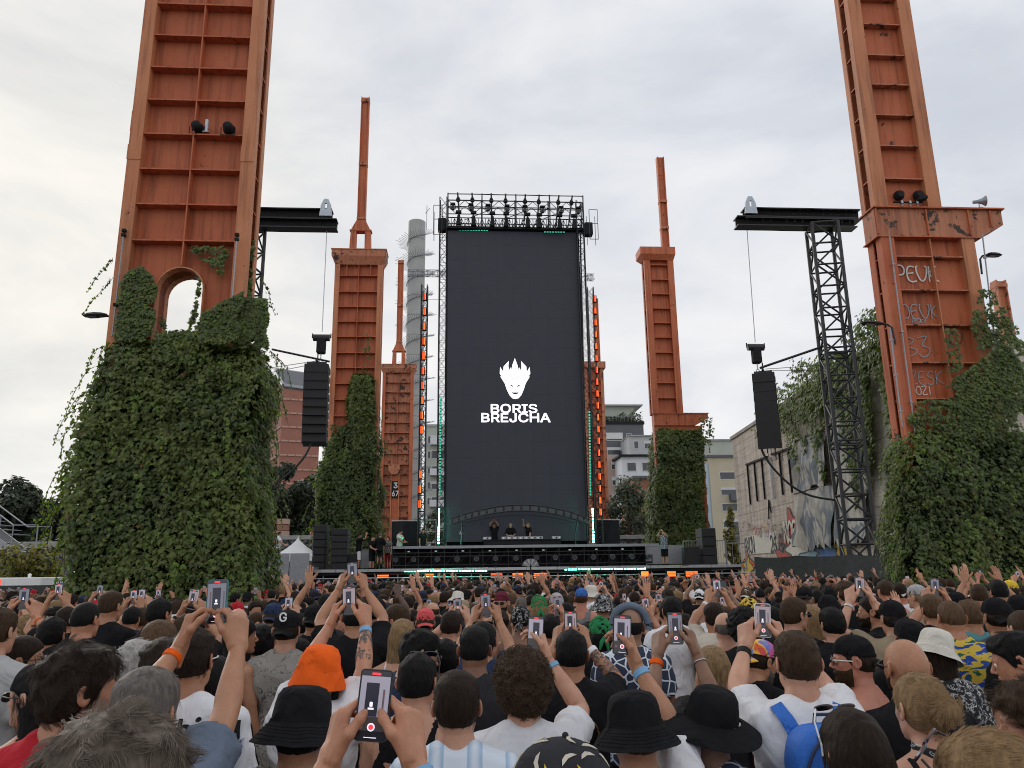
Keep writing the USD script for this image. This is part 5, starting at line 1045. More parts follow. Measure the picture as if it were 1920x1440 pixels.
obj('lacing', cat(ms), BLACK, tT, kind='stuff')
obj('screen_beam', bx(XL - .05, XR + .05, -.25, .3, -.02, .12), BLACKM, tT)
for k in range(3): obj('diagonal', rod((XL + 1 + 2.2 * k, 0, z_d), (XL + 2.4 + 2.2 * k, 0, z_c), .025, 5), BLACK, tT)
pos = ['leftmost', 'second from the left', 'third from the left', 'fourth from the left', 'fourth from the right', 'third from the right', 'second from the right', 'rightmost']
for i, px in enumerate((858, 885, 921, 948, 985, 1011, 1048, 1073)):
    y0 = 361 + (px - 858) * .027; lean = (px - 930) * .012
    t = thing('beam_light', f'black upright spike shaped lamp on top of the rig, {pos[i]}', 'light', 'spike lamps along the top of the rig', loc=P(px, y0, YD - .2), rz=YAW)
    dx = -lean * .10
    obj('rod', rod((0, 0, 0), (dx * 1.5, 0, -1.75), .05, 6), BLACK, t); obj('collar', moved(lathe([(.03, -.16), (.13, -.06), (.14, .05), (.06, .22), (.03, .24)], 10), (dx * .4, 0, -.5)), BLACKM, t)
    obj('tail', rod((dx * 1.5, 0, -1.75), (dx * 2.0, 0, -2.2), .035, 5), BLACK, t)
for i, px in enumerate((849, 883, 915, 951, 984, 1017, 1052, 1084)):
    q = P(px, 381 + (px - 849) * .032, YD - .45)
    moving_head(f'round moving lamp hung under the upper rail of the rig, {pos[i]}', q, .72, True, 'round lamps hung in the rig')
for i, px in enumerate((860, 888, 923, 949, 989, 1011, 1049, 1076)):
    q = P(px, 398 + (px - 860) * .033, YD - .5); t = thing('strobe_light', f'black wedge lamp with a box head just above the screen top, {pos[i]}', 'light', 'wedge lamps above the screen', loc=q, rz=YAW)
    obj('head', cbx(-.17, .17, -.12, .12, -.07, .09, .02), BLACKM, t)
    obj('body', trimesh.convex.convex_hull(np.array([(x, y, z) for z, e in ((-.22, .08), (-.82, .15)) for x in (-e, e) for y in (-.1, .1)])), BLACKM, t); obj('neck', rod((0, 0, -.101), (0, 0, -.219), .04), BLACK, t)
for (px, lab, sg) in ((829, 'left', -1), (1103, 'right', 1)):
    t = thing('motor_platform', f'black hoist block with a pipe cage on the {lab} rig mast', 'hoist', loc=P(px, 420 if sg < 0 else 428, YD), rz=YAW)
    obj('hoist', cbx(-.24, .24, -.25, .25, -.5, .3, .04), BLACKM, t)
    obj('cage', cat(*[rod((x, y, -.9), (x, y, 1.0), .02, 5) for x in (-.5 + .5 * (sg > 0), .5 * (sg > 0) + .0) for y in (-.45, .45)], *[rod((-.5 + .5 * (sg > 0), -.45, z), (.5 * (sg > 0), -.45, z), .02, 5) for z in (-.9, .1, 1.0)]), BLACK, t)
for (x0, x1, y, lab) in ((765, 838, 512, 'left'), (1096, 1114, 520, 'right')):
    a, b = local(x0, y, YD + .8), local(x1, y, YD + .8); t = thing('outrigger_truss', f'thin horizontal grey lattice outrigger {lab} of the screen', 'truss', loc=ROT @ a, rz=YAW)
    obj('girder', truss((0, 0, 0), (b[0] - a[0], 0, 0), .32, 8 if x1 - x0 > 30 else 3, .02, .012), GREYM, t)
obj_ = rope('thin stay wire between left lamp mast and left rig mast', 797, 561, 826, 561, YD, .012)

# ---- hanging loudspeakers with their beams
YP = 34.0
def beam(label, xl, xr, yt, xl2, xr2, yt2, clipx, stub):
    a = local(xl, yt, YP); t = thing('hoist_beam', label, 'beam', loc=ROT @ a, rz=YAW)
    def one(x0, x1, y0, y1, nm):
        p, q = local(x0, y0, YP) - a, local(x1, y1, YP) - a; h = abs(q[2] - p[2]); w = q[0] - p[0]
        z1 = p[2]; z0 = z1 - h
        g = sbox(p[0], z0 + .05, p[0] + w, z1 - .05); hs = union_all([Point(p[0] + w * (k + .5) / 15, z0 + h * .72).buffer(.055, 6) for k in range(15) if k not in (2, 5, 9)])
        obj(nm + '_web', moved(upright(poly(g.difference(hs), .08)), (0, .04, 0)), BLACKM, t)
        for z in (z0, z1 - .05): obj(nm + '_flange', bx(p[0], p[0] + w, -.3, .3, z + .001, z + .05), BLACK, t)
        return p, w, z0, z1
    one(xl, xr, yt, yt + 17, 'upper_beam'); one(xl2, xr2, yt2, yt2 + 15, 'lower_beam')
    c = local(clipx, yt - 4, YP) - a
    obj('rigging_plate', moved(upright(poly(Polygon([(-.3, -.45), (.3, -.45), (.24, .1), (.1, .42), (-.1, .42), (-.24, .1)]).difference(sbox(-.05, -.1, .05, .2)), .1)), (c[0], -.25, c[2])), mat('pale_blue_steel', (.50, .56, .62), .5) if stub else M('pale_blue_steel'), t)
    return t
beam('black double steel beam with bolt holes reaching right from behind the arched pillar', 420, 621, 392, 420, 630, 410.5, 611, 1)
beam('black double steel beam with bolt holes on the truss tower, reaching left', 1392, 1618, 393, 1378, 1610, 409, 1403, 0)
def pa_tower(label, x0, x1, ybot, ytop, w):
    a = local((x0 + x1) / 2, ybot, YP); zt_ = zpx((x0 + x1) / 2, ytop, YP); t = thing('truss_tower', label, 'tower', loc=ROT @ [a[0], a[1], 0], rz=YAW - .22)
    c = w / 2; z0 = 2.0; n = 15; L = zt_ - z0
    for x in (-c, c):
        for y in (-c, c): obj('leg', rod((x, y, z0), (x, y, zt_), .085, 10), BLACK, t)
    for k in range(n + 1):
        z = z0 + L * k / n
        for p, q in (((-c, -c), (c, -c)), ((c, -c), (c, c)), ((c, c), (-c, c)), ((-c, c), (-c, -c))):
            obj('horizontal', rod((*p, z), (*q, z), .045, 6), BLACK, t)
            if k < n:
                s = (k % 2); obj('diagonal', rod((*(p if s else q), z), (*(q if s else p), z + L / n), .045, 6), BLACK, t)
        if k in (5, 9): 
            for p, q in (((-c, -c), (c, -c)), ((c, -c), (c, c)), ((c, c), (-c, c)), ((-c, c), (-c, -c))): obj('horizontal', rod((*p, z + .22), (*q, z + .22), .045, 6), BLACK, t)
    return t
pa_tower('tall black lattice tower right of the stage carrying a hoist beam', 1582, 1646, 1060, 424, 1.16)
pa_tower('black lattice tower mostly hidden behind the arched pillar', 390, 448, 1060, 428, 1.16)
# draped ballast base under the right tower
a = local(1512, 1042, YP - 1.6); b = local(1676, 1042, YP - 1.6); zt = zpx(1590, 1040, YP - 1.6)
t = thing('draped_base', 'black cloth covered box under the truss tower, right', 'box', loc=ROT @ [a[0], a[1], 0], rz=YAW); w = b[0] - a[0]
GREYCL = mat('grey_green_cloth', (.04, .043, .041), .85, var=.2, bump=.5, bscale=3, bdist=.1)
def clothbox():
    n = 30; xs = np.linspace(0, 1, n); vs, fs = [], []
    path = [(-.9 - .3, 2.6), (-.1, .0), (w * .34, -.9), (w, .1), (w + .2, 3.2)]
    path = np.array(path); d = np.r_[0, np.cumsum(np.linalg.norm(np.diff(path, axis=0), axis=1))]; s = np.linspace(0, d[-1], 80); px_ = np.interp(s, d, path[:, 0]); py_ = np.interp(s, d, path[:, 1])
    k = 14
    for i in range(80):
        for j in range(k):
            f = j / (k - 1); sag = .12 * math.sin(f * 3.1) * (meshkit.noise(np.array([s[i] * 1.1, f * 2, 0.]), 4) - .3) * 2
            vs.append((px_[i], py_[i] + sag - .25 * (1 - f), .02 + f * (zt - .02 - .06 * abs(math.sin(s[i] * 1.3)))))
    for i in range(79):
        for j in range(k - 1): a_ = i * k + j; fs.append((a_, a_ + k, a_ + k + 1, a_ + 1))
    return np.array(vs), np.array(fs)
obj('cloth', clothbox(), GREYCL, t, smooth=True)
obj('top_cloth', moved(poly(Polygon([(-1.15, 2.6), (-.1, .06), (w * .34, -.82), (w, .16), (w + .18, 3.2)]), .02), (0, 0, zt - .12)), CLOTHB, t)
for k, x in enumerate((.2, w * .5, w - .3)): obj('ballast_block', cbx(x, x + 1.0, .6, 2.0, 0, zt - .2, .03), CONCGREY, t)
CAB = mat('speaker_black', (.017, .017, .018), .7, var=.2, scale=30, bump=.15, bscale=120); GRILLE = mat('speaker_grille', (.022, .022, .023), .85, var=.1, scale=60, bump=.3, bscale=300)
def line_array(label, xl, xr, yt, yb_, wcab, n, face, hoist, hpx, hpy, curve):
    a = local((xl + xr) / 2, yt, YP); zt, zb = zpx((xl + xr) / 2, yt, YP), zpx((xl + xr) / 2, yb_, YP); h = (zt - zb) / n
    t = thing('line_array', label, 'loudspeaker', loc=ROT @ a, rz=YAW + face)
    y, z, ang = 0.0, 0.0, .03
    for k in range(n):
        # each cabinet: trapezoid from the side, grille in front, horn flares at the flanks
        d0, d1 = .75, .75
        g = Polygon([(0, 0), (d0, -h * .13), (d0, -h * .87), (0, -h)])
        m = poly(g, wcab); m.apply_transform(np.array([[0, 0, 1, -wcab / 2], [1, 0, 0, 0], [0, 1, 0, 0], [0, 0, 0, 1.]]))
        T = trimesh.transformations.translation_matrix((0, y, z)) @ trimesh.transformations.rotation_matrix(-ang, (1, 0, 0))
        m.apply_transform(T); cb = obj('cabinet', m, CAB, t)
        gr = cbx(-wcab / 2 + .015, wcab / 2 - .015, -.035, -.001, -h + .004, -.003, .003); gr.apply_transform(T); obj('grille', gr, GRILLE, cb)
        for s in (-1, 1):
            hd = bx(s * (wcab / 2 + .004), s * (wcab / 2 + .02), .35, .65, -h * .7, -h * .3); hd.apply_transform(T); obj('side_handle', hd, BLACK, cb)
        y += math.sin(ang) * h * .999; z -= math.cos(ang) * h * .999; ang += curve
    obj('flying_frame', cat(bx(-wcab / 2 + .1, wcab / 2 - .1, .1, .18, .03, .12), bx(-wcab / 2 + .1, wcab / 2 - .1, .5, .58, .03, .12), bx(-.05, .05, -.1, 1.0, .121, .2), rod((0, .3, .2), (0, .3, .55), .03)), BLACK, t)
    c = P(hpx, hpy, YP + .3); t2 = thing('chain_hoist', hoist, 'hoist', loc=c, rz=YAW)
    obj('motor', cbx(-.2, .2, -.18, .18, -.75, -.05, .05), BLACKM, t2); obj('gear_case', moved(trimesh.creation.cylinder(.16, .75, sections=14), (0, 0, .02), ry=math.pi / 2), BLACK, t2)
    obj('handles', cat(rod((-.42, 0, .0), (-.42, 0, .22), .03), rod((.42, 0, .0), (.42, 0, .22), .03)), BLACK, t2); obj('hook', cat(rod((0, 0, -.75), (0, 0, -1.05), .03), moved(trimesh.creation.torus(.07, .02, 12, 6), (0, 0, -1.1), rx=math.pi / 2)), ALU, t2)
    return t
line_array('black hanging loudspeaker column left of the stage, its plain front towards the crowd', 571, 616, 682, 828, 1.08, 9, .05, 'black chain hoist above the left hanging loudspeaker column', 603, 634, .022)
line_array('black hanging loudspeaker column right of the stage, its stepped side in view', 1409, 1452, 699, 842, .98, 8, -.42, 'black chain hoist above the right hanging loudspeaker column', 1417, 652, -.02)
rope('thin chain from the left beam down to its hoist', 613, 425, 604, 622, YP + .3, .018, GREYM, 'hoist_chain'); rope('thin chain from the right beam down to its hoist', 1400, 422, 1416, 642, YP + .3, .018, GREYM, 'hoist_chain')
for (pa, pb, lab, r) in (((510, 655), (618, 678), 'black stay bar from the ivy to the left hanging loudspeakers', .05), ((1425, 690), (1548, 648), 'black stay bar from truss tower to the right hanging loudspeakers', .06)):
    rope(lab, *pa, *pb, YP + .2, r, BLACK, 'stay_bar')
rope('thin upper wire left of the left hanging loudspeakers', 505, 690, 592, 677, YP + .3, .014); rope('thin lower wire left of the left hanging loudspeakers', 505, 699, 592, 682, YP + .3, .014)
rope('thin upper wire between right hanging loudspeakers and truss tower', 1435, 692, 1540, 685, YP + .3, .014); rope('thin lower wire between right hanging loudspeakers and truss tower', 1440, 695, 1540, 694, YP + .3, .014)
def hang(label, pts):
    q = np.array([P(*p, YP + .4) for p in pts]); t = thing('speaker_cable', label, 'cable', loc=q[0]); q = q - q[0]
    c = CubicSpline(np.linspace(0, 1, len(q)), q); obj('cable', tube(c(np.linspace(0, 1, 24)), .05, 6), BLACK, t)
hang('thick black cable hanging from the right speaker column to the truss tower', [(1428, 842), (1450, 878), (1490, 915), (1530, 932), (1566, 938)])
hang('thick black cable hanging from the left speaker column behind the ivy', [(583, 828), (560, 870), (520, 905), (490, 925)])
# ---- ground stacks and side platforms
def stack(label, xl, xr, yt, Y, n, dep=1.1):
    a, b = local(xl, yt, Y), local(xr, yt, Y); zt = zpx((xl + xr) / 2, yt, Y); w = b[0] - a[0]; h = (zt - zd) / n
    t = thing('speaker_stack', label, 'loudspeaker', 'black speaker stacks on the stage wings', loc=ROT @ [a[0], a[1], zd], rz=YAW)
    for k in range(n):
        c = obj('cabinet', cbx(0, w, 0, dep, h * k + .004, h * (k + 1) - .004, .02), CAB, t)
        obj('grille', cbx(.03, w - .03, -.03, -.001, h * k + .035, h * (k + 1) - .035, .008), GRILLE, c)
stack('tall black speaker stack on the left stage wing, left of two', 588, 612, 984, YF + .9, 6); stack('tall black speaker stack on the left stage wing, right of two', 622, 652, 991, YF + .5, 6)
stack('black speaker stack on the right stage wing behind the fence', 1315, 1342, 990, YF + .9, 4)
t = thing('stage_monitor', 'black wedge monitor speaker on the left wing beside the speaker stacks', 'loudspeaker', loc=P(664, 1058, YF + 1.2) * [1, 1, 0] + [0, 0, zd], rz=YAW)
obj('cabinet', cbx(-.3, .3, -.25, .25, 0, .8, .03), CAB, t); obj('grille', cbx(-.27, .27, -.28, -.251, .03, .77, .008), GRILLE, t)
t = thing('stage_monitor', 'black monitor speaker behind the fence on the right stage wing', 'loudspeaker', loc=P(1296, 1056, YF + 1.4) * [1, 1, 0] + [0, 0, zd], rz=YAW)
obj('cabinet', cbx(-.4, .4, -.25, .25, 0, .95, .03), CAB, t); obj('grille', cbx(-.36, .36, -.28, -.251, .04, .9, .008), GRILLE, t)
def fence(label, x0, x1, Y, z0, h, solid=False, n=None, m=GREYM):
    a, b = local(x0, 1050, Y), local(x1, 1050, Y); w = b[0] - a[0]; t = thing('fence', label, 'fence', loc=ROT @ [a[0], a[1], z0], rz=YAW)
    obj('top_rail', rod((0, 0, h), (w, 0, h), .025, 8), m, t); obj('bottom_rail', rod((0, 0, .1), (w, 0, .1), .025, 8), m, t)
    for x in (0, w): obj('post', rod((x, 0, 0), (x, 0, h), .03, 8), m, t)
    if solid:
        k = max(1, int(w / .9))
        for i in range(k): obj('panel', bx(w * i / k + .035, w * (i + 1) / k - .01, -.015, .015, .13, h - .03), m, t)
    else:
        k = n or max(3, int(w / .13))
        for i in range(1, k): obj('bar', rod((w * i / k, 0, .1), (w * i / k, 0, h), .011, 5), m, t)
    return t
Yp = 38.0; zp_ = zpx(500, 1064, Yp)
t = thing('side_platform', 'dark clad viewing platform left of the stage with people standing on it', 'platform', loc=ROT @ [local(462, 1064, Yp)[0], local(462, 1064, Yp)[1], 0], rz=YAW); w = local(578, 1064, Yp)[0] - local(462, 1064, Yp)[0]
obj('floor', bx(0, w, 0, 4, zp_ - .15, zp_), GREYM, t); obj('cladding', bx(0, w, .05, .1, 0, zp_ - .152), HOARD, t)
for x in (.1, w / 2, w - .1): obj('leg', rod((x, .3, 0), (x, .3, zp_ - .151), .04), ALU, t)
fence('pale barred railing in front of the people on the left platform', 466, 504, Yp + .15, zp_, .62)
fence('solid grey panel fence on the left platform below the white tent', 506, 578, Yp - .3, 1.0, zp_ - 1.0 + .62, True)
fence('barred grey railing on the left stage wing beside the monitor speaker', 653, 676, YF + 1.8, zd, 1.15); fence('solid grey fence panel behind the people on the left stage wing', 676, 694, YF + 1.9, zd, 1.0, True)
fence('solid grey fence panels right of the man filming on the right wing', 1212, 1282, YF + 2.2, zd, 1.05, True); fence('barred grey railing in front of the right monitor speaker', 1283, 1314, YF + 1.9, zd, 1.25); fence('barred grey railing right of the right speaker stack', 1343, 1362, YF + 1.6, zd, 1.25)
fence('wide open scaffold rail at the far right end of the stage', 1363, 1400, YF + 1.6, zd - .3, 1.4, False, 3)
# white tent
a = P(557, 1050, 48); zt = zpx(561, 1005, 48); z0 = zpx(557, 1043, 48)
t = thing('white_tent', 'white peaked pavilion tent behind the grey fence left of the stage', 'tent', loc=(a[0], a[1], 0), rz=YAW + .2)
TENT = mat('tent_white', (.78, .78, .78), .7, var=.04)
e = 1.35; n = 12; vs, fs = [], []
for i in range(n + 1):
    f = i / n; r_ = e * (1 - f) ** 1.55; z = z0 + (zt - z0) * f
    vs += [(-r_, -r_, z), (r_, -r_, z), (r_, r_, z), (-r_, r_, z)]
for i in range(n):
    for j in range(4): fs.append((i * 4 + j, i * 4 + (j + 1) % 4, i * 4 + 4 + (j + 1) % 4, i * 4 + 4 + j))
obj('roof', (np.array(vs), np.array(fs)), TENT, t); obj('valance', cat(*[bx(-e, e, s * e - .01 if s < 0 else s * e, s * e if s < 0 else s * e + .01, z0 - .3, z0 - .001) for s in (-1, 1)], *[bx(s * e - .01 if s < 0 else s * e, s * e if s < 0 else s * e + .01, -e, e, z0 - .3, z0 - .001) for s in (-1, 1)]), TENT, t)
for x in (-e + .05, e - .05):
    for y in (-e + .05, e - .05): obj('pole', rod((x, y, 0), (x, y, z0 - .302), .03), ALU, t)
t = thing('white_tent', 'small second white tent end just right of the peaked one', 'tent', loc=P(577, 1050, 49) * [1, 1, 0], rz=YAW)
zq = zpx(575, 1030, 49)
obj('roof', trimesh.convex.convex_hull(np.array([(-.5, -.6, z0), (.5, -.6, z0), (.5, .6, z0), (-.5, .6, z0), (-.25, 0, zq + .1)])), TENT, t); obj('wall', bx(-.48, .48, -.58, .58, 0, z0 - .002), TENT, t)

# ------------------------------------------------------------------ people: shapes as smooth distance fields turned into meshes
import manifold3d
F32 = np.float32
def snet(fn, lo, hi, h):
    lo = np.asarray(lo, float); n = np.ceil((np.asarray(hi) - lo) / h).astype(int) + 1
    x = (lo[0] + h * np.arange(n[0], dtype=F32))[:, None, None].astype(F32); y = (lo[1] + h * np.arange(n[1], dtype=F32))[None, :, None].astype(F32); z = (lo[2] + h * np.arange(n[2], dtype=F32))[None, None, :].astype(F32)
    D = np.ascontiguousarray(np.broadcast_to(fn(x, y, z), tuple(n))); s = D < 0
    cells, pts, quads, signs = [], [], [], []
    nn = n - 1; lin = lambda c: (c[..., 0] * nn[1] + c[..., 1]) * nn[2] + c[..., 2]
    for ax in range(3):
        sl0 = [slice(None)] * 3; sl1 = [slice(None)] * 3; sl0[ax] = slice(0, -1); sl1[ax] = slice(1, None)
        cr = np.argwhere(s[tuple(sl0)] != s[tuple(sl1)])
        if not len(cr): continue
        nx_ = cr.copy(); nx_[:, ax] += 1
        a, b = D[tuple(cr.T)], D[tuple(nx_.T)]; t = a / (a - b)
        p = cr.astype(float); p[:, ax] += t
        o1, o2 = (ax + 1) % 3, (ax + 2) % 3; four = []
        ok = (cr[:, o1] > 0) & (cr[:, o2] > 0) & (cr[:, o1] < nn[o1]) & (cr[:, o2] < nn[o2])
        cr, p, sg = cr[ok], p[ok], s[tuple(cr[ok].T)]
        for d1, d2 in ((-1, -1), (0, -1), (0, 0), (-1, 0)):
            c = cr.copy(); c[:, o1] += d1; c[:, o2] += d2; l = lin(c); four.append(l); cells.append(l); pts.append(p)
        q = np.stack(four, 1); q[~sg] = q[~sg][:, ::-1]; quads.append(q)
    cells, pts, quads = np.concatenate(cells), np.concatenate(pts), np.concatenate(quads)
    u, inv = np.unique(cells, return_inverse=True); c = np.bincount(inv)
    v = np.stack([np.bincount(inv, pts[:, k]) / c for k in range(3)], 1) * h + lo
    q = np.searchsorted(u, quads); f = np.vstack([q[:, [0, 1, 2]], q[:, [0, 2, 3]]])
    return trimesh.Trimesh(v, f, process=False)
def simp(m, tol):
    try:
        mm = manifold3d.Manifold(manifold3d.Mesh(np.asarray(m.vertices, np.float32), np.asarray(m.faces, np.uint32)))
        if mm.status() != manifold3d.Error.NoError: return m
        r = mm.simplify(tol).to_mesh(); return trimesh.Trimesh(r.vert_properties[:, :3], r.tri_verts, process=False)
    except Exception: return m
def e_(x, y, z, c, r):
    a, b, d = (x - c[0]) / r[0], (y - c[1]) / r[1], (z - c[2]) / r[2]
    k0 = np.sqrt(a * a + b * b + d * d); k1 = np.sqrt((a / r[0]) ** 2 + (b / r[1]) ** 2 + (d / r[2]) ** 2) + 1e-6
    return k0 * (k0 - 1) / k1
def c_(x, y, z, a, b, r0, r1=None):
    r1 = r0 if r1 is None else r1; a, b = np.asarray(a, F32), np.asarray(b, F32); d = b - a; L = float((d * d).sum()) + 1e-12
    px_, py_, pz_ = x - a[0], y - a[1], z - a[2]; t = np.clip((px_ * d[0] + py_ * d[1] + pz_ * d[2]) / L, 0, 1)
    return np.sqrt((px_ - t * d[0]) ** 2 + (py_ - t * d[1]) ** 2 + (pz_ - t * d[2]) ** 2) - (r0 + (r1 - r0) * t)
def smin(a, b, k): h = np.clip(.5 + .5 * (b - a) / k, 0, 1); return b + (a - b) * h - k * h * (1 - h)
def smax(a, b, k): return -smin(-a, -b, k)

def cranium(x, y, z, t=0.0): return smin(e_(x, y, z, (0, -.012, .030), (.076 + t, .096 + t, .086 + t)), e_(x, y, z, (0, -.045, -.005), (.066 + t, .062 + t, .070 + t)), .03)
def head_sdf(x, y, z, fem=0, ears=1):
    ax = np.abs(x)
    d = cranium(x, y, z)
    d = smin(d, e_(x, y, z, (0, .034, -.030), (.060, .056, .082)), .03)
    d = smin(d, c_(ax, y, z, (.050, .005, -.062), (.012, .066, -.098), .017, .014), .03)          # jaw
    d = smin(d, e_(x, y, z, (0, .078, -.100), (.020, .016, .015)), .02)                             # chin
    d = smin(d, c_(ax, y, z, (.012, .086, .020), (.044, .068, .016), .009, .008), .015)             # brow
    d = smin(d, c_(ax, y, z, (.044, .055, -.022), (.060, .022, -.010), .012, .010), .02)            # cheekbone
    d = smax(d, -e_(ax, y, z, (.031, .100, .000), (.016, .018, .011)), .012)                        # eye socket
    d = smin(d, e_(ax, y, z, (.031, .076, .000), (.013, .013, .012)), .004)
    d = smin(d, c_(x, y, z, (0, .088, .010), (0, .112, -.030), .006, .010), .012)                   # nose
    d = smin(d, e_(ax, y, z, (.010, .098, -.036), (.008, .010, .007)), .007)
    d = smin(d, e_(x, y, z, (0, .090, -.058), (.024, .010, .006)), .008); d = smin(d, e_(x, y, z, (0, .088, -.069), (.021, .010, .006)), .008)
    d = smax(d, -c_(x, y, z, (-.020, .100, -.0635), (.020, .100, -.0635), .0022), .004)
    if ears:
        u = (ax - .076) * .94 - (y + .012) * -.33; w = (y + .012) * .94 + (ax - .076) * .33
        er = e_(u, w, z, (.006, -.006, -.002), (.008, .020, .033)); er = smax(er, -e_(u, w, z, (.014, -.003, -.002), (.008, .012, .021)), .004)
        d = smin(d, er, .008)
    n = .050 if fem else .058
    d = smin(d, c_(x, y, z, (0, -.030, -.05), (0, -.042, -.16), n, n + .004), .035)
    d = smin(d, c_(ax, y, z, (.03, -.045, -.14), (.10, -.045, -.215), .035, .035), .05)
    return smax(d, -(z + .235), .01)
HEADS = {}
def head_mesh(fem, lod):
    k = (fem, lod)
    if k not in HEADS:
        h, tol = ((.0048, .0003), (.0072, .0006), (.0115, .0012), (.016, .002))[lod]
        HEADS[k] = simp(snet(lambda x, y, z: head_sdf(x, y, z, fem), (-.16, -.13, -.25), (.16, .14, .14), h), tol)
    return HEADS[k]

# hair: a shell over the skull inside a hairline, and strands growing from it
def hairline(y, low=0.0): return np.interp(y, [-.14, -.07, -.035, -.012, .012, .03, .05, .078, .12], np.array([-.088, -.080, -.062, -.02, -.028, .015, .038, .056, .075]) + low).astype(F32)
HSTY = {  # top, side, back thickness, noise amplitude, noise scale, strand length, kind
    'crop': (.016, .007, .008, .010, 34, .024, 'out'), 'fade': (.018, .002, .004, .006, 26, .022, 'out'), 'buzz': (.003, .003, .003, .0, 30, .006, 'out'), 'neat': (.020, .009, .010, .005, 18, .035, 'comb'),
    'messy': (.024, .013, .016, .016, 24, .042, 'swirl'), 'wavy': (.028, .018, .024, .020, 20, .052, 'swirl'), 'curly': (.045, .036, .036, .014, 42, .05, 'curl'), 'afro': (.052, .046, .046, .012, 45, .04, 'curl'),
    'long': (.016, .013, .014, .006, 20, .16, 'down'), 'bun': (.012, .010, .011, .004, 25, .045, 'back'), 'pony': (.012, .010, .011, .004, 25, .06, 'back'), 'braids': (.016, .016, .018, .004, 30, .16, 'down'), 'topbald': (.001, .004, .005, .001, 30, .012, 'out')}
HAIRS = {}
def hair_geo(style, lod, n_str):
    k = (style, lod, n_str)
    if k in HAIRS: return HAIRS[k]
    top, side, back, na, ns, L, kind = HSTY[style]; h = (.0054, .0085, .012, .017)[lod]
    def fn(x, y, z):
        w = np.clip((z - .03) / .06, 0, 1); wb = np.clip(-(y + .01) / .06, 0, 1) * (1 - w)
        t = top * w + (1 - w) * (side * (1 - wb) + back * wb)
        d = cranium(x, y, z) - t
        if na:
            p = np.stack(np.broadcast_arrays(x, y, z), -1); d = d - (meshkit.fbm(p * ns + 3.3, 2, 5).astype(F32) - .5) * na * 2 * np.clip(t / .02, .3, 1.4)
        low = -.02 if style in ('long', 'braids', 'curly', 'afro') else 0.0
        line = hairline(np.asarray(y), low)
        if style == 'topbald': line = np.maximum(line, -.2); d = smax(d, (z - .035 - .0 * y), .01)
        d = smax(d, (line - z) * .8, .006)
        if style == 'buzz': d = smax(d, (line - z) * .8, .002)
        if style in ('long', 'braids'):
            for s in (-1, 1): d = smin(d, c_(x, y, z, (s * .062, -.035, .0), (s * .080, -.055, -.26), .030, .034), .03)
            d = smin(d, e_(x, y, z, (0, -.085, -.14), (.085, .032, .22)), .04)
        if style == 'bun': d = smin(d, e_(x, y, z, (.01, -.142, .015), (.044, .038, .044)), .005)
        if style == 'pony': d = smin(d, c_(x, y, z, (0, -.105, .05), (0, -.15, .02), .022, .03), .01); d = smin(d, c_(x, y, z, (0, -.15, .02), (0, -.125, -.22), .03, .014), .02)
        return d
    lo, hi = ((-.17, -.19, -.42), (.17, .16, .20)) if style in ('long', 'braids', 'pony') else ((-.15, -.18, -.14), (.15, .16, .19))
    m = simp(snet(fn, lo, hi, h), (.0004, .0008, .0015, .002)[lod])
    st = None
    if n_str:
        rg = np.random.default_rng(len(style) * 7 + 1); p, fi = trimesh.sample.sample_surface(m, n_str, seed=3); nm = m.face_normals[fi]; kn = 7 if kind == 'curl' else (5 if kind in ('swirl', 'down') else 4)
        crown = np.array([0, -.055, .12]); fl = p - crown
        if kind == 'down': fl = np.array([0, -.1, -1.]) + rg.normal(0, .07, p.shape) + np.where((p[:, 2] > .05)[:, None], (p - crown) * [5, 2, 0], 0)
        if kind == 'back': fl = np.array([0, -.125, .03]) - p + np.where((p[:, 1] < -.118)[:, None], np.cross(p - [.01, -.142, .015], [0, 1., 0]) * 6, 0)
        if kind == 'comb': fl = np.array([.2, -.9, -.25]) + (p - crown) * [3, 0, 6]
        if kind == 'swirl': fl = fl * 7 + (np.stack([meshkit.fbm(p * 15 + o, 2, 3) for o in (0, 40, 80)], 1) - .5) * 5 + [.35, .1, -.2]
        fl = fl - (fl * nm).sum(1, keepdims=True) * nm; fl /= np.linalg.norm(fl, axis=1, keepdims=True) + 1e-9
        lift = dict(out=.35, comb=.10, swirl=.14, curl=1.0, down=.02, back=.0)[kind]
        d0 = fl + nm * lift; d0 /= np.linalg.norm(d0, axis=1, keepdims=True); b = np.cross(nm, fl)
        LL = L * rg.uniform(.6, 1.25, len(p))[:, None]; u = np.linspace(0, 1, kn)
        if kind == 'down': LL = LL * np.clip(.75 - (p[:, 2:3] + .02) * 5, .28, .75)
        pts = p[:, None] - nm[:, None] * .004 + d0[:, None] * (LL * u)[..., None]
        if kind == 'curl':
            ph = rg.uniform(0, 6.28, len(p))[:, None] + u * rg.uniform(5, 9, len(p))[:, None]; r_ = .008
            pts = p[:, None] - nm[:, None] * .010 + nm[:, None] * (u * LL * .42)[..., None] + (fl[:, None] * np.cos(ph)[..., None] + b[:, None] * np.sin(ph)[..., None]) * r_
        else:
            droop = dict(out=-.1, comb=-.12, swirl=-.05, down=-.0, back=-.0)[kind]; cv = rg.normal(0, .25 if kind == 'swirl' else .08, len(p))[:, None]
            if kind == 'down': pts[..., 2] -= (LL * u ** 2) * .5
            pts = pts + b[:, None] * (cv * LL * u ** 2)[..., None] + nm[:, None] * (droop * LL * u ** 2)[..., None]
            if kind in ('swirl',): pts = pts + np.stack([meshkit.noise(pts * 45 + o) - .5 for o in (0, 9, 18)], -1) * .02 * u[None, :, None]
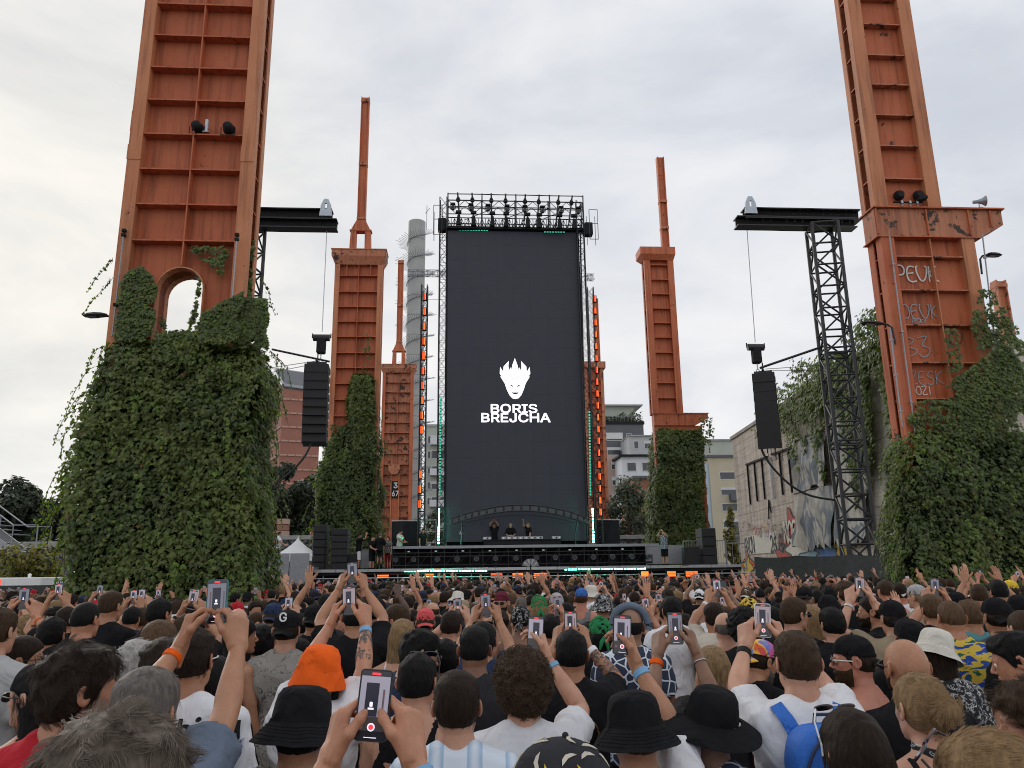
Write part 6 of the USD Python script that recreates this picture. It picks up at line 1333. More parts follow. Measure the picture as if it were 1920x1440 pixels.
        if kind in ('out', 'swirl', 'comb', 'down', 'back') and n_str > 200:      # gather tips into locks
            ng = max(20, n_str // 14); gi = rg.choice(len(p), ng, replace=False)
            from scipy.spatial import cKDTree
            near = cKDTree(p[gi]).query(p)[1]; tip = pts[gi][near]; wgt = (u ** 1.3 * (.75 if kind in ('swirl', 'down') else .5))[None, :, None]
            off = (p - p[gi][near])[:, None] * .6
            pts = pts * (1 - wgt) + (tip + off) * wgt
        st = pts
    HAIRS[k] = (m, st); return HAIRS[k]

# hands: one field per pose, left hand, wrist at the origin, fingers along +y, thumb on +x, back of the hand +z
HPOSE = {  # per finger (index..little): bend of the three joints in degrees; thumb: tip offsets
    'open': ([(6, 8, 6)] * 4, [(.060, .062, -.012), (.082, .092, -.012), (.096, .115, -.010)], 1.0),
    'relaxed': ([(25, 35, 20), (30, 40, 25), (35, 45, 25), (40, 50, 30)], [(.052, .060, -.020), (.062, .092, -.030), (.062, .116, -.036)], .3),
    'fist': ([(75, 95, 60)] * 4, [(.045, .055, -.028), (.028, .086, -.050), (.006, .092, -.055)], 0),
    'grip': ([(42, 38, 20), (46, 42, 22), (50, 46, 24), (54, 50, 28)], [(.052, .055, -.018), (.056, .088, -.034), (.044, .112, -.046)], .35),
    'point': ([(5, 6, 5), (70, 95, 60), (75, 95, 60), (80, 95, 60)], [(.048, .055, -.026), (.034, .085, -.046), (.014, .095, -.052)], .2),
    'horns': ([(8, 8, 6), (6, 8, 6), (80, 95, 60), (80, 95, 60)], [(.045, .055, -.028), (.028, .086, -.050), (.006, .092, -.055)], .6)}
FING = [(.031, .094, (.044, .026, .021), .0092), (.0105, .098, (.049, .030, .022), .0094), (-.0105, .094, (.044, .028, .021), .009), (-.030, .085, (.034, .020, .018), .0080)]
HANDS = {}
def hand_mesh(pose, lod):
    k = (pose, lod)
    if k in HANDS: return HANDS[k]
    bends, th, spread = HPOSE[pose]; seg = []
    for i, ((bx_, by, L, r), bd) in enumerate(zip(FING, bends)):
        p = np.array([bx_, by, 0.0]); a = 0; side = (1.5 - i) * .09 * spread
        for j in range(3):
            a += math.radians(bd[j]); d = np.array([math.sin(side) * math.cos(a), math.cos(side) * math.cos(a), -math.sin(a)]); q = p + d * L[j]; seg.append((p, q, r * (1 - .08 * j), r * (1 - .08 * (j + 1)), .006)); p = q
    t0 = np.array([.022, .022, -.008]); pr = [t0] + [np.array(t) for t in th]
    for j, (r0, r1) in enumerate(((.016, .0135), (.0125, .0105), (.0105, .0085))): seg.append((pr[j], pr[j + 1], r0, r1, .008))
    h = (.0036, .005, .0085, .012)[lod]; g = 1.0 if lod < 2 else 1.12
    def fn(x, y, z):
        d = c_(x, y, z, (0, -.07, 0), (0, .01, 0), .026, .025)
        zz = z * 1.0
        pal = smax(smax(np.abs(x + 0.0) - (.034 + .06 * np.clip(y, 0, .09)), np.abs(zz) - .0125, .012), np.abs(y - .048) - .052, .014)
        d = smin(d, pal - .004, .022)
        d = smin(d, e_(x, y, z, (.026, .04, -.010), (.018, .030, .014)), .012)
        for (a, b, r0, r1, kk) in seg: d = smin(d, c_(x, y, z, a, b, r0 * g, r1 * g), kk)
        for (bx_, by, L, r) in FING: d = smin(d, e_(x, y, z, (bx_, by - .002, .006), (.009, .010, .009)), .008)
        return smax(d, -(y + .066), .006)
    P_ = np.array([s[i] for s in seg for i in (0, 1)]); lo = np.minimum(P_.min(0), (-.05, -.075, -.03)) - .018; hi = np.maximum(P_.max(0), (.05, .1, .03)) + .018
    HANDS[k] = simp(snet(fn, lo, hi, h), (.0002, .0004, .001, .002)[lod]); return HANDS[k]
def hand_at(side, wrist, fdir, dorsal, pose, lod, scale=1.0):
    y = np.asarray(fdir, float); y /= np.linalg.norm(y); z = np.asarray(dorsal, float); z = z - (z @ y) * y; z /= np.linalg.norm(z); x = np.cross(y, z)
    m = hand_mesh(pose, lod).copy(); v = m.vertices * scale
    if side == 'R': v[:, 0] *= -1; m.faces = m.faces[:, ::-1]
    m.vertices = v @ np.stack([x, y, z]) + wrist
    return m
def ik(sh, wr, l1, l2, pole):
    d = wr - sh; L = np.linalg.norm(d); L2 = min(L, (l1 + l2) * .995)
    if L > L2: wr = sh + d / L * L2; d = wr - sh; L = L2
    u = d / L; a = (l1 ** 2 - l2 ** 2 + L ** 2) / (2 * L); hgt = math.sqrt(max(l1 ** 2 - a ** 2, 1e-6))
    p = np.asarray(pole, float); p = p - (p @ u) * u; p /= np.linalg.norm(p) + 1e-9
    return sh + u * a + p * hgt, wr
def arm_tube(sh, el, wr, lod, s=1.0):
    n = (14, 10, 7, 5)[lod]; k = (22, 15, 9, 6)[lod]
    u1, u2 = (el - sh), (wr - el)
    ts = np.linspace(0, 2, k); pts = []
    for t in ts:
        q = sh + u1 * min(t, 1) if t <= 1 else el + u2 * (t - 1)
        if abs(t - 1) < .22: w = .5 * (1 - abs(t - 1) / .22) ** 2 * .22 ; q = q + (-(u1) * .5 + u2 * .5) * w * .5
        pts.append(q)
    r = np.interp(ts, [0, .25, .6, .9, 1.0, 1.25, 1.5, 1.85, 2.0], np.array([.052, .050, .046, .041, .040, .043, .038, .0275, .0245]) * s)
    return tube(np.array(pts), r, n)

# bodies
def loft(x, y, z, prof):
    p = np.array(prof); a = np.interp(z, p[:, 0], p[:, 1]).astype(F32); b = np.interp(z, p[:, 0], p[:, 2]).astype(F32); c = np.interp(z, p[:, 0], p[:, 3]).astype(F32)
    d = (np.sqrt((x / a) ** 2 + ((y - c) / b) ** 2) - 1) * np.minimum(a, b)
    return np.maximum(d, np.maximum(p[0, 0] - z, z - p[-1, 0]))
TORSO = [(.84, .170, .118, -.02), (.95, .168, .118, -.02), (1.05, .152, .108, -.01), (1.15, .155, .108, 0), (1.27, .172, .120, .0), (1.36, .176, .116, -.01), (1.42, .160, .098, -.02), (1.47, .105, .075, -.03), (1.51, .055, .05, -.035)]
SHX, SHZ = .178, 1.405
def torso_sdf(x, y, z, fem, inf=0.0):
    k = .88 if fem else 1.0; pr = [(a, b * (k if a > 1.1 else .97) + inf, c * (.95 if fem else 1) + inf, e) for a, b, c, e in TORSO]
    d = loft(x, y, z, pr); ax = np.abs(x)
    d = smin(d, c_(ax, y, z, (.05, -.035, 1.475), (SHX * k - .008, -.012, SHZ), .042 + inf, .055 + inf), .05)
    if fem: d = smin(d, e_(ax, y, z, (.075, .085, 1.27), (.062 + inf, .055 + inf, .062 + inf)), .03)
    else: d = smin(d, e_(ax, y, z, (.085, .065, 1.30), (.08 + inf, .055 + inf, .06 + inf)), .04)
    d = smin(d, e_(ax, y, z, (.085, -.085, 1.33), (.07 + inf, .045 + inf, .09 + inf)), .04)
    return d
SHIRTS = {}
def shirt_mesh(fem, aL, aR, lod, style='tee', bare=False, key=None):
    """style: tee, tank, long; bare = the skin itself"""
    kk = (key, fem, lod, style, bare) if key else None; (shL, elL), (shR, elR) = aL, aR
    if kk and kk in SHIRTS: return SHIRTS[kk]
    k = .88 if fem else 1.0; inf = 0.0 if bare else (.018 if style != 'tank' else .006); h = (.013, .017, .024, .032)[lod]
    sl = {'tee': .62, 'tank': 0, 'long': 1.0}[style] if not bare else .4
    def fn(x, y, z):
        d = torso_sdf(x, y, z, fem, inf)
        if not bare:                                         # hem
            d = smin(d, loft(x, y, z, [(.80, .185, .135, -.02), (.95, .183, .133, -.02), (1.12, .165, .12, -.0), (1.2, .12, .09, 0)]), .04) if style != 'tank' else d
        for s, sh, el in ((-1, shL, elL), (1, shR, elR)):
            if sl == 0: continue
            e = sh + (el - sh) * sl; r0, r1 = (.056 + inf, .058 + inf * 1.4) if not bare else (.050, .045)
            c = c_(x, y, z, sh, sh + (el - sh) * (sl + .25), r0, r1 + (.006 if not bare else 0))
            dv = (el - sh) / np.linalg.norm(el - sh); cut = (x - e[0]) * dv[0] + (y - e[1]) * dv[1] + (z - e[2]) * dv[2]
            if not bare: c = smax(c, cut, .006)
            d = smin(d, c, .032)
        if style == 'tank' and not bare:
            ax = np.abs(x); d = smax(d, -e_(ax, y, z, (.205 * k, -.01, 1.40), (.085, .2, .15)), .01); d = smax(d, -e_(x, y, z, (0, .02, 1.53), (.095, .30, .16 if not fem else .18)), .01)
            if fem: d = smax(d, -e_(x, y, z, (0, -.16, 1.42), (.12, .12, .16)), .01)
        p = np.stack(np.broadcast_arrays(x, y, z), -1)
        if not bare and lod < 2: d = d - (meshkit.fbm(p * np.array([11, 11, 8]) + 2, 3, 7).astype(F32) - .5) * .028 - (np.abs(meshkit.noise(p * np.array([7, 7, 13.]) + p[..., ::-1] * 6, 3).astype(F32) - .5) - .2) * .024
        elif not bare: d = d - (meshkit.noise(p * 11).astype(F32) - .5) * .014
        d = smax(d, -e_(x, y, z, (0, .012, 1.54), (.066, .075, .062)), .008) if not bare else d
        return smax(d, .82 - z, .01)
    pts = np.array([elL, elR]); lo = np.minimum((-.30, -.22, .80), pts.min(0) - .09); hi = np.maximum((.30, .22, 1.53), pts.max(0) + .09)
    m = simp(snet(fn, lo, hi, h), (.0014, .003, .006, .008)[lod])
    if kk: SHIRTS[kk] = m
    return m
def legs_mesh(zhip, shorts=False, lod=2, seedx=0):
    n = (12, 10, 7, 5)[lod]; out = []
    for s in (-1, 1):
        x = s * .09
        out.append(tube(np.array([(x, -.02, zhip + .04), (x * 1.05, -.01, zhip - .2), (x * 1.08, .0, zhip * .52), (x * 1.08, -.015, zhip * .32), (x * 1.08, -.02, .09)]), [.098, .092, .068, .062, .058], n))
    return out
def shoes_mesh():
    out = []
    for s in (-1, 1):
        p = np.array([(s * .097 + a * .046, b, c) for a, b, c in ((-1, -.09, .0), (1, -.09, 0), (-1.1, .12, 0), (1.1, .12, 0), (-.6, .19, 0), (.6, .19, 0), (-.9, -.09, .09), (.9, -.09, .09), (-.9, .02, .09), (.9, .02, .09), (-.8, .16, .04), (.8, .16, .04))]); out.append(trimesh.convex.convex_hull(p))
    return out

# hats and eyewear (head frame)
def hat_geo(kind, lod):
    k = ('hat', kind, lod)
    if k in HAIRS: return HAIRS[k]
    n = (40, 26, 16, 10)[lod]
    def ring(profile, sx=.88, wob=0.0, cy=-.012, seed=0, tilt=0):
        m = lathe(profile, n); v = m.vertices; r = np.linalg.norm(v[:, :2], axis=1)
        if wob:
            th = np.arctan2(v[:, 1], v[:, 0]); f = (meshkit.fbm(np.c_[np.cos(th) * 1.6, np.sin(th) * 1.6, v[:, 2] * 12] + seed, 3, seed) - .5); v = v + np.c_[np.cos(th) * f * wob, np.sin(th) * f * wob, f * wob * 1.4 * np.clip((r - .085) / .06, 0, 1)]
        v[:, 0] *= sx; v[:, 1] += cy; m.vertices = v; return m
    if kind == 'bucket':
        crown = ring([(0, .140), (.045, .138), (.078, .128), (.094, .108), (.101, .080), (.106, .048), (.108, .030)], .90, .010, seed=3); brim = ring([(.1085, .031), (.112, .024), (.142, -.004), (.166, -.034), (.167, -.037), (.163, -.036), (.140, -.008), (.110, .018)], .92, .016, seed=5)
        band = ring([(.1075, .036), (.1105, .036), (.1115, .026), (.109, .026)], .90)
        r = dict(crown=crown, brim=brim, stitched_band=band)
        if lod < 2: r['stitching'] = cat(*[ring([(q, z), (q + .0012, z + .0012), (q + .0012, z - .0006), (q, z)], .92, .016, seed=5) for q, z in ((.122, .016), (.131, .007), (.140, -.001), (.149, -.012), (.157, -.022))])
    elif kind == 'softhat':
        r = dict(crown=ring([(0, .138), (.05, .134), (.082, .118), (.100, .090), (.108, .055), (.113, .030)], .92, .030, seed=13), brim=ring([(.1135, .031), (.118, .022), (.134, -.012), (.148, -.052), (.147, -.055), (.131, -.016), (.114, .016)], .92, .030, seed=15))
    elif kind == 'widebucket':
        crown = ring([(0, .142), (.05, .140), (.082, .128), (.098, .104), (.104, .074), (.109, .044), (.111, .030)], .90, .010, seed=8); brim = ring([(.111, .031), (.116, .026), (.155, .012), (.196, -.012), (.198, -.016), (.194, -.016), (.152, .006), (.113, .018)], .95, .020, seed=9)
        r = dict(crown=crown, brim=brim)
    elif kind in ('cap', 'capback', 'cap_up'):
        dome = snet(lambda x, y, z: smax(smax(cranium(x, y, z) - .013 - .010 * np.clip((z - .05) / .06, 0, 1), (.034 + .10 * np.maximum(y, 0) * 0 - z) * 1.0 - .10 * np.clip(-y - .02, 0, .1), .004), -(cranium(x, y, z) - .006), .002), (-.11, -.14, .0), (.11, .13, .16), (.006, .0085, .012, .017)[lod])
        a = np.linspace(-1, 1, max(6, n // 3)); vs = []; L = .075
        for f in (0, .5, 1.0):
            for q in a: vs.append((q * .078 * (1 - .25 * f * abs(q)), .072 + (.020 * (1 - q * q)) + f * L * (1 - .45 * q * q), .044 - .022 * q * q - .018 * f))
        vs = np.array(vs); kq = len(a); fs = [(i * kq + j, i * kq + j + 1, (i + 1) * kq + j + 1, (i + 1) * kq + j) for i in range(2) for j in range(kq - 1)]
        top = vs + [0, 0, .003]; fs = np.array(fs); both = np.vstack([top, vs]); ft = np.vstack([fs, fs[:, ::-1] + len(vs)]); bm = trimesh.Trimesh(*[both, np.vstack([ft[:, [0, 1, 2]], ft[:, [0, 2, 3]]])], process=False)
        btn = moved(trimesh.creation.icosphere(1, .007), (0, -.012, .142))
        if kind == 'capback': bm.vertices = bm.vertices * [-1, -1, 1] + [0, -.030, -.034]; 
        r = dict(crown=simp(dome, .0008), brim=bm, button=btn)
    elif kind == 'beanie':
        r = dict(cap=simp(snet(lambda x, y, z: smax(smax(cranium(x, y, z) - .014 - .012 * np.clip((z - .07) / .06, 0, 1), .030 - z - .35 * np.clip(-y, 0, .12) * 0.6, .006), -(cranium(x, y, z) - .004), .002), (-.11, -.14, -.06), (.11, .13, .18), (.006, .0085, .012, .017)[lod]), .0008))
    elif kind == 'bandana':
        m = simp(snet(lambda x, y, z: smax(smax(cranium(x, y, z) - .010 - (meshkit.fbm(np.stack(np.broadcast_arrays(x, y, z), -1) * 40, 2, 1).astype(F32) - .5) * .012, .028 - z - .55 * np.clip(-y, 0, .12), .004), -(cranium(x, y, z) - .003), .002), (-.11, -.14, -.08), (.11, .13, .16), (.006, .0085, .012, .017)[lod]), .0008)
        r = dict(cloth=m, knot=cat(moved(trimesh.creation.icosphere(1, .018), (0, -.115, -.02)), tube(np.array([(0, -.115, -.02), (.02, -.14, -.06), (.03, -.135, -.12)]), [.012, .016, .006], 6), tube(np.array([(0, -.115, -.02), (-.02, -.14, -.05), (-.035, -.14, -.10)]), [.012, .016, .006], 6)))
    HAIRS[k] = r; return r
def glasses_geo():
    if 'gl' in HAIRS: return HAIRS['gl']
    ls = []
    for s in (-1, 1):
        m = trimesh.creation.cylinder(1, 1, sections=14); m.apply_transform(np.diag([.028, .020, .004, 1])); m = moved(m, (s * .034, .104, .002), rx=math.pi / 2, rz=-s * .0); m = moved(m, (0, -.0, 0)); ls.append(m)
    fr = cat(rod((-.008, .107, .008), (.008, .107, .008), .0028, 5), *[tube(np.array([(s * .062, .098, .008), (s * .078, .06, .008), (s * .080, -.005, .006), (s * .078, -.03, -.012)]), .0028, 5) for s in (-1, 1)])
    HAIRS['gl'] = (ls, fr); return HAIRS['gl']

# ------------------------------------------------------------------ people: colours and the builder
def skinmat(name, c):
    usdkit.material(stage, M(name), {'tc': ('texture_coordinate', {}), 'n': ('noise_texture', dict(scale=8, detail=7, roughness=.65)), 'r': ('rgb_ramp', dict(ramp=[(.28, (c[0] * .82, c[1] * .70, c[2] * .68)), (.5, c), (.72, tuple(min(1, x * 1.14) for x in c))])), 'n2': ('noise_texture', dict(scale=70, detail=6)), 'b': ('bump', dict(strength=.3, distance=.006)),
        'p': ('principled_bsdf', dict(roughness=.48, specular_ior_level=.45, subsurface_weight=.12, subsurface_radius=(.9, .3, .15), subsurface_scale=.006))}, [('tc.object', 'n.vector'), ('n.fac', 'r.fac'), ('r.color', 'p.base_color'), ('tc.object', 'n2.vector'), ('n2.fac', 'b.height'), ('b.normal', 'p.normal')], surface='p.BSDF'); return M(name)
SKIN = dict(light=skinmat('skin_light', (.48, .255, .165)), tan=skinmat('skin_tan', (.36, .172, .094)), warm=skinmat('skin_warm', (.42, .196, .114)), red=skinmat('skin_sunburnt', (.43, .175, .112)), brown=skinmat('skin_brown', (.22, .115, .07)), dark=skinmat('skin_dark', (.09, .048, .03)))
def hairmat(name, c):
    usdkit.material(stage, M(name), {'tc': ('texture_coordinate', {}), 'm': ('mapping', dict(scale=(60, 60, 14))), 'n': ('noise_texture', dict(scale=1.5, detail=4)), 'r': ('rgb_ramp', dict(ramp=[(.25, tuple(x * .4 for x in c)), (.75, c)])), 'b': ('bump', dict(strength=.6, distance=.008)),
        'p': ('principled_bsdf', dict(roughness=.55, specular_ior_level=.10))}, [('tc.object', 'm.vector'), ('m.vector', 'n.vector'), ('n.fac', 'r.fac'), ('r.color', 'p.base_color'), ('n.fac', 'b.height'), ('b.normal', 'p.normal')], surface='p.BSDF'); return M(name)
HAIR = dict(black=hairmat('hair_black', (.012, .011, .011)), darkbrown=hairmat('hair_dark_brown', (.028, .018, .012)), brown=hairmat('hair_brown', (.060, .036, .020)), lightbrown=hairmat('hair_light_brown', (.12, .07, .038)), blond=hairmat('hair_blond', (.30, .19, .095)), grey=hairmat('hair_grey', (.16, .14, .125)), greybrown=hairmat('hair_grey_brown', (.15, .118, .092)), white=hairmat('hair_white', (.42, .40, .37)), red=hairmat('hair_reddish', (.13, .045, .02)))
def strandmat(c):
    k = 'strand_' + c
    if k not in _sm:
        b = dict(black=(.012, .011, .011), darkbrown=(.028, .018, .012), brown=(.060, .036, .020), lightbrown=(.12, .07, .038), blond=(.30, .19, .095), grey=(.16, .14, .125), greybrown=(.15, .118, .092), white=(.42, .40, .37), red=(.13, .045, .02))[c]
        usdkit.material(stage, M(k), {'h': ('hair_info', {}), 'w': ('white_noise_texture', dict(dimensions='1D')), 'r': ('rgb_ramp', dict(ramp=[(0, tuple(x * .45 for x in b)), (.6, b), (1, tuple(x * 2.1 for x in b))])), 'p': ('principled_bsdf', dict(roughness=.42, specular_ior_level=.22))}, [('h.index', 'w.w'), ('w.value', 'r.fac'), ('r.color', 'p.base_color')], surface='p.BSDF'); _sm[k] = M(k)
    return _sm[k]
_sm = {}
HNAME = dict(black='black', darkbrown='dark brown', brown='brown', lightbrown='light brown', blond='blond', grey='grey', greybrown='grey brown', white='white', red='reddish')
FABC = dict(black=(.011, .011, .0125), charcoal=(.032, .032, .036), grey=(.20, .20, .205), lightgrey=(.38, .38, .38), white=(.72, .72, .74), offwhite=(.60, .57, .50), red=(.42, .018, .028), darkred=(.17, .02, .025), navy=(.025, .04, .085), blue=(.05, .14, .42), lightblue=(.42, .56, .72), denim=(.10, .14, .20), teal=(.08, .22, .24), green=(.03, .22, .08), olive=(.11, .11, .06), khaki=(.30, .24, .16), tan=(.26, .19, .125), orange=(.82, .12, .015), yellow=(.70, .48, .05), purple=(.20, .09, .36), pink=(.55, .22, .26), slate=(.07, .085, .10), maroon=(.12, .02, .035), cream=(.55, .50, .42), coral=(.62, .10, .10), bluegrey=(.13, .16, .21), brown=(.12, .07, .045))
_fab = {}
def fab(c):
    if c in _fab: return _fab[c]
    if c in FABC:
        b = FABC[c]
        usdkit.material(stage, M('cloth_' + c), {'tc': ('texture_coordinate', {}), 'n': ('noise_texture', dict(scale=5, detail=5)), 'r': ('rgb_ramp', dict(ramp=[(.3, tuple(x * .88 for x in b)), (.7, tuple(min(1, x * 1.1) for x in b))])),
            'm': ('mapping', dict(scale=(1, 1, .75), rotation=(.5, .3, 0))), 'f': ('noise_texture', dict(scale=6.5, detail=2.5, roughness=.45, distortion=1.1)), 'w': ('noise_texture', dict(scale=190, detail=2)), 'ad': ('math', dict(math_type='multiply_add', value2=.03)),
            'b': ('bump', dict(strength=.8, distance=.05)), 'p': ('principled_bsdf', dict(roughness=.9, specular_ior_level=.12))},
            [('tc.object', 'n.vector'), ('n.fac', 'r.fac'), ('r.color', 'p.base_color'), ('tc.object', 'm.vector'), ('m.vector', 'f.vector'), ('tc.object', 'w.vector'), ('w.fac', 'ad.value1'), ('f.fac', 'ad.value3'), ('ad.value', 'b.height'), ('b.normal', 'p.normal')], surface='p.BSDF')
        _fab[c] = M('cloth_' + c)
    return _fab[c]
def ramp_fab(name, kind, stops, scale=8, dist=.6, vs=(1, 1, 1), interp=False, rough=.85):
    nodes = {'tc': ('texture_coordinate', {}), 'm': ('mapping', dict(scale=vs)), 'r': ('rgb_ramp', dict(ramp=stops, interpolate=interp)), 'p': ('principled_bsdf', dict(roughness=rough, specular_ior_level=.25))}
    nodes['n'] = {'noise': ('noise_texture', dict(scale=scale, detail=4, distortion=dist)), 'vor': ('voronoi_texture', dict(scale=scale, feature='distance_to_edge')), 'wave': ('wave_texture', dict(scale=scale, distortion=dist, detail=2))}[kind]
    usdkit.material(stage, M(name), nodes, [('tc.object', 'm.vector'), ('m.vector', 'n.vector'), ('n.distance' if kind == 'vor' else 'n.fac', 'r.fac'), ('r.color', 'p.base_color')], surface='p.BSDF'); _fab[name] = M(name); return M(name)
ramp_fab('cloth_bark_print', 'noise', [(0, (.27, .25, .22)), (.44, (.30, .275, .245)), (.475, (.10, .09, .08)), (.50, (.28, .26, .23)), (.58, (.31, .29, .26)), (.60, (.12, .11, .10)), (.62, (.28, .26, .23))], 7, 1.6)
ramp_fab('cloth_hawaii', 'noise', [(0, (.02, .06, .30)), (.42, (.03, .09, .38)), (.43, (.60, .42, .06)), (.55, (.66, .46, .08)), (.56, (.02, .10, .04)), (.60, (.03, .18, .06)), (.61, (.03, .06, .30))], 7, .8, (1, 1, 2.4))
ramp_fab('cloth_net_print', 'vor', [(0, (.62, .66, .72)), (.045, (.55, .6, .68)), (.06, (.035, .045, .075)), (1, (.05, .06, .10))], 15)
ramp_fab('cloth_jersey', 'wave', [(0, (.66, .72, .80)), (.62, (.68, .74, .82)), (.70, (.34, .48, .64)), (.85, (.42, .55, .70)), (1, (.66, .72, .80))], 2.3, 1.2, (1, 1, .5), True)
ramp_fab('cloth_red_print', 'noise', [(0, (.32, .03, .035)), (.55, (.36, .035, .04)), (.57, (.03, .02, .02)), (.66, (.35, .04, .04))], 14, 1)
ramp_fab('cloth_paisley', 'noise', [(0, (.02, .02, .022)), (.5, (.02, .02, .022)), (.52, (.5, .5, .5)), (.56, (.02, .02, .02)), (.62, (.02, .02, .02)), (.63, (.55, .55, .55))], 40, .6)
ramp_fab('cloth_tiedye', 'noise', [(0, (.3, .05, .4)), (.42, (.65, .1, .05)), (.5, (.8, .5, .05)), (.56, (.1, .2, .5)), (.65, (.6, .1, .3))], 9, .6, (1, 1, 1), True)
ramp_fab('cloth_yellow_print', 'noise', [(0, (.65, .45, .06)), (.55, (.7, .5, .08)), (.58, (.25, .16, .03)), (.62, (.7, .5, .08))], 40, .6)
FNAME = dict(cloth_bark_print='grey bark print', cloth_hawaii='blue and yellow palm print', cloth_net_print='navy and white patterned', cloth_jersey='pale blue and white jersey', cloth_red_print='red printed', cloth_paisley='black and white paisley', cloth_tiedye='tie dye', cloth_yellow_print='yellow printed', lightgrey='light grey', offwhite='off white', darkred='dark red', lightblue='light blue', bluegrey='blue grey')
def fname(c): return FNAME.get(c, c)
LENS = mat('sunglass_lens', (.01, .01, .012), .06, 0, .8, .1); EYEW = mat('eye_white', (.7, .68, .65), .3); IRIS = mat('eye_iris', (.04, .025, .015), .2); LIPS = mat('lips', (.40, .15, .13), .5); GOLD = mat('gold_metal', (.75, .5, .18), .25, 1.0)
LPOLE = np.array([-.55, -.15, -1.0]); RPOLE = np.array([.55, -.15, -1.0])
def rotz(a): c, s = math.cos(a), math.sin(a); return np.array([[c, -s, 0], [s, c, 0], [0, 0, 1.]])
ARMS = {   # ready poses in the person's frame: (left, right) each (wrist, fingers, back of hand, hand pose, elbow pole)
    'down': (((-.27, .10, .80), (-.1, .2, -1), (-1, .1, .2), 'relaxed', (-.6, -.8, 0)), ((.27, .10, .80), (.1, .2, -1), (1, .1, .2), 'relaxed', (.6, -.8, 0))),
    'front': (((-.12, .34, 1.05), (.5, .8, .3), (-.7, 0, .5), 'relaxed', (-.8, -.3, -.6)), ((.12, .34, 1.05), (-.5, .8, .3), (.7, 0, .5), 'relaxed', (.8, -.3, -.6))),
    'phone2': (((-.088, .33, 1.66), (.16, .30, .94), (-.92, -.15, .28), 'grip', (-.9, -.1, -.9)), ((.088, .33, 1.66), (-.16, .30, .94), (.92, -.15, .28), 'grip', (.9, -.1, -.9))),
    'phone2hi': (((-.088, .26, 1.82), (.16, .30, .94), (-.92, -.15, .28), 'grip', (-.9, .2, -.6)), ((.088, .26, 1.82), (-.16, .30, .94), (.92, -.15, .28), 'grip', (.9, .2, -.6))),
    'phoneR': (((-.27, .10, .80), (-.1, .2, -1), (-1, .1, .2), 'relaxed', (-.6, -.8, 0)), ((.12, .34, 1.68), (-.25, .35, .9), (.95, .12, .3), 'grip', (.8, .1, -1))),
    'phoneL': (((-.12, .34, 1.68), (.25, .35, .9), (-.95, .12, .3), 'grip', (-.8, .1, -1)), ((.27, .10, .80), (.1, .2, -1), (1, .1, .2), 'relaxed', (.6, -.8, 0))),
    'handR': (((-.27, .10, .80), (-.1, .2, -1), (-1, .1, .2), 'relaxed', (-.6, -.8, 0)), ((.22, .16, 1.86), (.05, .15, 1), (0, -1, .2), 'open', (1, .2, -.3))),
    'handL': (((-.22, .16, 1.86), (-.05, .15, 1), (0, -1, .2), 'open', (-1, .2, -.3)), ((.27, .10, .80), (.1, .2, -1), (1, .1, .2), 'relaxed', (.6, -.8, 0))),
    'fistR': (((-.27, .10, .80), (-.1, .2, -1), (-1, .1, .2), 'relaxed', (-.6, -.8, 0)), ((.2, .2, 1.84), (0, .2, 1), (0, -1, .2), 'fist', (1, .2, -.3))),
    'pointR': (((-.27, .10, .80), (-.1, .2, -1), (-1, .1, .2), 'relaxed', (-.6, -.8, 0)), ((.16, .28, 1.84), (0, .35, 1), (0, -1, .2), 'horns', (1, .2, -.4))),
    'both': (((-.20, .16, 1.86), (.1, .15, 1), (-.3, -1, .2), 'open', (-1, .2, -.3)), ((.20, .16, 1.86), (-.1, .15, 1), (.3, -1, .2), 'open', (1, .2, -.3))),
    'clap': (((-.05, .16, 1.88), (.35, .1, 1), (-1, -.2, .2), 'open', (-1, .2, -.2)), ((.05, .16, 1.88), (-.35, .1, 1), (1, -.2, .2), 'open', (1, .2, -.2))),
}
ARMTXT = dict(phone2='filming with a phone in both raised hands', phone2hi='filming with a phone held high in both hands', phoneR='holding up a phone in the right hand', phoneL='holding up a phone in the left hand', handR='raising an open right hand', handL='raising an open left hand', fistR='raising a right fist', pointR='raising a right hand with fingers out', both='with both arms raised', clap='clapping overhead')
def eyes_parts(t, T, lod):
    if lod > 1: return
    ws, irs = [], []
    for s in (-1, 1):
        w = trimesh.creation.icosphere(2, .0118); w.apply_translation((s * .031, .0795, .0)); i = trimesh.creation.icosphere(1, .0056); i.apply_translation((s * .031, .0865, .0)); w.apply_transform(T); i.apply_transform(T)
        obj('eye', w, EYEW, t, smooth=True); obj('iris', i, IRIS, t, smooth=True)
def unite(parts, tol=.001):
    try:
        r = manifold3d.Manifold.batch_boolean([manifold3d.Manifold(manifold3d.Mesh(np.asarray(p.vertices, np.float32), np.asarray(p.faces, np.uint32))) for p in parts], manifold3d.OpType.Add)
        if r.status() == manifold3d.Error.NoError and r.num_tri() > 200:
            comp = r.decompose(); r = max(comp, key=lambda c: c.num_tri()) if len(comp) > 1 else r
            r = r.simplify(tol).to_mesh(); return trimesh.Trimesh(r.vert_properties[:, :3], r.tri_verts, process=False)
    except Exception: pass
    UNITE_FAIL.append(1); return cat(parts)
UNITE_FAIL = []
PHONE_N = [0]
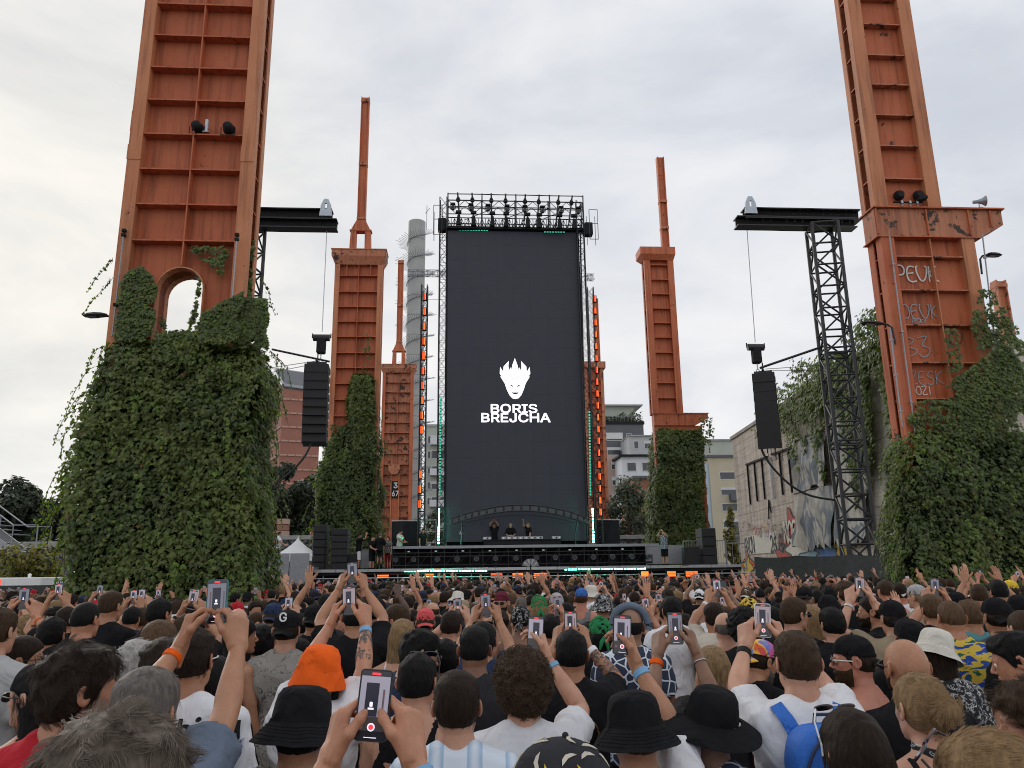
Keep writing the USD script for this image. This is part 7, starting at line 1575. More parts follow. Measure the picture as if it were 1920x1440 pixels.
def phone(c, face_dir, up, label, lit=True, big=False, case='black', s=1.0, shot=0):
    """a telephone: c centre, face_dir = where the screen looks, up = its long axis"""
    f = np.asarray(face_dir, float); f /= np.linalg.norm(f); u = np.asarray(up, float); u = u - (u @ f) * f; u /= np.linalg.norm(u); r = np.cross(u, f)   # local: x=r, z=u, screen on -y
    r = np.cross(-f, u) ; T = np.eye(4); T[:3, 0] = r; T[:3, 1] = -f; T[:3, 2] = u
    t = thing('phone', label, 'phone', None, loc=c)
    w, h, d = .0725 * s, .149 * s, .0085 * s
    def pm(m): m = m.copy(); m.apply_transform(T); return m
    def plate(x0, x1, z0, z1, y0, y1, rad=.0):
        g = sbox(x0, z0, x1, z1)
        if rad: g = g.buffer(-rad).buffer(rad, quad_segs=4)
        m = trimesh.creation.extrude_polygon(g, abs(y1 - y0), engine='earcut'); v = m.vertices; m.vertices = np.c_[v[:, 0], max(y0, y1) - v[:, 2], v[:, 1]]; return pm(m)
    cm = dict(black=BLACK, white=WHITEP, red=fab('darkred'), pink=fab('pink'), green=fab('teal'))[case]
    obj('case', plate(-w / 2, w / 2, -h / 2, h / 2, -d / 2, d / 2, .009 * s), cm, t)
    if not big and not lit:
        obj('screen', plate(-w / 2 + .003, w / 2 - .003, -h / 2 + .003, h / 2 - .003, -d / 2 - .0012, -d / 2 - .0002, .006 * s), GLASSK, t); return t
    sc = obj('screen', plate(-w / 2 + .003, w / 2 - .003, -h / 2 + .003, h / 2 - .003, -d / 2 - .0010, -d / 2 - .0002, .006 * s), GLASSK, t)
    y0, y1 = -d / 2 - .0018, -d / 2 - .0011
    zA, zB = -h / 2 + .022 * s, h / 2 - .014 * s
    obj('picture', plate(-w / 2 + .004, w / 2 - .004, zA, zB, y0, y1), PHSKY[shot % 3], sc)
    y0, y1 = -d / 2 - .0024, -d / 2 - .0019; zm = zA + (zB - zA) * .26; o = ((shot * 37) % 7 - 3) * .0012
    obj('pictured_screen', plate(o - .016 * s, o + .013 * s, zm, zB - .014 * s, y0, y1), PHDARK, sc)
    obj('pictured_crowd', plate(-w / 2 + .004, w / 2 - .004, zA, zm - .0003, y0, y1), PHCROWD, sc)
    if big or shot % 2 == 0:
        for x in (-.032, -.025, .022, .030): obj('pictured_pillar', plate(x * s + o, x * s + .0045 * s + o, zm, zB - (.02 + .3 * abs(x)) * s, y0, y1), PHPIL, sc) if abs(x * s + o) + .005 < w / 2 - .005 else None
    y2, y3 = -d / 2 - .0030, -d / 2 - .0025
    obj('pictured_emblem', plate(o - .005 * s, o + .002 * s, zm + .020 * s, zm + .030 * s, y2, y3, .0018), PHW, sc); obj('pictured_lettering', plate(o - .008 * s, o + .005 * s, zm + .014 * s, zm + .018 * s, y2, y3), PHW, sc)
    obj('recording_mark', plate(-.010 * s, .010 * s, h / 2 - .0115 * s, h / 2 - .0065 * s, y2, y3, .002), PHRED, sc)
    if big:
        def disc(x, z, r_, m, nm): g = Point(x, z).buffer(r_, 10); mm = trimesh.creation.extrude_polygon(g, .0005, engine='earcut'); v = mm.vertices; mm.vertices = np.c_[v[:, 0], y2 - v[:, 2], v[:, 1]]; obj(nm, pm(mm), m, sc)
        disc(0, -h / 2 + .030 * s, .0085 * s, PHW, 'shutter_ring'); disc(-.024 * s, -h / 2 + .030 * s, .0055 * s, PHPIL, 'thumbnail')
        g = Point(0, -h / 2 + .030 * s).buffer(.0055 * s, 8); mm = trimesh.creation.extrude_polygon(g, .0005, engine='earcut'); v = mm.vertices; mm.vertices = np.c_[v[:, 0], y2 - .0006 - v[:, 2], v[:, 1]]; obj('record_button', pm(mm), PHRED, sc)
        obj('home_bar', plate(-.014 * s, .014 * s, -h / 2 + .008 * s, -h / 2 + .0095 * s, y2, y3), PHW, sc)
    return t
def emi(name, c, st): return mat(name, tuple(x * .3 for x in c), .12, emit=c, estr=st, var=.08, scale=90)
PHSKY = [emi('phone_sky', (.50, .46, .56), .34), emi('phone_sky_warm', (.58, .47, .52), .26), emi('phone_sky_dim', (.34, .35, .43), .22)]
PHDARK = emi('phone_dark', (.03, .03, .05), .3); PHCROWD = emi('phone_crowd', (.07, .055, .055), .3); PHPIL = emi('phone_pillar', (.20, .13, .15), .28); PHW = emi('phone_white', (.9, .85, 1), .7); PHRED = emi('phone_red', (1, .05, .07), .8)
usdkit.material(stage, M('tattoo_ink'), {'tc': ('texture_coordinate', {}), 'n': ('noise_texture', dict(scale=22, detail=3, distortion=1.2)), 'r': ('rgb_ramp', dict(ramp=[(.50, (0, 0, 0)), (.53, (1, 1, 1)), (.57, (1, 1, 1)), (.60, (.1, .1, .1))])), 't': ('transparent_bsdf', {}), 'p': ('principled_bsdf', dict(base_color=(.05, .045, .045), roughness=.5)), 'x': ('mix_closure', {})}, [('tc.object', 'n.vector'), ('n.fac', 'r.fac'), ('r.color', 'x.fac'), ('t.BSDF', 'x.closure1'), ('p.BSDF', 'x.closure2')], surface='x.closure')
INK = M('tattoo_ink')
WRISTB = dict(orange=fab('orange'), blue=mat('band_blue', (.16, .35, .55), .6), black=BLACKM, white=fab('white'), silver=ALU)

def person(loc, H, yaw=0.0, fem=False, lod=2, skin='tan', hair=('crop', 'darkbrown'), hat=None, top=('tee', 'black'), arms='down', hyaw=0.0, hpitch=0.0, hroll=0.0, label=None, group=None, trousers='charcoal', glasses=None, strands=None, bands=(), extra=None, beard=None, seed=0, name='person', lean=0.0, hs=.97):
    """loc: where it stands; yaw: 0 looks at the stage, + turns left; arms: a name from ARMS or (left, right) with wrists in the person's frame."""
    loc = np.asarray(loc, float); t = thing(name, label, 'person', group, loc=loc, rz=yaw)
    k = .95 if fem else 1.0; ks = .88 if fem else 1.0
    hh = 1.752 * k; dz = H - hh
    if isinstance(arms, str): A = ARMS[arms]; akey = arms
    else: A = arms; akey = None
    ms = []; els = []
    for side, a, s in (('L', A[0], -1), ('R', A[1], 1)):
        if a is None: a = ARMS['down'][0 if s < 0 else 1]
        wr, fd, dr, hp, pole = a; sh = np.array([s * SHX * ks, -.012, SHZ]); wr = np.asarray(wr, float)
        sh2 = sh + np.array([0, 0, .035 * np.clip((wr[2] - 1.4) / .4, 0, 1)]) - np.array([s * .02, 0, 0]) * np.clip((wr[2] - 1.4) / .4, 0, 1)
        el, wr = ik(sh2, wr, .295 , .262, pole); els.append((sh2, el)); ff = wr - el; ff /= np.linalg.norm(ff)
        ms.append(arm_tube(sh2, el, wr, lod, .88 if fem else 1.0)); ms.append(hand_at(s < 0 and 'L' or 'R', wr + ff * .012, fd, dr, hp, lod if wr[2] > 1.2 else 3, .93 if fem else 1.0))
        for (sd, bc, wd) in bands:
            if sd == ('L' if s < 0 else 'R') and bc == 'tattoo':
                extra = list(extra or []) + [('tattoo', arm_tube(sh2 + (el - sh2) * .0, el, wr, 0, 1.03).slice_plane(el + ff * .03, ff).slice_plane(wr - ff * .05, -ff), INK)]
            elif sd == ('L' if s < 0 else 'R'):
                c = wr - ff * .035; T, _ = frame_to(c, c + ff); m = lathe([(.0295, -wd / 2), (.0325, -wd / 2 + .002), (.0325, wd / 2 - .002), (.0295, wd / 2)], 16); m.apply_transform(T); m.apply_scale(1.0)
                if extra is None: extra = []
                extra = list(extra) + [('wristband', m, WRISTB[bc])]
    hm = head_mesh(fem, lod).copy(); Th = trimesh.transformations.translation_matrix((0, .018, 1.635)) @ trimesh.transformations.translation_matrix((0, -.04, -.16)) @ trimesh.transformations.euler_matrix(hpitch, hroll, hyaw, 'sxyz') @ trimesh.transformations.translation_matrix((0, .04, .16))
    if hs != 1: Th = Th @ np.diag([hs, hs, hs, 1])
    hm.apply_transform(Th); parts = [hm] + ms
    bare = top[0] == 'bare'
    parts.append(shirt_mesh(fem, els[0], els[1], lod if (bare or top[0] == 'tank') else 3, 'tee', True, akey))
    legs = legs_mesh(.90 + dz / 1.0 * 0 + 0, lod=min(3, lod + 1))
    S4 = np.diag([k, k, k, 1.0]); S4[2, 3] = dz
    def put(m): m = m.copy(); m.apply_transform(S4); return m
    parts = [put(p) for p in parts]
    hip = .90 * k + dz
    lg = [moved(l, s=(k, k, 1)) for l in legs_mesh(hip, lod=min(3, lod + 1))]
    # feet and shins are skin under the trousers; the body goes all the way down
    parts += [tube(np.array([(s * .085 * k, -.02, hip + .02), (s * .092, -.01, hip * .55), (s * .097, -.015, hip * .34), (s * .097, -.02, .03)]), [.07, .06, .056, .040], 7) for s in (-1, 1)]
    obj('body', unite(parts, (.0004, .001, .0022, .003)[lod]), SKIN[skin], t, smooth=True)
    if not bare:
        sm = shirt_mesh(fem, els[0], els[1], lod, top[0], False, akey); obj('shirt', put(sm), fab(top[1]), t, smooth=True)
    tc = dict(shorts_white='white', shorts_black='black').get(trousers, trousers)
    if trousers.startswith('shorts'):
        lg = [tube(np.array([(s * .09, -.02, hip + .04), (s * .094, -.01, hip - .2), (s * .10, .0, hip * .5)]), [.102, .10, .09], 10) for s in (-1, 1)]
    obj('trousers', cat(*lg, moved(loft_hip(k, lod), (0, 0, dz))), fab(tc), t, smooth=40)
    for s_ in shoes_mesh(): obj('shoe', moved(s_, s=(k, k, 1)), fab('white' if seed % 2 else 'black'), t)
    hw = hh
    def headput(m): m = m.copy(); m.apply_transform(Th); return put(m)
    if hair and hair[0] != 'bald':
        n = strands if strands is not None else (0 if lod > 2 else (90 if lod == 2 else (520 if lod == 1 else 3600)))
        g, st = hair_geo(hair[0], min(lod, 3), n)
        if hat:
            g = g.copy(); v = np.array(g.vertices); d = cranium(*v.astype(F32).T); c0 = np.array([0, -.012, .03]); w = np.clip((v[:, 2] - (-.03 if hat[0] in ('bandana', 'beanie') else .0) + .25 * np.minimum(0, v[:, 1] + .03) * (hat[0] in ('beanie', 'bandana', 'capback', 'cap'))) / .02, 0, 1); r_ = v - c0; L_ = np.linalg.norm(r_, axis=1, keepdims=True); g.vertices = c0 + r_ * (1 - np.clip((d - .001) * w, 0, .08)[:, None] / L_)
        hobj = obj('hair', headput(g), HAIR[hair[1]], t, smooth=True)
        if st is not None and (hat is None or hair[0] in ('long', 'curly', 'braids', 'pony')):
            if hat is not None: st = st[st[:, 0, 2] < .03]
            q = st.reshape(-1, 3) @ Th[:3, :3].T + Th[:3, 3]; q = q @ S4[:3, :3].T + S4[:3, 3]
            w = {0: .0013, 1: .0021, 2: .0038, 3: .006}[lod] * (1.3 if hair[0] == 'braids' else (1.9 if hair[0] in ('curly', 'afro') else 1)); kn = st.shape[1]
            curves('strands', q.reshape(-1, kn, 3), (w * np.linspace(1, .35, kn))[None], strandmat(hair[1]), hobj)
    if hat:
        hk, hc = hat[0], hat[1]; g = hat_geo(hk, min(lod, 3)); rot = np.eye(4)
        if len(hat) > 2: rot = trimesh.transformations.euler_matrix(*hat[2], 'sxyz')
        items = [(n_, m) for n_, m in g.items()]; first = None
        for n_, m in items:
            m = m.copy(); m.apply_transform(rot)
            first_ = obj('hat' if first is None else n_, headput(m), fab(hc), first or t, smooth=50); first = first or first_
    if beard:
        bm = simp(snet(lambda x, y, z: smax(smax(head_sdf(x, y, z, 0, 0) - .004, z + .045 - .5 * np.maximum(0, .04 - y), .006), -(y - .0) - .0, .01), (-.1, -.0, -.135), (.1, .13, -.02), (.006, .008, .012, .016)[lod]), .001)
        obj('beard', headput(bm), HAIR[beard], t, smooth=True)
    if glasses:
        ls, fr = glasses_geo(); up = glasses in ('up', 'upwhite'); G = trimesh.transformations.euler_matrix(1.0, 0, 0, 'sxyz') if up else np.eye(4)
        if up: c_0 = np.array([0, -.012, .03]); G = trimesh.transformations.translation_matrix(c_0) @ trimesh.transformations.euler_matrix(1.0, 0, 0) @ np.diag([1.12, 1.06, 1.06, 1]) @ trimesh.transformations.translation_matrix(-c_0)
        fo = None; mcol = WHITEP if 'white' in glasses else BLACK
        f2 = fr.copy(); f2.apply_transform(G); fo = obj('sunglasses', headput(f2), mcol, t)
        for l in ls: l = l.copy(); l.apply_transform(G); obj('lens', headput(l), LENS, fo, smooth=30)
    if lod <= 1 and not glasses in ('on',) and abs(hyaw + yaw) > .9: eyes_parts(t, S4 @ Th, lod)
    for it in (extra or ()):
        n_, m, mm = it[:3]; m = m.copy()
        if len(it) > 3 and it[3] == 'head': m.apply_transform(Th)
        obj(n_, put(m), mm, t, smooth=40)
    info = dict(t=t, els=els, S4=S4, Th=Th, A=A, yaw=yaw, loc=loc); return info
_hip = {}
def loft_hip(k, lod):
    if (k, lod) not in _hip: _hip[(k, lod)] = moved(simp(snet(lambda x, y, z: loft(x, y, z, [(.80, .172, .122, -.02), (.9, .17, .122, -.02), (.98, .155, .112, -.015)]), (-.2, -.18, .78), (.2, .16, 1.0), (.03, .04, .05, .06)[lod]), .004), s=(k, k, k))
    return _hip[(k, lod)]

# ------------------------------------------------------------------ the crowd
TAKEN = []                                                   # (x, y, radius)
PEOPLE_DONE = []
HT = dict(crop=.012, fade=.014, buzz=.003, neat=.018, messy=.026, wavy=.032, curly=.042, afro=.05, long=.014, bun=.010, pony=.010, braids=.014, topbald=.002, bald=0)
HATT = dict(softhat=.024, bucket=.024, widebucket=.026, cap=.026, capback=.026, beanie=.026, bandana=.012)
def back_y(x, z, fem=False, inf=.024):
    """y of the shirt's back at (x, z) in the person's frame"""
    x, z = np.asarray(x, float), np.asarray(z, float); ys = np.linspace(-.30, 0, 61).astype(F32)
    d = torso_sdf(x[:, None].astype(F32), ys[None, :], z[:, None].astype(F32), fem, inf); k = (d < 0).argmax(1); return ys[k]
def print_on_back(m, fem=False, inf=.022):
    m = m.subdivide_to_size(.05); v = np.array(m.vertices); m = m.copy()
    y = back_y(v[:, 0], v[:, 1], fem, inf); m.vertices = np.c_[v[:, 0], y - v[:, 2] , v[:, 1]]; return m
def folk(px, ytop, D, yaw=0, hair=('crop', 'darkbrown'), top=('tee', 'black'), hat=None, arms=None, label=None, plabel=None, pcase='black', big=False, shot=0, hs=.97, H=None, **kw):
    D = D * 1.08
    if arms and not isinstance(arms, str): arms = (*arms[:3], arms[3] * 1.08)
    q = P(px, ytop, D); th = HATT[hat[0]] if hat else HT[hair[0]]
    Hh = (q[2] - th) if H is None else H
    lod = kw.pop('lod', 0 if D < 3.3 else (1 if D < 6.6 else 2)); fem = kw.get('fem', False); k = .95 if fem else 1.0; dz = Hh - 1.752 * k
    R_ = rotz(yaw); E = trimesh.transformations.euler_matrix(kw.get('hpitch', 0), kw.get('hroll', 0), kw.get('hyaw', 0), 'sxyz')[:3, :3]; hc_ = np.array([0, -.022, 1.475]) + E @ [0, .04, .16]; loc = np.array([q[0], D, 0]) - R_ @ [hc_[0], hc_[1], 0]
    ph = None; A = 'down'
    if isinstance(arms, str): A = arms
    elif arms:
        kind, ax, ay, aD = arms; C = P(ax, ay, aD); c = (R_.T @ (C - loc)); c[2] -= dz; c = c / k
        tl = kw.pop('tilt', 0.0)
        Rg = (c + [.096, -.010, -.120], (-.17, .30, .94), (.90, -.3, .26), 'grip', (1, -.25, -.9)); Lg = (c + [-.096, -.010, -.120], (.17, .30, .94), (-.90, -.3, .26), 'grip', (-1, -.25, -.9))
        if kind == 'PR': Rg = (c + [.055, .0, -.118], (-.25, .30, .92), (.93, .2, .28), 'grip', (.9, -.2, -1)); A = (ARMS['down'][0], Rg)
        elif kind == 'PL': Lg = (c + [-.055, .0, -.118], (.25, .30, .92), (-.93, .2, .28), 'grip', (-.9, -.2, -1)); A = (Lg, ARMS['down'][1])
        else: A = (Lg, Rg)
        ph = C
    i = person(loc, Hh, yaw, lod=lod, hair=hair, top=top, hat=hat, arms=A, label=label, hs=hs, **kw)
    if ph is not None:
        f = R_ @ [0, -1, .06]
        phone(ph, f, (math.sin(px * 1.7) * .09, 0, 1), plabel or 'phone', case=pcase, big=big, shot=shot)
    TAKEN.append((loc[0], loc[1], .30)); i['H'] = Hh; i['dz'] = dz; i['k'] = k; return i
def extra_on(i, name, m, material, head=False, cat_=None, label=None, top=None):
    m = m.copy()
    if head: m.apply_transform(i['Th'])
    m.apply_transform(i['S4'])
    if top is None: return obj(name, m, material, i['t'], smooth=40)
# ---- nearest people
folk(226, 1292, 1.36, -.55, ('wavy', 'greybrown'), ('tee', 'bluegrey'), hyaw=-.45, hpitch=-.42, skin='light', strands=6500, label='nearest man with tousled grey brown hair looking down, bottom left corner')
folk(283, 1246, 2.15, -.05, ('neat', 'grey'), ('tee', 'bluegrey'), skin='tan', strands=4200, arms=('P2', 407, 1128, 2.58), bands=(('L', 'orange', .022),), big=True, pcase='green', shot=2, label='grey haired man in blue grey tee filming, elbow in front of the gothic lettered shirt', plabel='phone in a dark green case held high in front of the arched pillar ivy')
folk(160, 1210, 2.5, -.35, ('messy', 'darkbrown'), ('tee', 'red'), hyaw=-.35, skin='warm', strands=5500, hs=1.12, label='dark haired man in a plain red tee at the bottom left')
folk(72, 1238, 3.0, 1.15, ('long', 'black'), ('tank', 'black'), hat=('beanie', 'black'), fem=True, skin='light', glasses='on', hyaw=.25, label='person in black head wrap and sunglasses facing left, behind the red tee')
i = folk(366, 1174, 2.95, -.05, ('crop', 'darkbrown'), ('tee', 'white'), skin='tan', glasses='white', label='man in white tee with black gothic lettering on its back, left')
tx = meshkit.text_mesh('thing', .075, .004, True); tx.apply_translation((-.0, 1.375, .0)); extra_on(i, 'lettering', print_on_back(tx, inf=.033), BLACKM)
tx = cat(stroke([(0, 0), (.1, .12), (.2, -.02), (.28, .1)], .012), stroke([(.05, .16), (.2, .1), (.3, .18)], .02)); tx.apply_translation((-.04, 1.17, 0)); extra_on(i, 'lettering', print_on_back(tx, inf=.033), fab('blue'))
st = poly(LineString([(-.17, 1.44), (.19, 1.02)]).buffer(.022), .006); extra_on(i, 'bag_strap', print_on_back(st, inf=.036), BLACKM)
# person whose hands and phone fill the middle foreground; the head stays below the picture
folk(696, 1500, 1.36, 0, ('crop', 'darkbrown'), ('tee', 'black'), H=1.70, skin='warm', arms=('P2', 701, 1322, 1.70), big=True, shot=0, bands=(('R', 'blue', .028),), label='person at the bottom centre seen only as two hands filming', plabel='large phone in the bottom centre recording the screen in two hands')
folk(568, 1281, 2.45, .15, ('crop', 'black'), ('tee', 'black'), hat=('bucket', 'black', (-.12, .06, 0)), skin='tan', label='person in black stitched bucket hat just left of the large centre phone')
folk(602, 1205, 3.55, -.1, ('crop', 'brown'), ('tee', 'white'), hat=('softhat', 'orange', (.02, .10, 0)), skin='warm', arms=('P2', 655, 1126, 3.9), shot=1, bands=(('R', 'blue', .03), ('R', 'tattoo', 0)), label='person in bright orange bucket hat and white tee filming', plabel='phone held above the bright orange bucket hat')
i = folk(541, 1140, 4.9, .0, ('crop', 'darkbrown'), ('tee', 'cloth_bark_print'), hat=('capback', 'black'), skin='light', label='man in backwards black cap with white letter G and grey bark print shirt')
g = meshkit.text_mesh('G', .055, .004, True); g.apply_translation((-.026, 0, 0)); g = upright(g); g.vertices[:, 1] -= .0; g.vertices += [0, -.128, .068]; g.apply_transform(np.eye(4)); extra_on(i, 'cap_letter', g, WHITEP, head=True)
folk(785, 1222, 3.35, -.2, ('crop', 'black'), ('tank', 'black'), skin='light', glasses='up', label='man with cropped black hair in black tank top right of the centre phone')
i = folk(857, 1253, 2.85, .03, ('neat', 'darkbrown'), ('tee', 'cloth_jersey'), skin='light', strands=4000, label='man with neat dark hair in pale blue and white printed jersey')
cl = trimesh.creation.torus(.066, .010, 28, 8); cl.apply_transform(np.diag([1, .95, 1, 1])); extra_on(i, 'collar', moved(cl, (0, -.030, 1.492), rx=.25), fab('lightblue'))
folk(890, 1171, 4.0, .0, ('fade', 'black'), ('tee', 'charcoal'), skin='brown', label='man with short black hair and dark grey tee behind the neat haired man')
i = folk(980, 1214, 3.1, .05, ('curly', 'brown'), ('tee', 'white'), skin='light', strands=3000, arms=('PR', 1004, 1187, 3.42), shot=3, bands=(('R', 'blue', .022),), label='man with round brown curls in white tee filming, bottom centre', plabel='phone held by the curly haired man in white')
tx = meshkit.text_mesh('DON', .036, .004, True); tx.apply_translation((.06, 1.35, 0)); extra_on(i, 'lettering', print_on_back(tx, inf=.033), BLACKM)
i = folk(1070, 1179, 3.95, -.05, ('crop', 'black'), ('tee', 'black'), skin='tan', arms=('P2', 1070, 1171, 4.3), shot=4, bands=(('R', 'white', .03), ('R', 'tattoo', 0)), label='man with cropped black hair and black tee with gold ring print filming', plabel='phone held just above the cropped black hair right of the curls')
rg_ = poly(Point(.05, 1.28).buffer(.075, 16).difference(Point(.05, 1.28).buffer(.067, 16)), .004); extra_on(i, 'ring_print', print_on_back(rg_, inf=.033), GOLD)
folk(1187, 1291, 2.65, .08, ('crop', 'brown'), ('tee', 'white'), hat=('bucket', 'black', (-.05, -.08, 0)), skin='tan', arms=('PR', 1166, 1190, 2.98), big=True, shot=0, bands=(('R', 'blue', .028),), label='person in black bucket hat holding one phone up, right of the centre', plabel='phone held up by the left one of the two right black hats')
folk(1330, 1282, 2.85, -.3, ('crop', 'brown'), ('tee', 'cloth_net_print'), hat=('widebucket', 'black', (.10, .22, 0)), skin='brown', hyaw=-.2, label='person in wide brimmed black hat and navy white patterned shirt')
folk(1290, 1306, 3.35, .0, ('crop', 'black'), ('tee', 'black'), H=1.60, skin='brown', arms=('P2', 1266, 1178, 3.62), big=True, shot=2, bands=(('L', 'orange', .026), ('R', 'silver', .008)), label='person hidden between the two black hats, only raised forearms showing', plabel='phone held high between the two black hats')
i = folk(1487, 1180, 3.0, .03, ('crop', 'brown'), ('tee', 'white'), skin='light', strands=1800, arms=('P2', 1430, 1163, 3.42), big=True, shot=1, pcase='white', bands=(('L', 'black', .034),), label='brown haired man in white tee carrying a blue backpack and filming', plabel='white edged phone held by the man with the blue backpack')
# the backpack hangs on him: a thing of its own
BP = mat('backpack_blue', (.02, .13, .50), .7, var=.12, bump=.5, bscale=7, bdist=.03); BPD = mat('backpack_trim', (.015, .025, .06), .7)
def backpack(i):
    t = thing('backpack', 'bright blue backpack with black trim on the white tee', 'backpack', loc=i['loc'], rz=i['yaw']); dz = i['dz']
    fn = lambda x, y, z: smax(smax(smax(np.abs(x) - (.125 - .25 * np.clip(z - 1.30, 0, .2)), np.abs(y + .22) - .075, .05), np.abs(z - 1.17) - .235, .08), -10 + 0 * x, .01) - .012 - (meshkit.fbm(np.stack(np.broadcast_arrays(x, y, z), -1) * 9, 2, 3).astype(F32) - .5) * .02
    obj('bag', moved(simp(snet(fn, (-.2, -.36, .86), (.2, -.10, 1.48), .014), .001), (-.01, 0, dz + .035)), BP, t, smooth=True)
    z = np.linspace(-1, 1, 24); ring = np.c_[.120 * np.sin(z * 1.9), np.full(24, -.315), 1.21 + .19 * np.cos(z * 1.9)]; obj('trim', moved(tube(ring, .006, 6), (-.01, 0, dz + .035)), BPD, t)
    obj('pocket_zip', moved(tube(np.array([(-.10, -.318, 1.09), (0, -.326, 1.11), (.10, -.318, 1.09)]), .005, 5), (-.01, 0, dz + .035)), BPD, t)
    obj('loop', moved(tube(np.array([(-.03, -.20, 1.40), (-.026, -.21, 1.45), (.026, -.21, 1.45), (.03, -.20, 1.40)]), .008, 6), (-.01, 0, dz + .035)), BPD, t)
    for s in (-1, 1):
        g = LineString([(s * .06, 1.30), (s * .09, 1.40), (s * .12, 1.475)]).buffer(.025, cap_style=2); m = poly(g, .008); m = m.subdivide_to_size(.02); v = np.array(m.vertices); y = back_y(v[:, 0], np.minimum(v[:, 1], 1.44), False, .032); m.vertices = np.c_[v[:, 0], y - v[:, 2] + np.clip(v[:, 1] - 1.44, 0, 1) * 1.5, v[:, 1] - .01]
        obj('strap', moved(m, (-.01, 0, dz + .035)), BP, t)
backpack(i)
folk(1424, 1190, 4.6, -.8, ('crop', 'darkbrown'), ('tee', 'black'), hat=('capback', 'cloth_tiedye'), skin='tan', beard='grey', hyaw=-.3, hpitch=-.3, label='bearded man in rainbow cap looking down right, left of the white tee')
folk(1357, 1147, 5.7, .0, ('topbald', 'grey'), ('bare',), skin='light', label='balding man with bare back and shoulder straps, below the yellow head scarf')
folk(1333, 1207, 4.2, .05, ('braids', 'blond'), ('tee', 'black'), fem=True, skin='brown', strands=700, label='woman with long blond and dark braids behind the wide brimmed hat')
folk(1592, 1186, 4.0, .75, ('crop', 'darkbrown'), ('bare',), hat=('capback', 'black'), skin='red', glasses='white', hyaw=.45, beard='brown', label='shirtless sunburnt man in backwards black cap and pale glasses facing left')
folk(1690, 1196, 3.1, .1, ('bald', ''), ('tee', 'black'), skin='tan', beard='darkbrown', glasses='on', label='bald man in black tee right of the shirtless sunburnt man')
folk(1745, 1176, 4.15, -.15, ('long', 'darkbrown'), ('tee', 'cloth_paisley'), hat=('bucket', 'offwhite', (-.2, .30, 0)), fem=True, skin='light', label='woman in off white bucket hat with long dark hair')
folk(1777, 1124, 4.9, -.1, ('buzz', 'lightbrown'), ('tee', 'cloth_hawaii'), skin='warm', label='man with shaved head in blue and yellow palm print shirt')
i = folk(1716, 1257, 2.55, .12, ('bun', 'blond'), ('tank', 'black'), fem=True, skin='light', strands=4500, label='blond woman with hair in a bun and bare shoulders, lower right')
ck = trimesh.creation.torus(.056, .016, 26, 8); ck.apply_transform(np.diag([1, 1, 1.3, 1])); extra_on(i, 'neck_scarf', moved(ck, (0, -.032, 1.515), rx=.2), fab('cloth_paisley'))
folk(1588, 1322, 2.2, .12, ('long', 'darkbrown'), ('tee', 'blue'), fem=True, skin='warm', glasses='upwhite', strands=4500, label='woman with long straight dark hair in front of the blue backpack')
folk(1835, 1338, 1.48, .55, ('bun', 'blond'), ('tank', 'purple'), fem=True, skin='light', glasses='up', hyaw=.3, hpitch=-.3, hroll=-.25, strands=6000, label='nearest blond woman with sunglasses in her hair, bottom right corner')
folk(1893, 1172, 3.5, .7, ('messy', 'black'), ('tee', 'white'), skin='warm', hyaw=.3, hpitch=-.25, label='man in white tee looking down left at the right edge')
folk(1918, 1262, 2.6, .9, ('wavy', 'brown'), ('tee', 'maroon'), fem=True, skin='light', hpitch=-.2, label='wavy haired woman in maroon cut off by the right edge, below the white tee')
folk(1862, 1117, 5.0, -.05, ('crop', 'darkbrown'), ('tee', 'slate'), hat=('capback', 'black'), skin='tan', label='man in slate tee and black cap beside the palm print shirt')
folk(1668, 1122, 5.3, .05, ('crop', 'darkbrown'), ('tee', 'khaki'), hat=('capback', 'black'), skin='light', arms=('P2', 1612, 1100, 5.6), shot=4, bands=(('L', 'silver', .02),), label='man in khaki tee and backwards black cap filming, right', plabel='dark phone held up by the man in khaki')
folk(1700, 1156, 4.6, -.2, ('crop', 'black'), ('tee', 'black'), hat=('capback', 'black'), skin='tan', label='person in black cap just above the bald man')
folk(166, 1127, 4.9, -.15, ('buzz', 'black'), ('tee', 'black'), skin='warm', label='man with buzzed black hair in black tee at the left')
folk(212, 1106, 5.9, -.2, ('fade', 'brown'), ('tee', 'black'), skin='tan', label='taller man in black tee right behind the buzzed head')
folk(4, 1137, 3.9, -.1, ('crop', 'brown'), ('tee', 'lightgrey'), skin='light', label='man in light grey tee cut off by the left edge')
folk(50, 1190, 4.1, -1.0, ('neat', 'darkbrown'), ('tee', 'charcoal'), skin='tan', glasses='on', label='man in sunglasses facing right, between the grey tee and the raised arm at left')
folk(102, 1155, 5.0, .1, ('crop', 'black'), ('tee', 'black'), skin='warm', arms=('P2', 45, 1122, 5.2), shot=5, bands=(('R', 'orange', .01),), label='dark haired person filming at the left edge', plabel='phone held up at the left edge, lower one')
folk(128, 1136, 6.8, .05, ('crop', 'darkbrown'), ('tee', 'black'), skin='tan', arms=('P2', 110, 1109, 7.0), label='person filming left of the buzzed head', plabel='phone held up just left of the left ivy edge')
folk(190, 1130, 8.3, 0, ('crop', 'brown'), ('tee', 'navy'), skin='tan', arms=('P2', 187, 1109, 8.5), shot=2, label='person filming behind the taller man in black', plabel='small phone above the taller man in black')
folk(250, 1136, 7.7, 0, ('crop', 'black'), ('tee', 'charcoal'), skin='tan', arms=('P2', 251, 1119, 8.0), label='left one of two people filming side by side at the left', plabel='left one of two phones side by side at the left')
folk(268, 1138, 7.9, 0, ('neat', 'brown'), ('tee', 'white'), skin='light', arms=('P2', 266, 1117, 8.2), label='right one of two people filming side by side at the left', plabel='right one of two phones side by side at the left')
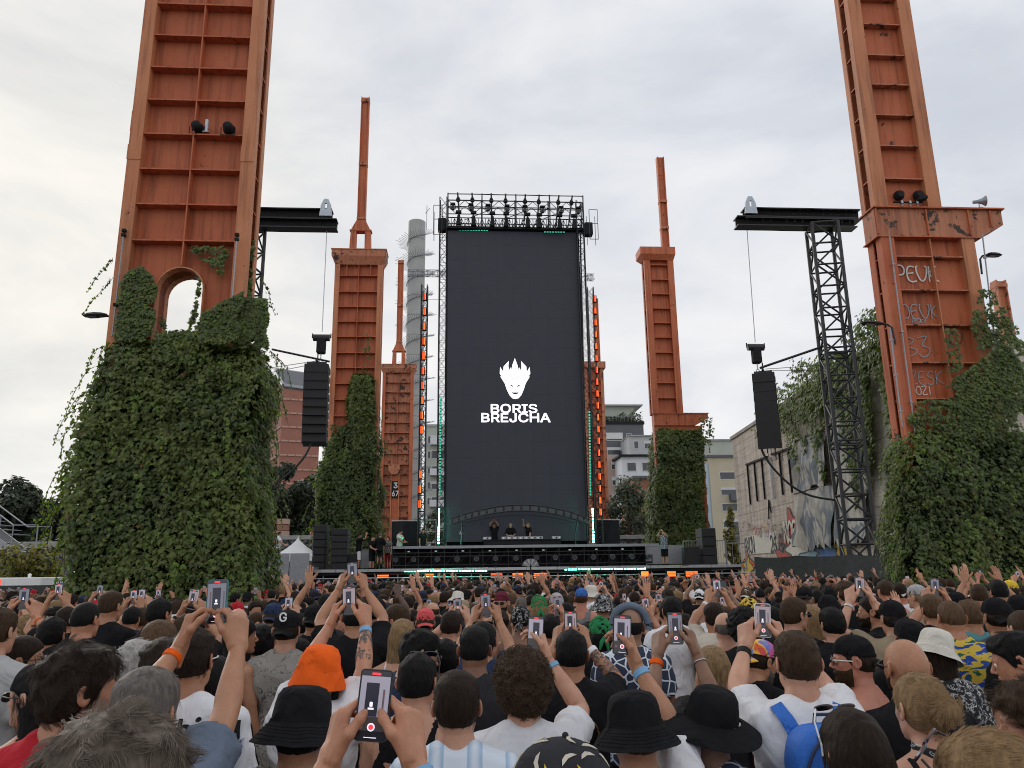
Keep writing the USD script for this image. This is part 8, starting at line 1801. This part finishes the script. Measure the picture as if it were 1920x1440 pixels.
folk(303, 1120, 5.7, -.3, ('crop', 'black'), ('tee', 'black'), skin='tan', label='black haired man in black tee below the middle of the left ivy')
folk(303, 1160, 4.1, -.1, ('neat', 'lightbrown'), ('tee', 'navy'), skin='light', label='person with light brown hair left of the green cased phone')
folk(262, 1194, 3.9, -.2, ('messy', 'white'), ('tee', 'charcoal'), skin='light', label='person with streaked white hair left of the green cased phone')
folk(318, 1189, 3.35, -.35, ('messy', 'darkbrown'), ('tee', 'black'), skin='warm', glasses='up', label='dark haired person with glasses pushed up below the light brown hair')
folk(406, 1226, 3.6, -.2, ('long', 'black'), ('tee', 'black'), fem=True, skin='tan', label='woman with long wavy black hair right of the gothic lettered shirt')
folk(352, 1150, 5.6, -.1, ('crop', 'brown'), ('tee', 'black'), skin='tan', arms=('P2', 362, 1124, 5.9), shot=4, bands=(('L', 'black', .02),), label='person filming right of the light brown hair', plabel='pale edged phone half behind the green cased phone', pcase='white')
i = folk(456, 1156, 4.9, -.75, ('long', 'black'), ('tank', 'black'), fem=True, skin='tan', hyaw=-.25, label='black haired woman with gold hoop earring left of the G cap')
hp_ = trimesh.creation.torus(.016, .002, 16, 6); extra_on(i, 'earring', moved(hp_, (.082, -.01, -.055), ry=math.pi / 2 * .8), GOLD, head=True)
folk(494, 1166, 5.2, .1, ('messy', 'black'), ('tee', 'black'), skin='tan', label='person with thick black hair touching the G cap from the left')
folk(514, 1128, 7.0, 0, ('crop', 'brown'), ('tee', 'black'), hat=('capback', 'navy'), skin='light', label='person in worn navy cap above the G cap')
folk(562, 1148, 6.8, .2, ('crop', 'black'), ('tee', 'charcoal'), skin='light', arms=('P2', 541, 1134, 7.1), label='person filming right behind the G cap', plabel='small phone just above the G cap')
folk(592, 1130, 6.2, -.1, ('crop', 'black'), ('tee', 'black'), hat=('capback', 'black'), skin='tan', label='left one of two black caps above the orange hat')
folk(622, 1126, 6.7, .0, ('crop', 'black'), ('tee', 'charcoal'), hat=('capback', 'charcoal'), skin='tan', label='charcoal cap, right one of two caps above the orange hat')
i = folk(708, 1120, 7.0, -.3, ('crop', 'darkbrown'), ('tee', 'black'), hat=('capback', 'black'), skin='light', label='person in black cap with round white badge right of the orange hat phone')
folk(742, 1131, 5.6, .85, ('neat', 'brown'), ('tee', 'cloth_red_print'), skin='red', hyaw=.3, label='man in red printed shirt facing left')
folk(756, 1158, 4.8, .0, ('long', 'blond'), ('tank', 'white'), fem=True, skin='light', strands=700, label='woman with long straight blond hair right of the tattooed forearm')
folk(798, 1138, 6.8, .1, ('crop', 'brown'), ('tee', 'black'), hat=('capback', 'coral'), skin='light', label='person in coral pink cap')
folk(790, 1168, 4.1, -1.1, ('messy', 'black'), ('tee', 'navy'), skin='light', hpitch=-.3, glasses='on', label='man with thick black hair bending to the right below the coral cap')
folk(836, 1196, 4.3, -.1, ('crop', 'black'), ('tee', 'black'), fem=True, skin='tan', label='person with black hair left of the dark grey tee')
folk(873, 1137, 7.0, .1, ('crop', 'black'), ('tank', 'charcoal'), hat=('bucket', 'charcoal'), skin='brown', label='person in charcoal bucket hat left of the red phone')
folk(905, 1163, 4.9, 0, ('neat', 'black'), ('tee', 'navy'), skin='tan', glasses='up', arms=('P2', 911, 1133, 5.3), pcase='red', shot=2, label='black haired person filming with a red cased phone', plabel='red cased phone held up right of the charcoal bucket hat')
folk(940, 1107, 8.6, 2.9, ('crop', 'darkbrown'), ('tank', 'brown'), hat=('beanie', 'maroon'), skin='tan', glasses='on', beard='darkbrown', lod=1, label='man in maroon beanie and sunglasses looking back at the camera')
folk(976, 1133, 6.3, -.1, ('crop', 'black'), ('tank', 'purple'), hat=('bandana', 'cloth_paisley'), fem=True, skin='brown', label='person in black paisley head scarf and purple tank top')
folk(1010, 1113, 7.2, .1, ('long', 'blond'), ('tee', 'black'), hat=('bandana', 'green'), skin='light', label='person in green scarf with blond strands, left of the pink phone')
folk(1043, 1110, 9.0, 0, ('crop', 'grey'), ('tee', 'black'), hat=('beanie', 'lightgrey'), skin='tan', label='person in light grey beanie above the pink phone')
folk(1030, 1150, 5.8, .2, ('crop', 'black'), ('tee', 'darkred'), skin='warm', arms=('PR', 1046, 1136, 6.0), pcase='pink', shot=2, label='person holding a pink phone up', plabel='pink phone in the centre of the crowd')
folk(1124, 1153, 5.4, .1, ('long', 'black'), ('tee', 'black'), hat=('bandana', 'green'), skin='tan', label='person in plain green head scarf left of the big right phones')
i = folk(1180, 1140, 4.9, -.05, ('topbald', 'black'), ('tee', 'cloth_net_print'), skin='brown', label='man with blue grey neck pillow over his balding head')
th = np.linspace(-.35, math.pi + .35, 22); extra_on(i, 'neck_pillow', tube(np.c_[.118 * np.cos(th), np.full(22, -.01), .118 * np.sin(th) + .02], .026, 10), fab('bluegrey'), head=True)
folk(1090, 1101, 9.6, -.3, ('crop', 'brown'), ('tank', 'grey'), hat=('cap', 'blue'), skin='red', label='person in bright blue cap')
folk(1108, 1096, 11.0, 0, ('crop', 'brown'), ('tee', 'white'), hat=('bucket', 'offwhite'), skin='light', label='person in cream bucket hat behind the blue cap')
folk(1130, 1112, 7.8, -.1, ('crop', 'black'), ('tee', 'black'), hat=('bucket', 'cloth_paisley'), skin='tan', label='person in patterned black bucket hat above the plain green scarf')
folk(1257, 1117, 6.4, .1, ('crop', 'black'), ('tee', 'white'), skin='tan', label='short haired man above the phone between the two black hats')
folk(1336, 1128, 6.3, .1, ('neat', 'darkbrown'), ('tee', 'cream'), skin='tan', arms=('P2', 1344, 1102, 6.6), shot=3, bands=(('L', 'white', .03),), label='person in cream filming below the right speaker stack', plabel='phone held up below the right speaker stack')
folk(1392, 1135, 5.4, 0, ('afro', 'black'), ('tee', 'black'), skin='dark', label='person with round black hair left of the white edged phone')
folk(1403, 1118, 6.9, 0, ('crop', 'black'), ('tee', 'black'), hat=('bandana', 'cloth_yellow_print'), skin='brown', label='person in printed yellow head scarf')
folk(1488, 1118, 5.5, -.95, ('neat', 'brown'), ('tee', 'black'), skin='light', glasses='on', hyaw=-.15, label='man in wraparound sunglasses smiling to the right')
folk(1556, 1137, 5.3, .1, ('crop', 'black'), ('tee', 'black'), skin='light', label='dark haired man in black tee above the sunburnt man')
folk(1550, 1113, 6.4, 0, ('crop', 'black'), ('tee', 'charcoal'), hat=('beanie', 'black'), skin='tan', label='person in plain black beanie above the dark haired man')
folk(1582, 1086, 7.4, .1, ('messy', 'brown'), ('tee', 'black'), skin='light', label='tall man with messy brown hair below the draped base')
folk(1517, 1132, 6.1, -.2, ('long', 'blond'), ('tank', 'black'), fem=True, skin='light', label='woman with long blond hair right of the wraparound sunglasses')
folk(1506, 1098, 7.6, 2.7, ('crop', 'black'), ('tee', 'black'), hat=('cap', 'black'), skin='brown', label='man in black cap looking back below the draped base')
folk(1630, 1116, 5.9, 1.0, ('crop', 'darkbrown'), ('tee', 'black'), skin='tan', beard='darkbrown', label='bearded man in profile facing left, under the khaki mans arms')
folk(1657, 1087, 8.4, .1, ('fade', 'brown'), ('tank', 'white'), skin='red', label='man with faded brown hair below the right end of the draped base')
folk(1684, 1092, 8.6, -.1, ('fade', 'darkbrown'), ('tee', 'white'), skin='red', label='man with faded dark hair left of the pale cap')
folk(1715, 1094, 7.8, .5, ('crop', 'blond'), ('tee', 'khaki'), hat=('cap', 'lightgrey'), skin='light', label='person in pale grey cap with peak to the left')
folk(1742, 1112, 6.0, .0, ('neat', 'lightbrown'), ('tee', 'black'), skin='warm', arms=('P2', 1753, 1101, 6.3), shot=2, label='light brown haired person filming in front of the right ivy', plabel='phone held up in front of the right ivy')
folk(1812, 1123, 5.7, .1, ('crop', 'lightbrown'), ('tee', 'teal'), skin='tan', label='person in teal tee between palm print shirt and slate tee')
folk(1790, 1107, 7.2, -.2, ('crop', 'black'), ('tee', 'black'), hat=('capback', 'black'), skin='tan', label='black cap above the person in teal')
folk(1891, 1086, 9.5, 0, ('crop', 'brown'), ('tee', 'purple'), hat=('cap', 'yellow'), skin='tan', label='person in bright yellow cap at the far right')
folk(1868, 1086, 7.6, -.1, ('crop', 'black'), ('tee', 'white'), skin='tan', label='black haired man left of the yellow cap')
folk(1833, 1094, 8.0, -.5, ('crop', 'brown'), ('tee', 'black'), skin='red', label='man with reddish brown hair looking right, below the right ivy')
folk(1907, 1112, 6.0, -.3, ('crop', 'black'), ('tee', 'red'), hat=('cap', 'black'), skin='brown', label='person in black cap below the yellow cap')
folk(1912, 1142, 4.4, .0, ('buzz', 'brown'), ('tee', 'black'), skin='light', label='man with shaved head at the right edge above the white tee')
i = folk(1058, 1374, 1.55, -1.15, ('crop', 'brown'), ('tee', 'black'), hat=('cap', 'charcoal', (-.1, 0, 0)), skin='tan', label='person in grey cap with yellow banana print at the bottom centre')
hm_ = hat_geo('cap', 0)['crown']; rgb = np.random.default_rng(4); sp, fi = trimesh.sample.sample_surface(hm_, 400, seed=2); nn = hm_.face_normals[fi]; out = np.einsum('ij,ij->i', nn, sp - [0, -.012, .05]) > 0; sp, nn = sp[out], nn[out]
ban = Polygon([(-.020, .006), (-.012, -.003), (0, -.007), (.012, -.003), (.021, .007), (.012, .005), (0, .002), (-.012, .004)]); bans = []; kept = []
for p_, n_ in zip(sp, nn):
    if any(np.linalg.norm(p_ - q_) < .031 for q_ in kept): continue
    kept.append(p_); m = poly(ban, .0012); T, _ = frame_to(p_ + n_ * .0006, p_ + n_); m.apply_transform(T @ trimesh.transformations.rotation_matrix(rgb.uniform(0, 6.28), (0, 0, 1)))
    mt = m.copy(); mt.apply_transform(trimesh.transformations.euler_matrix(-.1, 0, 0)); extra_on(i, 'banana_print', mt, fab('cream') if len(kept) % 3 else fab('yellow'), head=True)
folk(668, 1120, 5.0, .1, ('crop', 'black'), ('tee', 'black'), skin='tan', arms=('P2', 661, 1074, 5.3), shot=5, label='person holding a dark phone very high above the orange hat phone', plabel='dark phone held highest, just above the orange hat phone')
i = folk(996, 1104, 13.5, 0, ('crop', 'black'), ('tee', 'black'), skin='tan', arms='handR', label='person holding up an open fan in front of the performers')
# the open fan in that raised hand
c = P(995, 1064, 14.7); t = thing('hand_fan', 'open pale hand fan held up in front of the stage', 'fan', loc=c)
for k in range(9):
    a0, a1 = math.pi * (.06 + .88 * k / 9), math.pi * (.06 + .88 * (k + .92) / 9)
    obj('fan_leaf', upright(poly(Polygon([(.03 * math.cos(a0), .03 * math.sin(a0)), (.16 * math.cos(a0), .16 * math.sin(a0)), (.16 * math.cos(a1), .16 * math.sin(a1)), (.03 * math.cos(a1), .03 * math.sin(a1))]), .004)), fab('lightgrey') if k % 2 else fab('grey'), t)
obj('handle', rod((0, 0, -.12), (0, 0, .06), .012), BLACKM, t)
folk(612, 1112, 8.0, .1, ('crop', 'black'), ('tee', 'black'), skin='tan', arms='handL', label='person raising an open left hand below the left speaker stacks')

# ---- people on the stage and on the side platforms
def crew(px, yfeet_z, Y, H, **kw):
    q = P(px, 1000, Y); loc = np.array([q[0], Y, yfeet_z]); return person(loc, H, lod=2, **kw)
zpl = zp_ + .001; zst = zd + .001; zri = zr_ + .001
crew(468, zpl, Yp + .9, 1.72, yaw=-1.9, hair=('neat', 'blond'), top=('tee', 'black'), label='blond person at the left end of the side platform', skin='light')
crew(487, zpl, Yp + .8, 1.86, yaw=-1.2, hair=('crop', 'black'), top=('tee', 'black'), label='tall dark haired man in black on the side platform', skin='light')
crew(511, zpl, Yp + .7, 1.78, yaw=-1.3, hair=('crop', 'black'), top=('tank', 'black'), label='man in black tank top leaning over the platform rail', skin='tan', arms='front', hpitch=.1)
crew(503, zpl, Yp + 1.4, 1.82, yaw=-.8, hair=('crop', 'black'), top=('tee', 'black'), label='person filming at the back of the side platform', skin='tan', arms='phone2')
crew(524, zpl, Yp + .7, 1.72, yaw=-1.4, hair=('bun', 'brown'), top=('tee', 'white'), fem=True, label='person in white on the side platform nearest the white tent', skin='light', arms='front')
crew(674, zst, YF + 1.0, 1.84, yaw=-1.2, hair=('crop', 'black'), top=('tee', 'black'), trousers='shorts_white', label='man in black tee and white shorts on the left stage wing', skin='tan', glasses='on', arms='phoneR')
crew(699, zst, YF + 1.0, 1.70, yaw=-2.2, hair=('neat', 'darkbrown'), top=('tee', 'black'), trousers='shorts_black', label='person in black shirt and shorts between the two men on the left wing', skin='light', arms='front')
crew(713, zst, YF + .8, 1.84, yaw=-.2, hair=('fade', 'grey'), top=('long', 'black'), trousers='black', label='man in all black with grey hair on the left stage wing', skin='light', arms='front')
crew(728, zst, YF + 1.5, 1.70, yaw=2.8, hair=('long', 'brown'), top=('tee', 'cloth_paisley'), fem=True, trousers='darkred', label='woman in patterned top at the left end of the riser', skin='light')
crew(750, zri - .75, YD + .3, 1.72, yaw=-2.0, hair=('crop', 'black'), top=('tee', 'offwhite'), label='technician in off white at the small desk left of the green bar', skin='tan', hpitch=-.3, arms='front')
crew(793, zri - .75, YD + .2, 1.75, yaw=-2.4, hair=('crop', 'black'), top=('tee', 'black'), hat=('capback', 'black'), label='technician in black cap left of the green light bar', skin='tan')
crew(926.5, zri, YD - .5, max(1.2, zpx(926, 998, YD - .5) - zri), yaw=math.pi, hair=('crop', 'black'), top=('tee', 'black'), label='left performer with both hands raised behind the mixing desk', skin='tan', arms='clap', glasses='on')
crew(957.5, zri, YD - .45, max(1.2, zpx(957, 995, YD - .45) - zri), yaw=math.pi, hair=('bald', ''), top=('long', 'black'), label='bald middle performer behind the mixing desk', skin='light', arms='front', hpitch=-.2)
crew(991, zri, YD - .4, max(1.2, zpx(991, 994, YD - .4) - zri), yaw=2.0, hair=('crop', 'blond'), top=('tee', 'black'), label='right performer with blond hair turned to the others', skin='light', arms='fistR')
crew(1244, zst, YF + 1.0, 1.78, yaw=2.6, hair=('crop', 'brown'), top=('tee', 'cloth_net_print'), trousers='shorts_black', label='man in patterned tee and dark shorts filming on the right wing', skin='light', arms='phone2')

# ---- everyone else in view: one by one while they can be told apart, then the far rows as one mass
rg = np.random.default_rng(77); made = []
def zone(px):
    for a, s in ((120, 'below the dark trees'), (300, 'below left arched ivy'), (480, 'below right arched ivy'), (580, 'below the white tent'), (722, 'below the left speaker stacks'), (905, 'below the left green light bar'), (1056, 'below the performers'), (1214, 'below the right green light bar'), (1392, 'below the right speaker stack'), (1505, 'below the graffiti wall'), (1682, 'below the draped base'), (3000, 'below the right ivy')):
        if px < a: return s
def blocked(x, y):
    q = S((x, y, 0)); px = 960 + 1450 * x / y * .97
    if y > 16.4 and y < 20.5 and 100 < px < 520: return True
    if y > 19.2 and y < 25 and px > 1640: return True
    if y > 25 and px < 130: return True
    if y > 29 and 1480 < px < 1700: return True
    if y > 35.5 and px < 590: return True
    return q[1] > S(P(980, 1064, YF))[1] - 1.3
cand = []
y = 6.1
while y < 38.5:
    half = y * .70 + .6; n = int(2 * half / .56)
    for k in range(n): cand.append((-half + .56 * (k + .5 + rg.uniform(-.38, .38)), y + rg.uniform(-.28, .28)))
    y += .61
SK = ['light', 'tan', 'warm', 'tan', 'light', 'brown', 'red', 'dark']; SKP = [.2, .3, .2, .06, .06, .09, .05, .04]
HC = ['black', 'darkbrown', 'brown', 'lightbrown', 'blond', 'grey']; HCP = [.42, .34, .13, .04, .05, .02]
TC = ['black', 'charcoal', 'white', 'grey', 'navy', 'lightgrey', 'red', 'olive', 'khaki', 'blue', 'cream', 'darkred', 'teal', 'purple', 'slate', 'cloth_red_print', 'cloth_hawaii']; TCP = np.array([40, 8, 20, 6, 5, 5, 2, 2, 3, 2, 3, 2, 1, 1, 3, 1, .7]); TCP = TCP / TCP.sum()
HCW = dict(black='black', darkbrown='dark', brown='brown', lightbrown='sandy', blond='blond', grey='grey')
specs = []
LIM = 300 - 118 + 15
for (x, y) in cand:
    if blocked(x, y): continue
    r = .46 if y < 7.5 else .38
    if any((x - a) ** 2 + (y - b) ** 2 < r * r for a, b, _ in TAKEN if abs(y - b) < r): continue
    px = 960 + 1450 * x / y / (.972 - .0); TAKEN.append((x, y, .3))
    if px < -40 or px > 1960: continue
    fem = rg.uniform() < .30; H = rg.normal(1.665 if fem else 1.745, .065); H = min(H, 1.88 - .0 * y) if y > 6 else min(H, 1.74)
    hatp = rg.uniform(); hat = None
    if hatp < .13: hat = (rg.choice(['capback', 'cap', 'capback']), rg.choice(['black', 'black', 'charcoal', 'navy', 'white', 'khaki', 'red']))
    elif hatp < .17: hat = ('bucket', rg.choice(['black', 'offwhite', 'charcoal', 'khaki']))
    elif hatp < .185: hat = ('bandana', rg.choice(['red', 'blue', 'cloth_paisley']))
    hs_ = rg.choice(['long', 'long', 'bun', 'pony', 'wavy', 'braids']) if fem else rg.choice(['crop', 'crop', 'fade', 'neat', 'messy', 'buzz', 'curly', 'topbald', 'bald', 'wavy'], p=[.22, .13, .15, .14, .13, .07, .06, .04, .03, .03])
    hc = rg.choice(HC, p=HCP); yw = rg.normal(0, .35) if rg.uniform() < .88 else rg.uniform(-2.6, 2.6)
    ar = 'down'; u = rg.uniform()
    pw = .17 if y < 9 else .18
    if abs(yw) < .8:
        if u < pw: ar = rg.choice(['phone2', 'phone2hi', 'phoneR', 'phoneL'], p=[.5, .22, .18, .10])
        elif u < pw + .05: ar = rg.choice(['handR', 'handL', 'fistR', 'pointR', 'both', 'clap'], p=[.3, .2, .12, .14, .14, .10])
    top = ('tank' if rg.uniform() < (.42 if fem else .16) else ('bare' if (not fem and rg.uniform() < .06) else 'tee'), rg.choice(TC, p=TCP))
    specs.append(dict(x=x, y=y, px=px, fem=bool(fem), H=H, hat=hat, hair=(str(hs_), str(hc)), yaw=float(yw), arms=str(ar), top=top, skin=str(rg.choice(SK, p=SKP)), glasses=('on' if rg.uniform() < .12 else None)))
specs.sort(key=lambda s: s['y'])
near, far = specs[:LIM], specs[LIM:]
SHORT = dict(phone2='filming', phone2hi='filming high', phoneR='phone in right hand', phoneL='phone in left hand', handR='right hand up', handL='left hand up', fistR='fist up', pointR='fingers up', both='arms up', clap='clapping', down='')
ORD = ['leftmost', 'second', 'third', 'fourth', 'fifth', 'sixth', 'seventh', 'eighth', 'ninth', 'tenth', 'eleventh', 'twelfth', 'thirteenth', 'fourteenth', 'fifteenth']
groups = {}
for s in near:
    if s['hat']: head = f"{fname(s['hat'][1])} {dict(capback='backwards cap', cap='cap', bucket='bucket hat', bandana='head scarf')[s['hat'][0]]}"
    elif s['hair'][0] == 'bald': head = 'bald head'
    else: head = f"{HCW[s['hair'][1]]} {dict(crop='crop', fade='fade', neat='combed hair', messy='tousled hair', buzz='buzz cut', curly='curls', topbald='thinning hair', wavy='waves', long='long hair', bun='bun', pony='ponytail', braids='braids')[s['hair'][0]]}"
    topn = 'bare back' if s['top'][0] == 'bare' else f"{fname(s['top'][1])} {'tank' if s['top'][0] == 'tank' else 'tee'}"
    s['base'] = f"{head}, {topn}{', ' + SHORT[s['arms']] if SHORT[s['arms']] else ''}, {zone(s['px'])}"; groups.setdefault(s['base'], []).append(s)
for b, g in groups.items():
    g.sort(key=lambda s: s['px'])
    for n_, s in enumerate(g): s['label'] = b if len(g) == 1 else (f'{b}, ' + ('leftmost' if n_ == 0 else ('rightmost' if n_ == len(g) - 1 else ORD[n_] + ' from left')))
def phone_in(loc, yaw, dz, k, arms, label, shot):
    L, R2 = ARMS[arms]
    w = dict(phone2=(L[0], R2[0]), phone2hi=(L[0], R2[0]), phoneR=(R2[0], R2[0]), phoneL=(L[0], L[0]))[arms]; c = (np.array(w[0]) + np.array(w[1])) / 2 + [0, .004, .108]
    if arms == 'phoneR': c = c + [-.055, 0, .01]
    if arms == 'phoneL': c = c + [.055, 0, .01]
    c = c * k; c[2] += dz; phone(np.asarray(loc) + rotz(yaw) @ c, rotz(yaw) @ [0, -1, .06], (math.sin(shot * 2.3) * .16, 0, 1), label, lit=shot % 5 != 3, shot=shot)
for n_, s in enumerate(near):
    k = .95 if s['fem'] else 1.0; dz = s['H'] - 1.752 * k
    person((s['x'], s['y'], 0), s['H'], s['yaw'], s['fem'], 1 if s['y'] < 6 else (2 if s['y'] < 10.5 else 3), s['skin'], s['hair'], s['hat'], s['top'], s['arms'], label=s['label'], group='crowd facing the stage', glasses=s['glasses'], seed=n_, hyaw=float(rg.normal(0, .2)), hpitch=float(rg.normal(-.03, .08)), strands=None if s['y'] < 10.5 else 0)
    if s['arms'].startswith('phone'): phone_in((s['x'], s['y'], 0), s['yaw'], dz, k, s['arms'], 'phone of ' + ' '.join(s['label'].replace(',', '').split()[:10]), n_)
# far rows: instanced figures, one mass
tF = thing('far_crowd', 'far rows of the crowd packed up to the stage front, heads and raised hands', 'crowd', kind='stuff')
protos = []; combos = []
for n_ in range(26):
    s = dict(specs[(n_ * 37) % len(specs)])
    combos.append(s)
arm_cycle = ['down'] * 26
for k_, a_ in ((2, 'phone2'), (7, 'handR'), (11, 'phone2hi'), (16, 'phoneR'), (21, 'phone2'), (24, 'pointR')): arm_cycle[k_] = a_
top_cycle = 'black black white charcoal black grey black navy red black white black khaki black cream black charcoal black white black navy black blue olive black white'.split()
for n_, s in enumerate(combos):
    g0 = str(tF.GetPath()); nm = f'{g0}/figure_{n_ + 1:03d}'
    root = UsdGeom.Xform.Define(stage, nm); rp = root.GetPrim()
    k = .95 if s['fem'] else 1.0; A = ARMS[arm_cycle[n_]]; parts = []; els = []
    for side, a, sg in (('L', A[0], -1), ('R', A[1], 1)):
        sh = np.array([sg * SHX * (.88 if s['fem'] else 1), -.012, SHZ]); el, wr = ik(sh, np.asarray(a[0], float), .295, .262, a[4]); els.append((sh, el)); ff = (wr - el) / np.linalg.norm(wr - el)
        parts += [arm_tube(sh, el, wr, 3), hand_at(side, wr + ff * .012, a[1], a[2], a[3], 3, 1.05)]
    hm = moved(head_mesh(s['fem'], 3), (0, .018, 1.635)); sk = lambda m: moved(m, s=k)
    usdkit.mesh(stage, nm + '/body', sk(cat(parts, hm)), SKIN[s['skin']], smooth=True)
    usdkit.mesh(stage, nm + '/shirt', sk(shirt_mesh(s['fem'], els[0], els[1], 3, 'tee', False, arm_cycle[n_] + 'f')), fab(top_cycle[n_]), smooth=True)
    usdkit.mesh(stage, nm + '/trousers', sk(cat(*legs_mesh(.9, lod=3))), fab('charcoal'), smooth=40)
    if s['hair'][0] != 'bald': usdkit.mesh(stage, nm + '/hair', sk(moved(hair_geo(s['hair'][0], 3, 0)[0], (0, .018, 1.635))), HAIR[s['hair'][1]], smooth=True)
    if n_ % 7 == 2:
        for j, (hn, m) in enumerate(hat_geo('capback', 3).items()): usdkit.mesh(stage, nm + f'/hat_{j}' if j else nm + '/hat', sk(moved(m, (0, .018, 1.635))), fab(['black', 'white', 'navy', 'red'][n_ // 7 % 4]), smooth=50)
    if arm_cycle[n_].startswith('phone2'):
        z = .108 + (1.66 if arm_cycle[n_] == 'phone2' else 1.82); y_ = .344 if arm_cycle[n_] == 'phone2' else .264
        usdkit.mesh(stage, nm + '/phone', sk(bx(-.037, .037, y_ - .004, y_ + .005, z - .075, z + .075)), BLACKM); usdkit.mesh(stage, nm + '/phone_screen', sk(bx(-.033, .033, y_ - .0055, y_ - .0045, z - .055, z + .065)), PHSKY[n_ % 3])
    protos.append(nm)
pos = np.array([[s['x'], s['y'], 0] for s in far]); ang = np.array([s['yaw'] for s in far]); n = len(far)
q = np.c_[np.cos(ang / 2), 0 * ang, 0 * ang, np.sin(ang / 2)]
scatter('figures', protos, pos, q, rg.normal(1.0, .035, n).clip(.92, 1.07), rg.integers(0, len(protos), n), tF)
print('people individually', 118, len(near), 'far', len(far), 'unite failures', len(UNITE_FAIL))
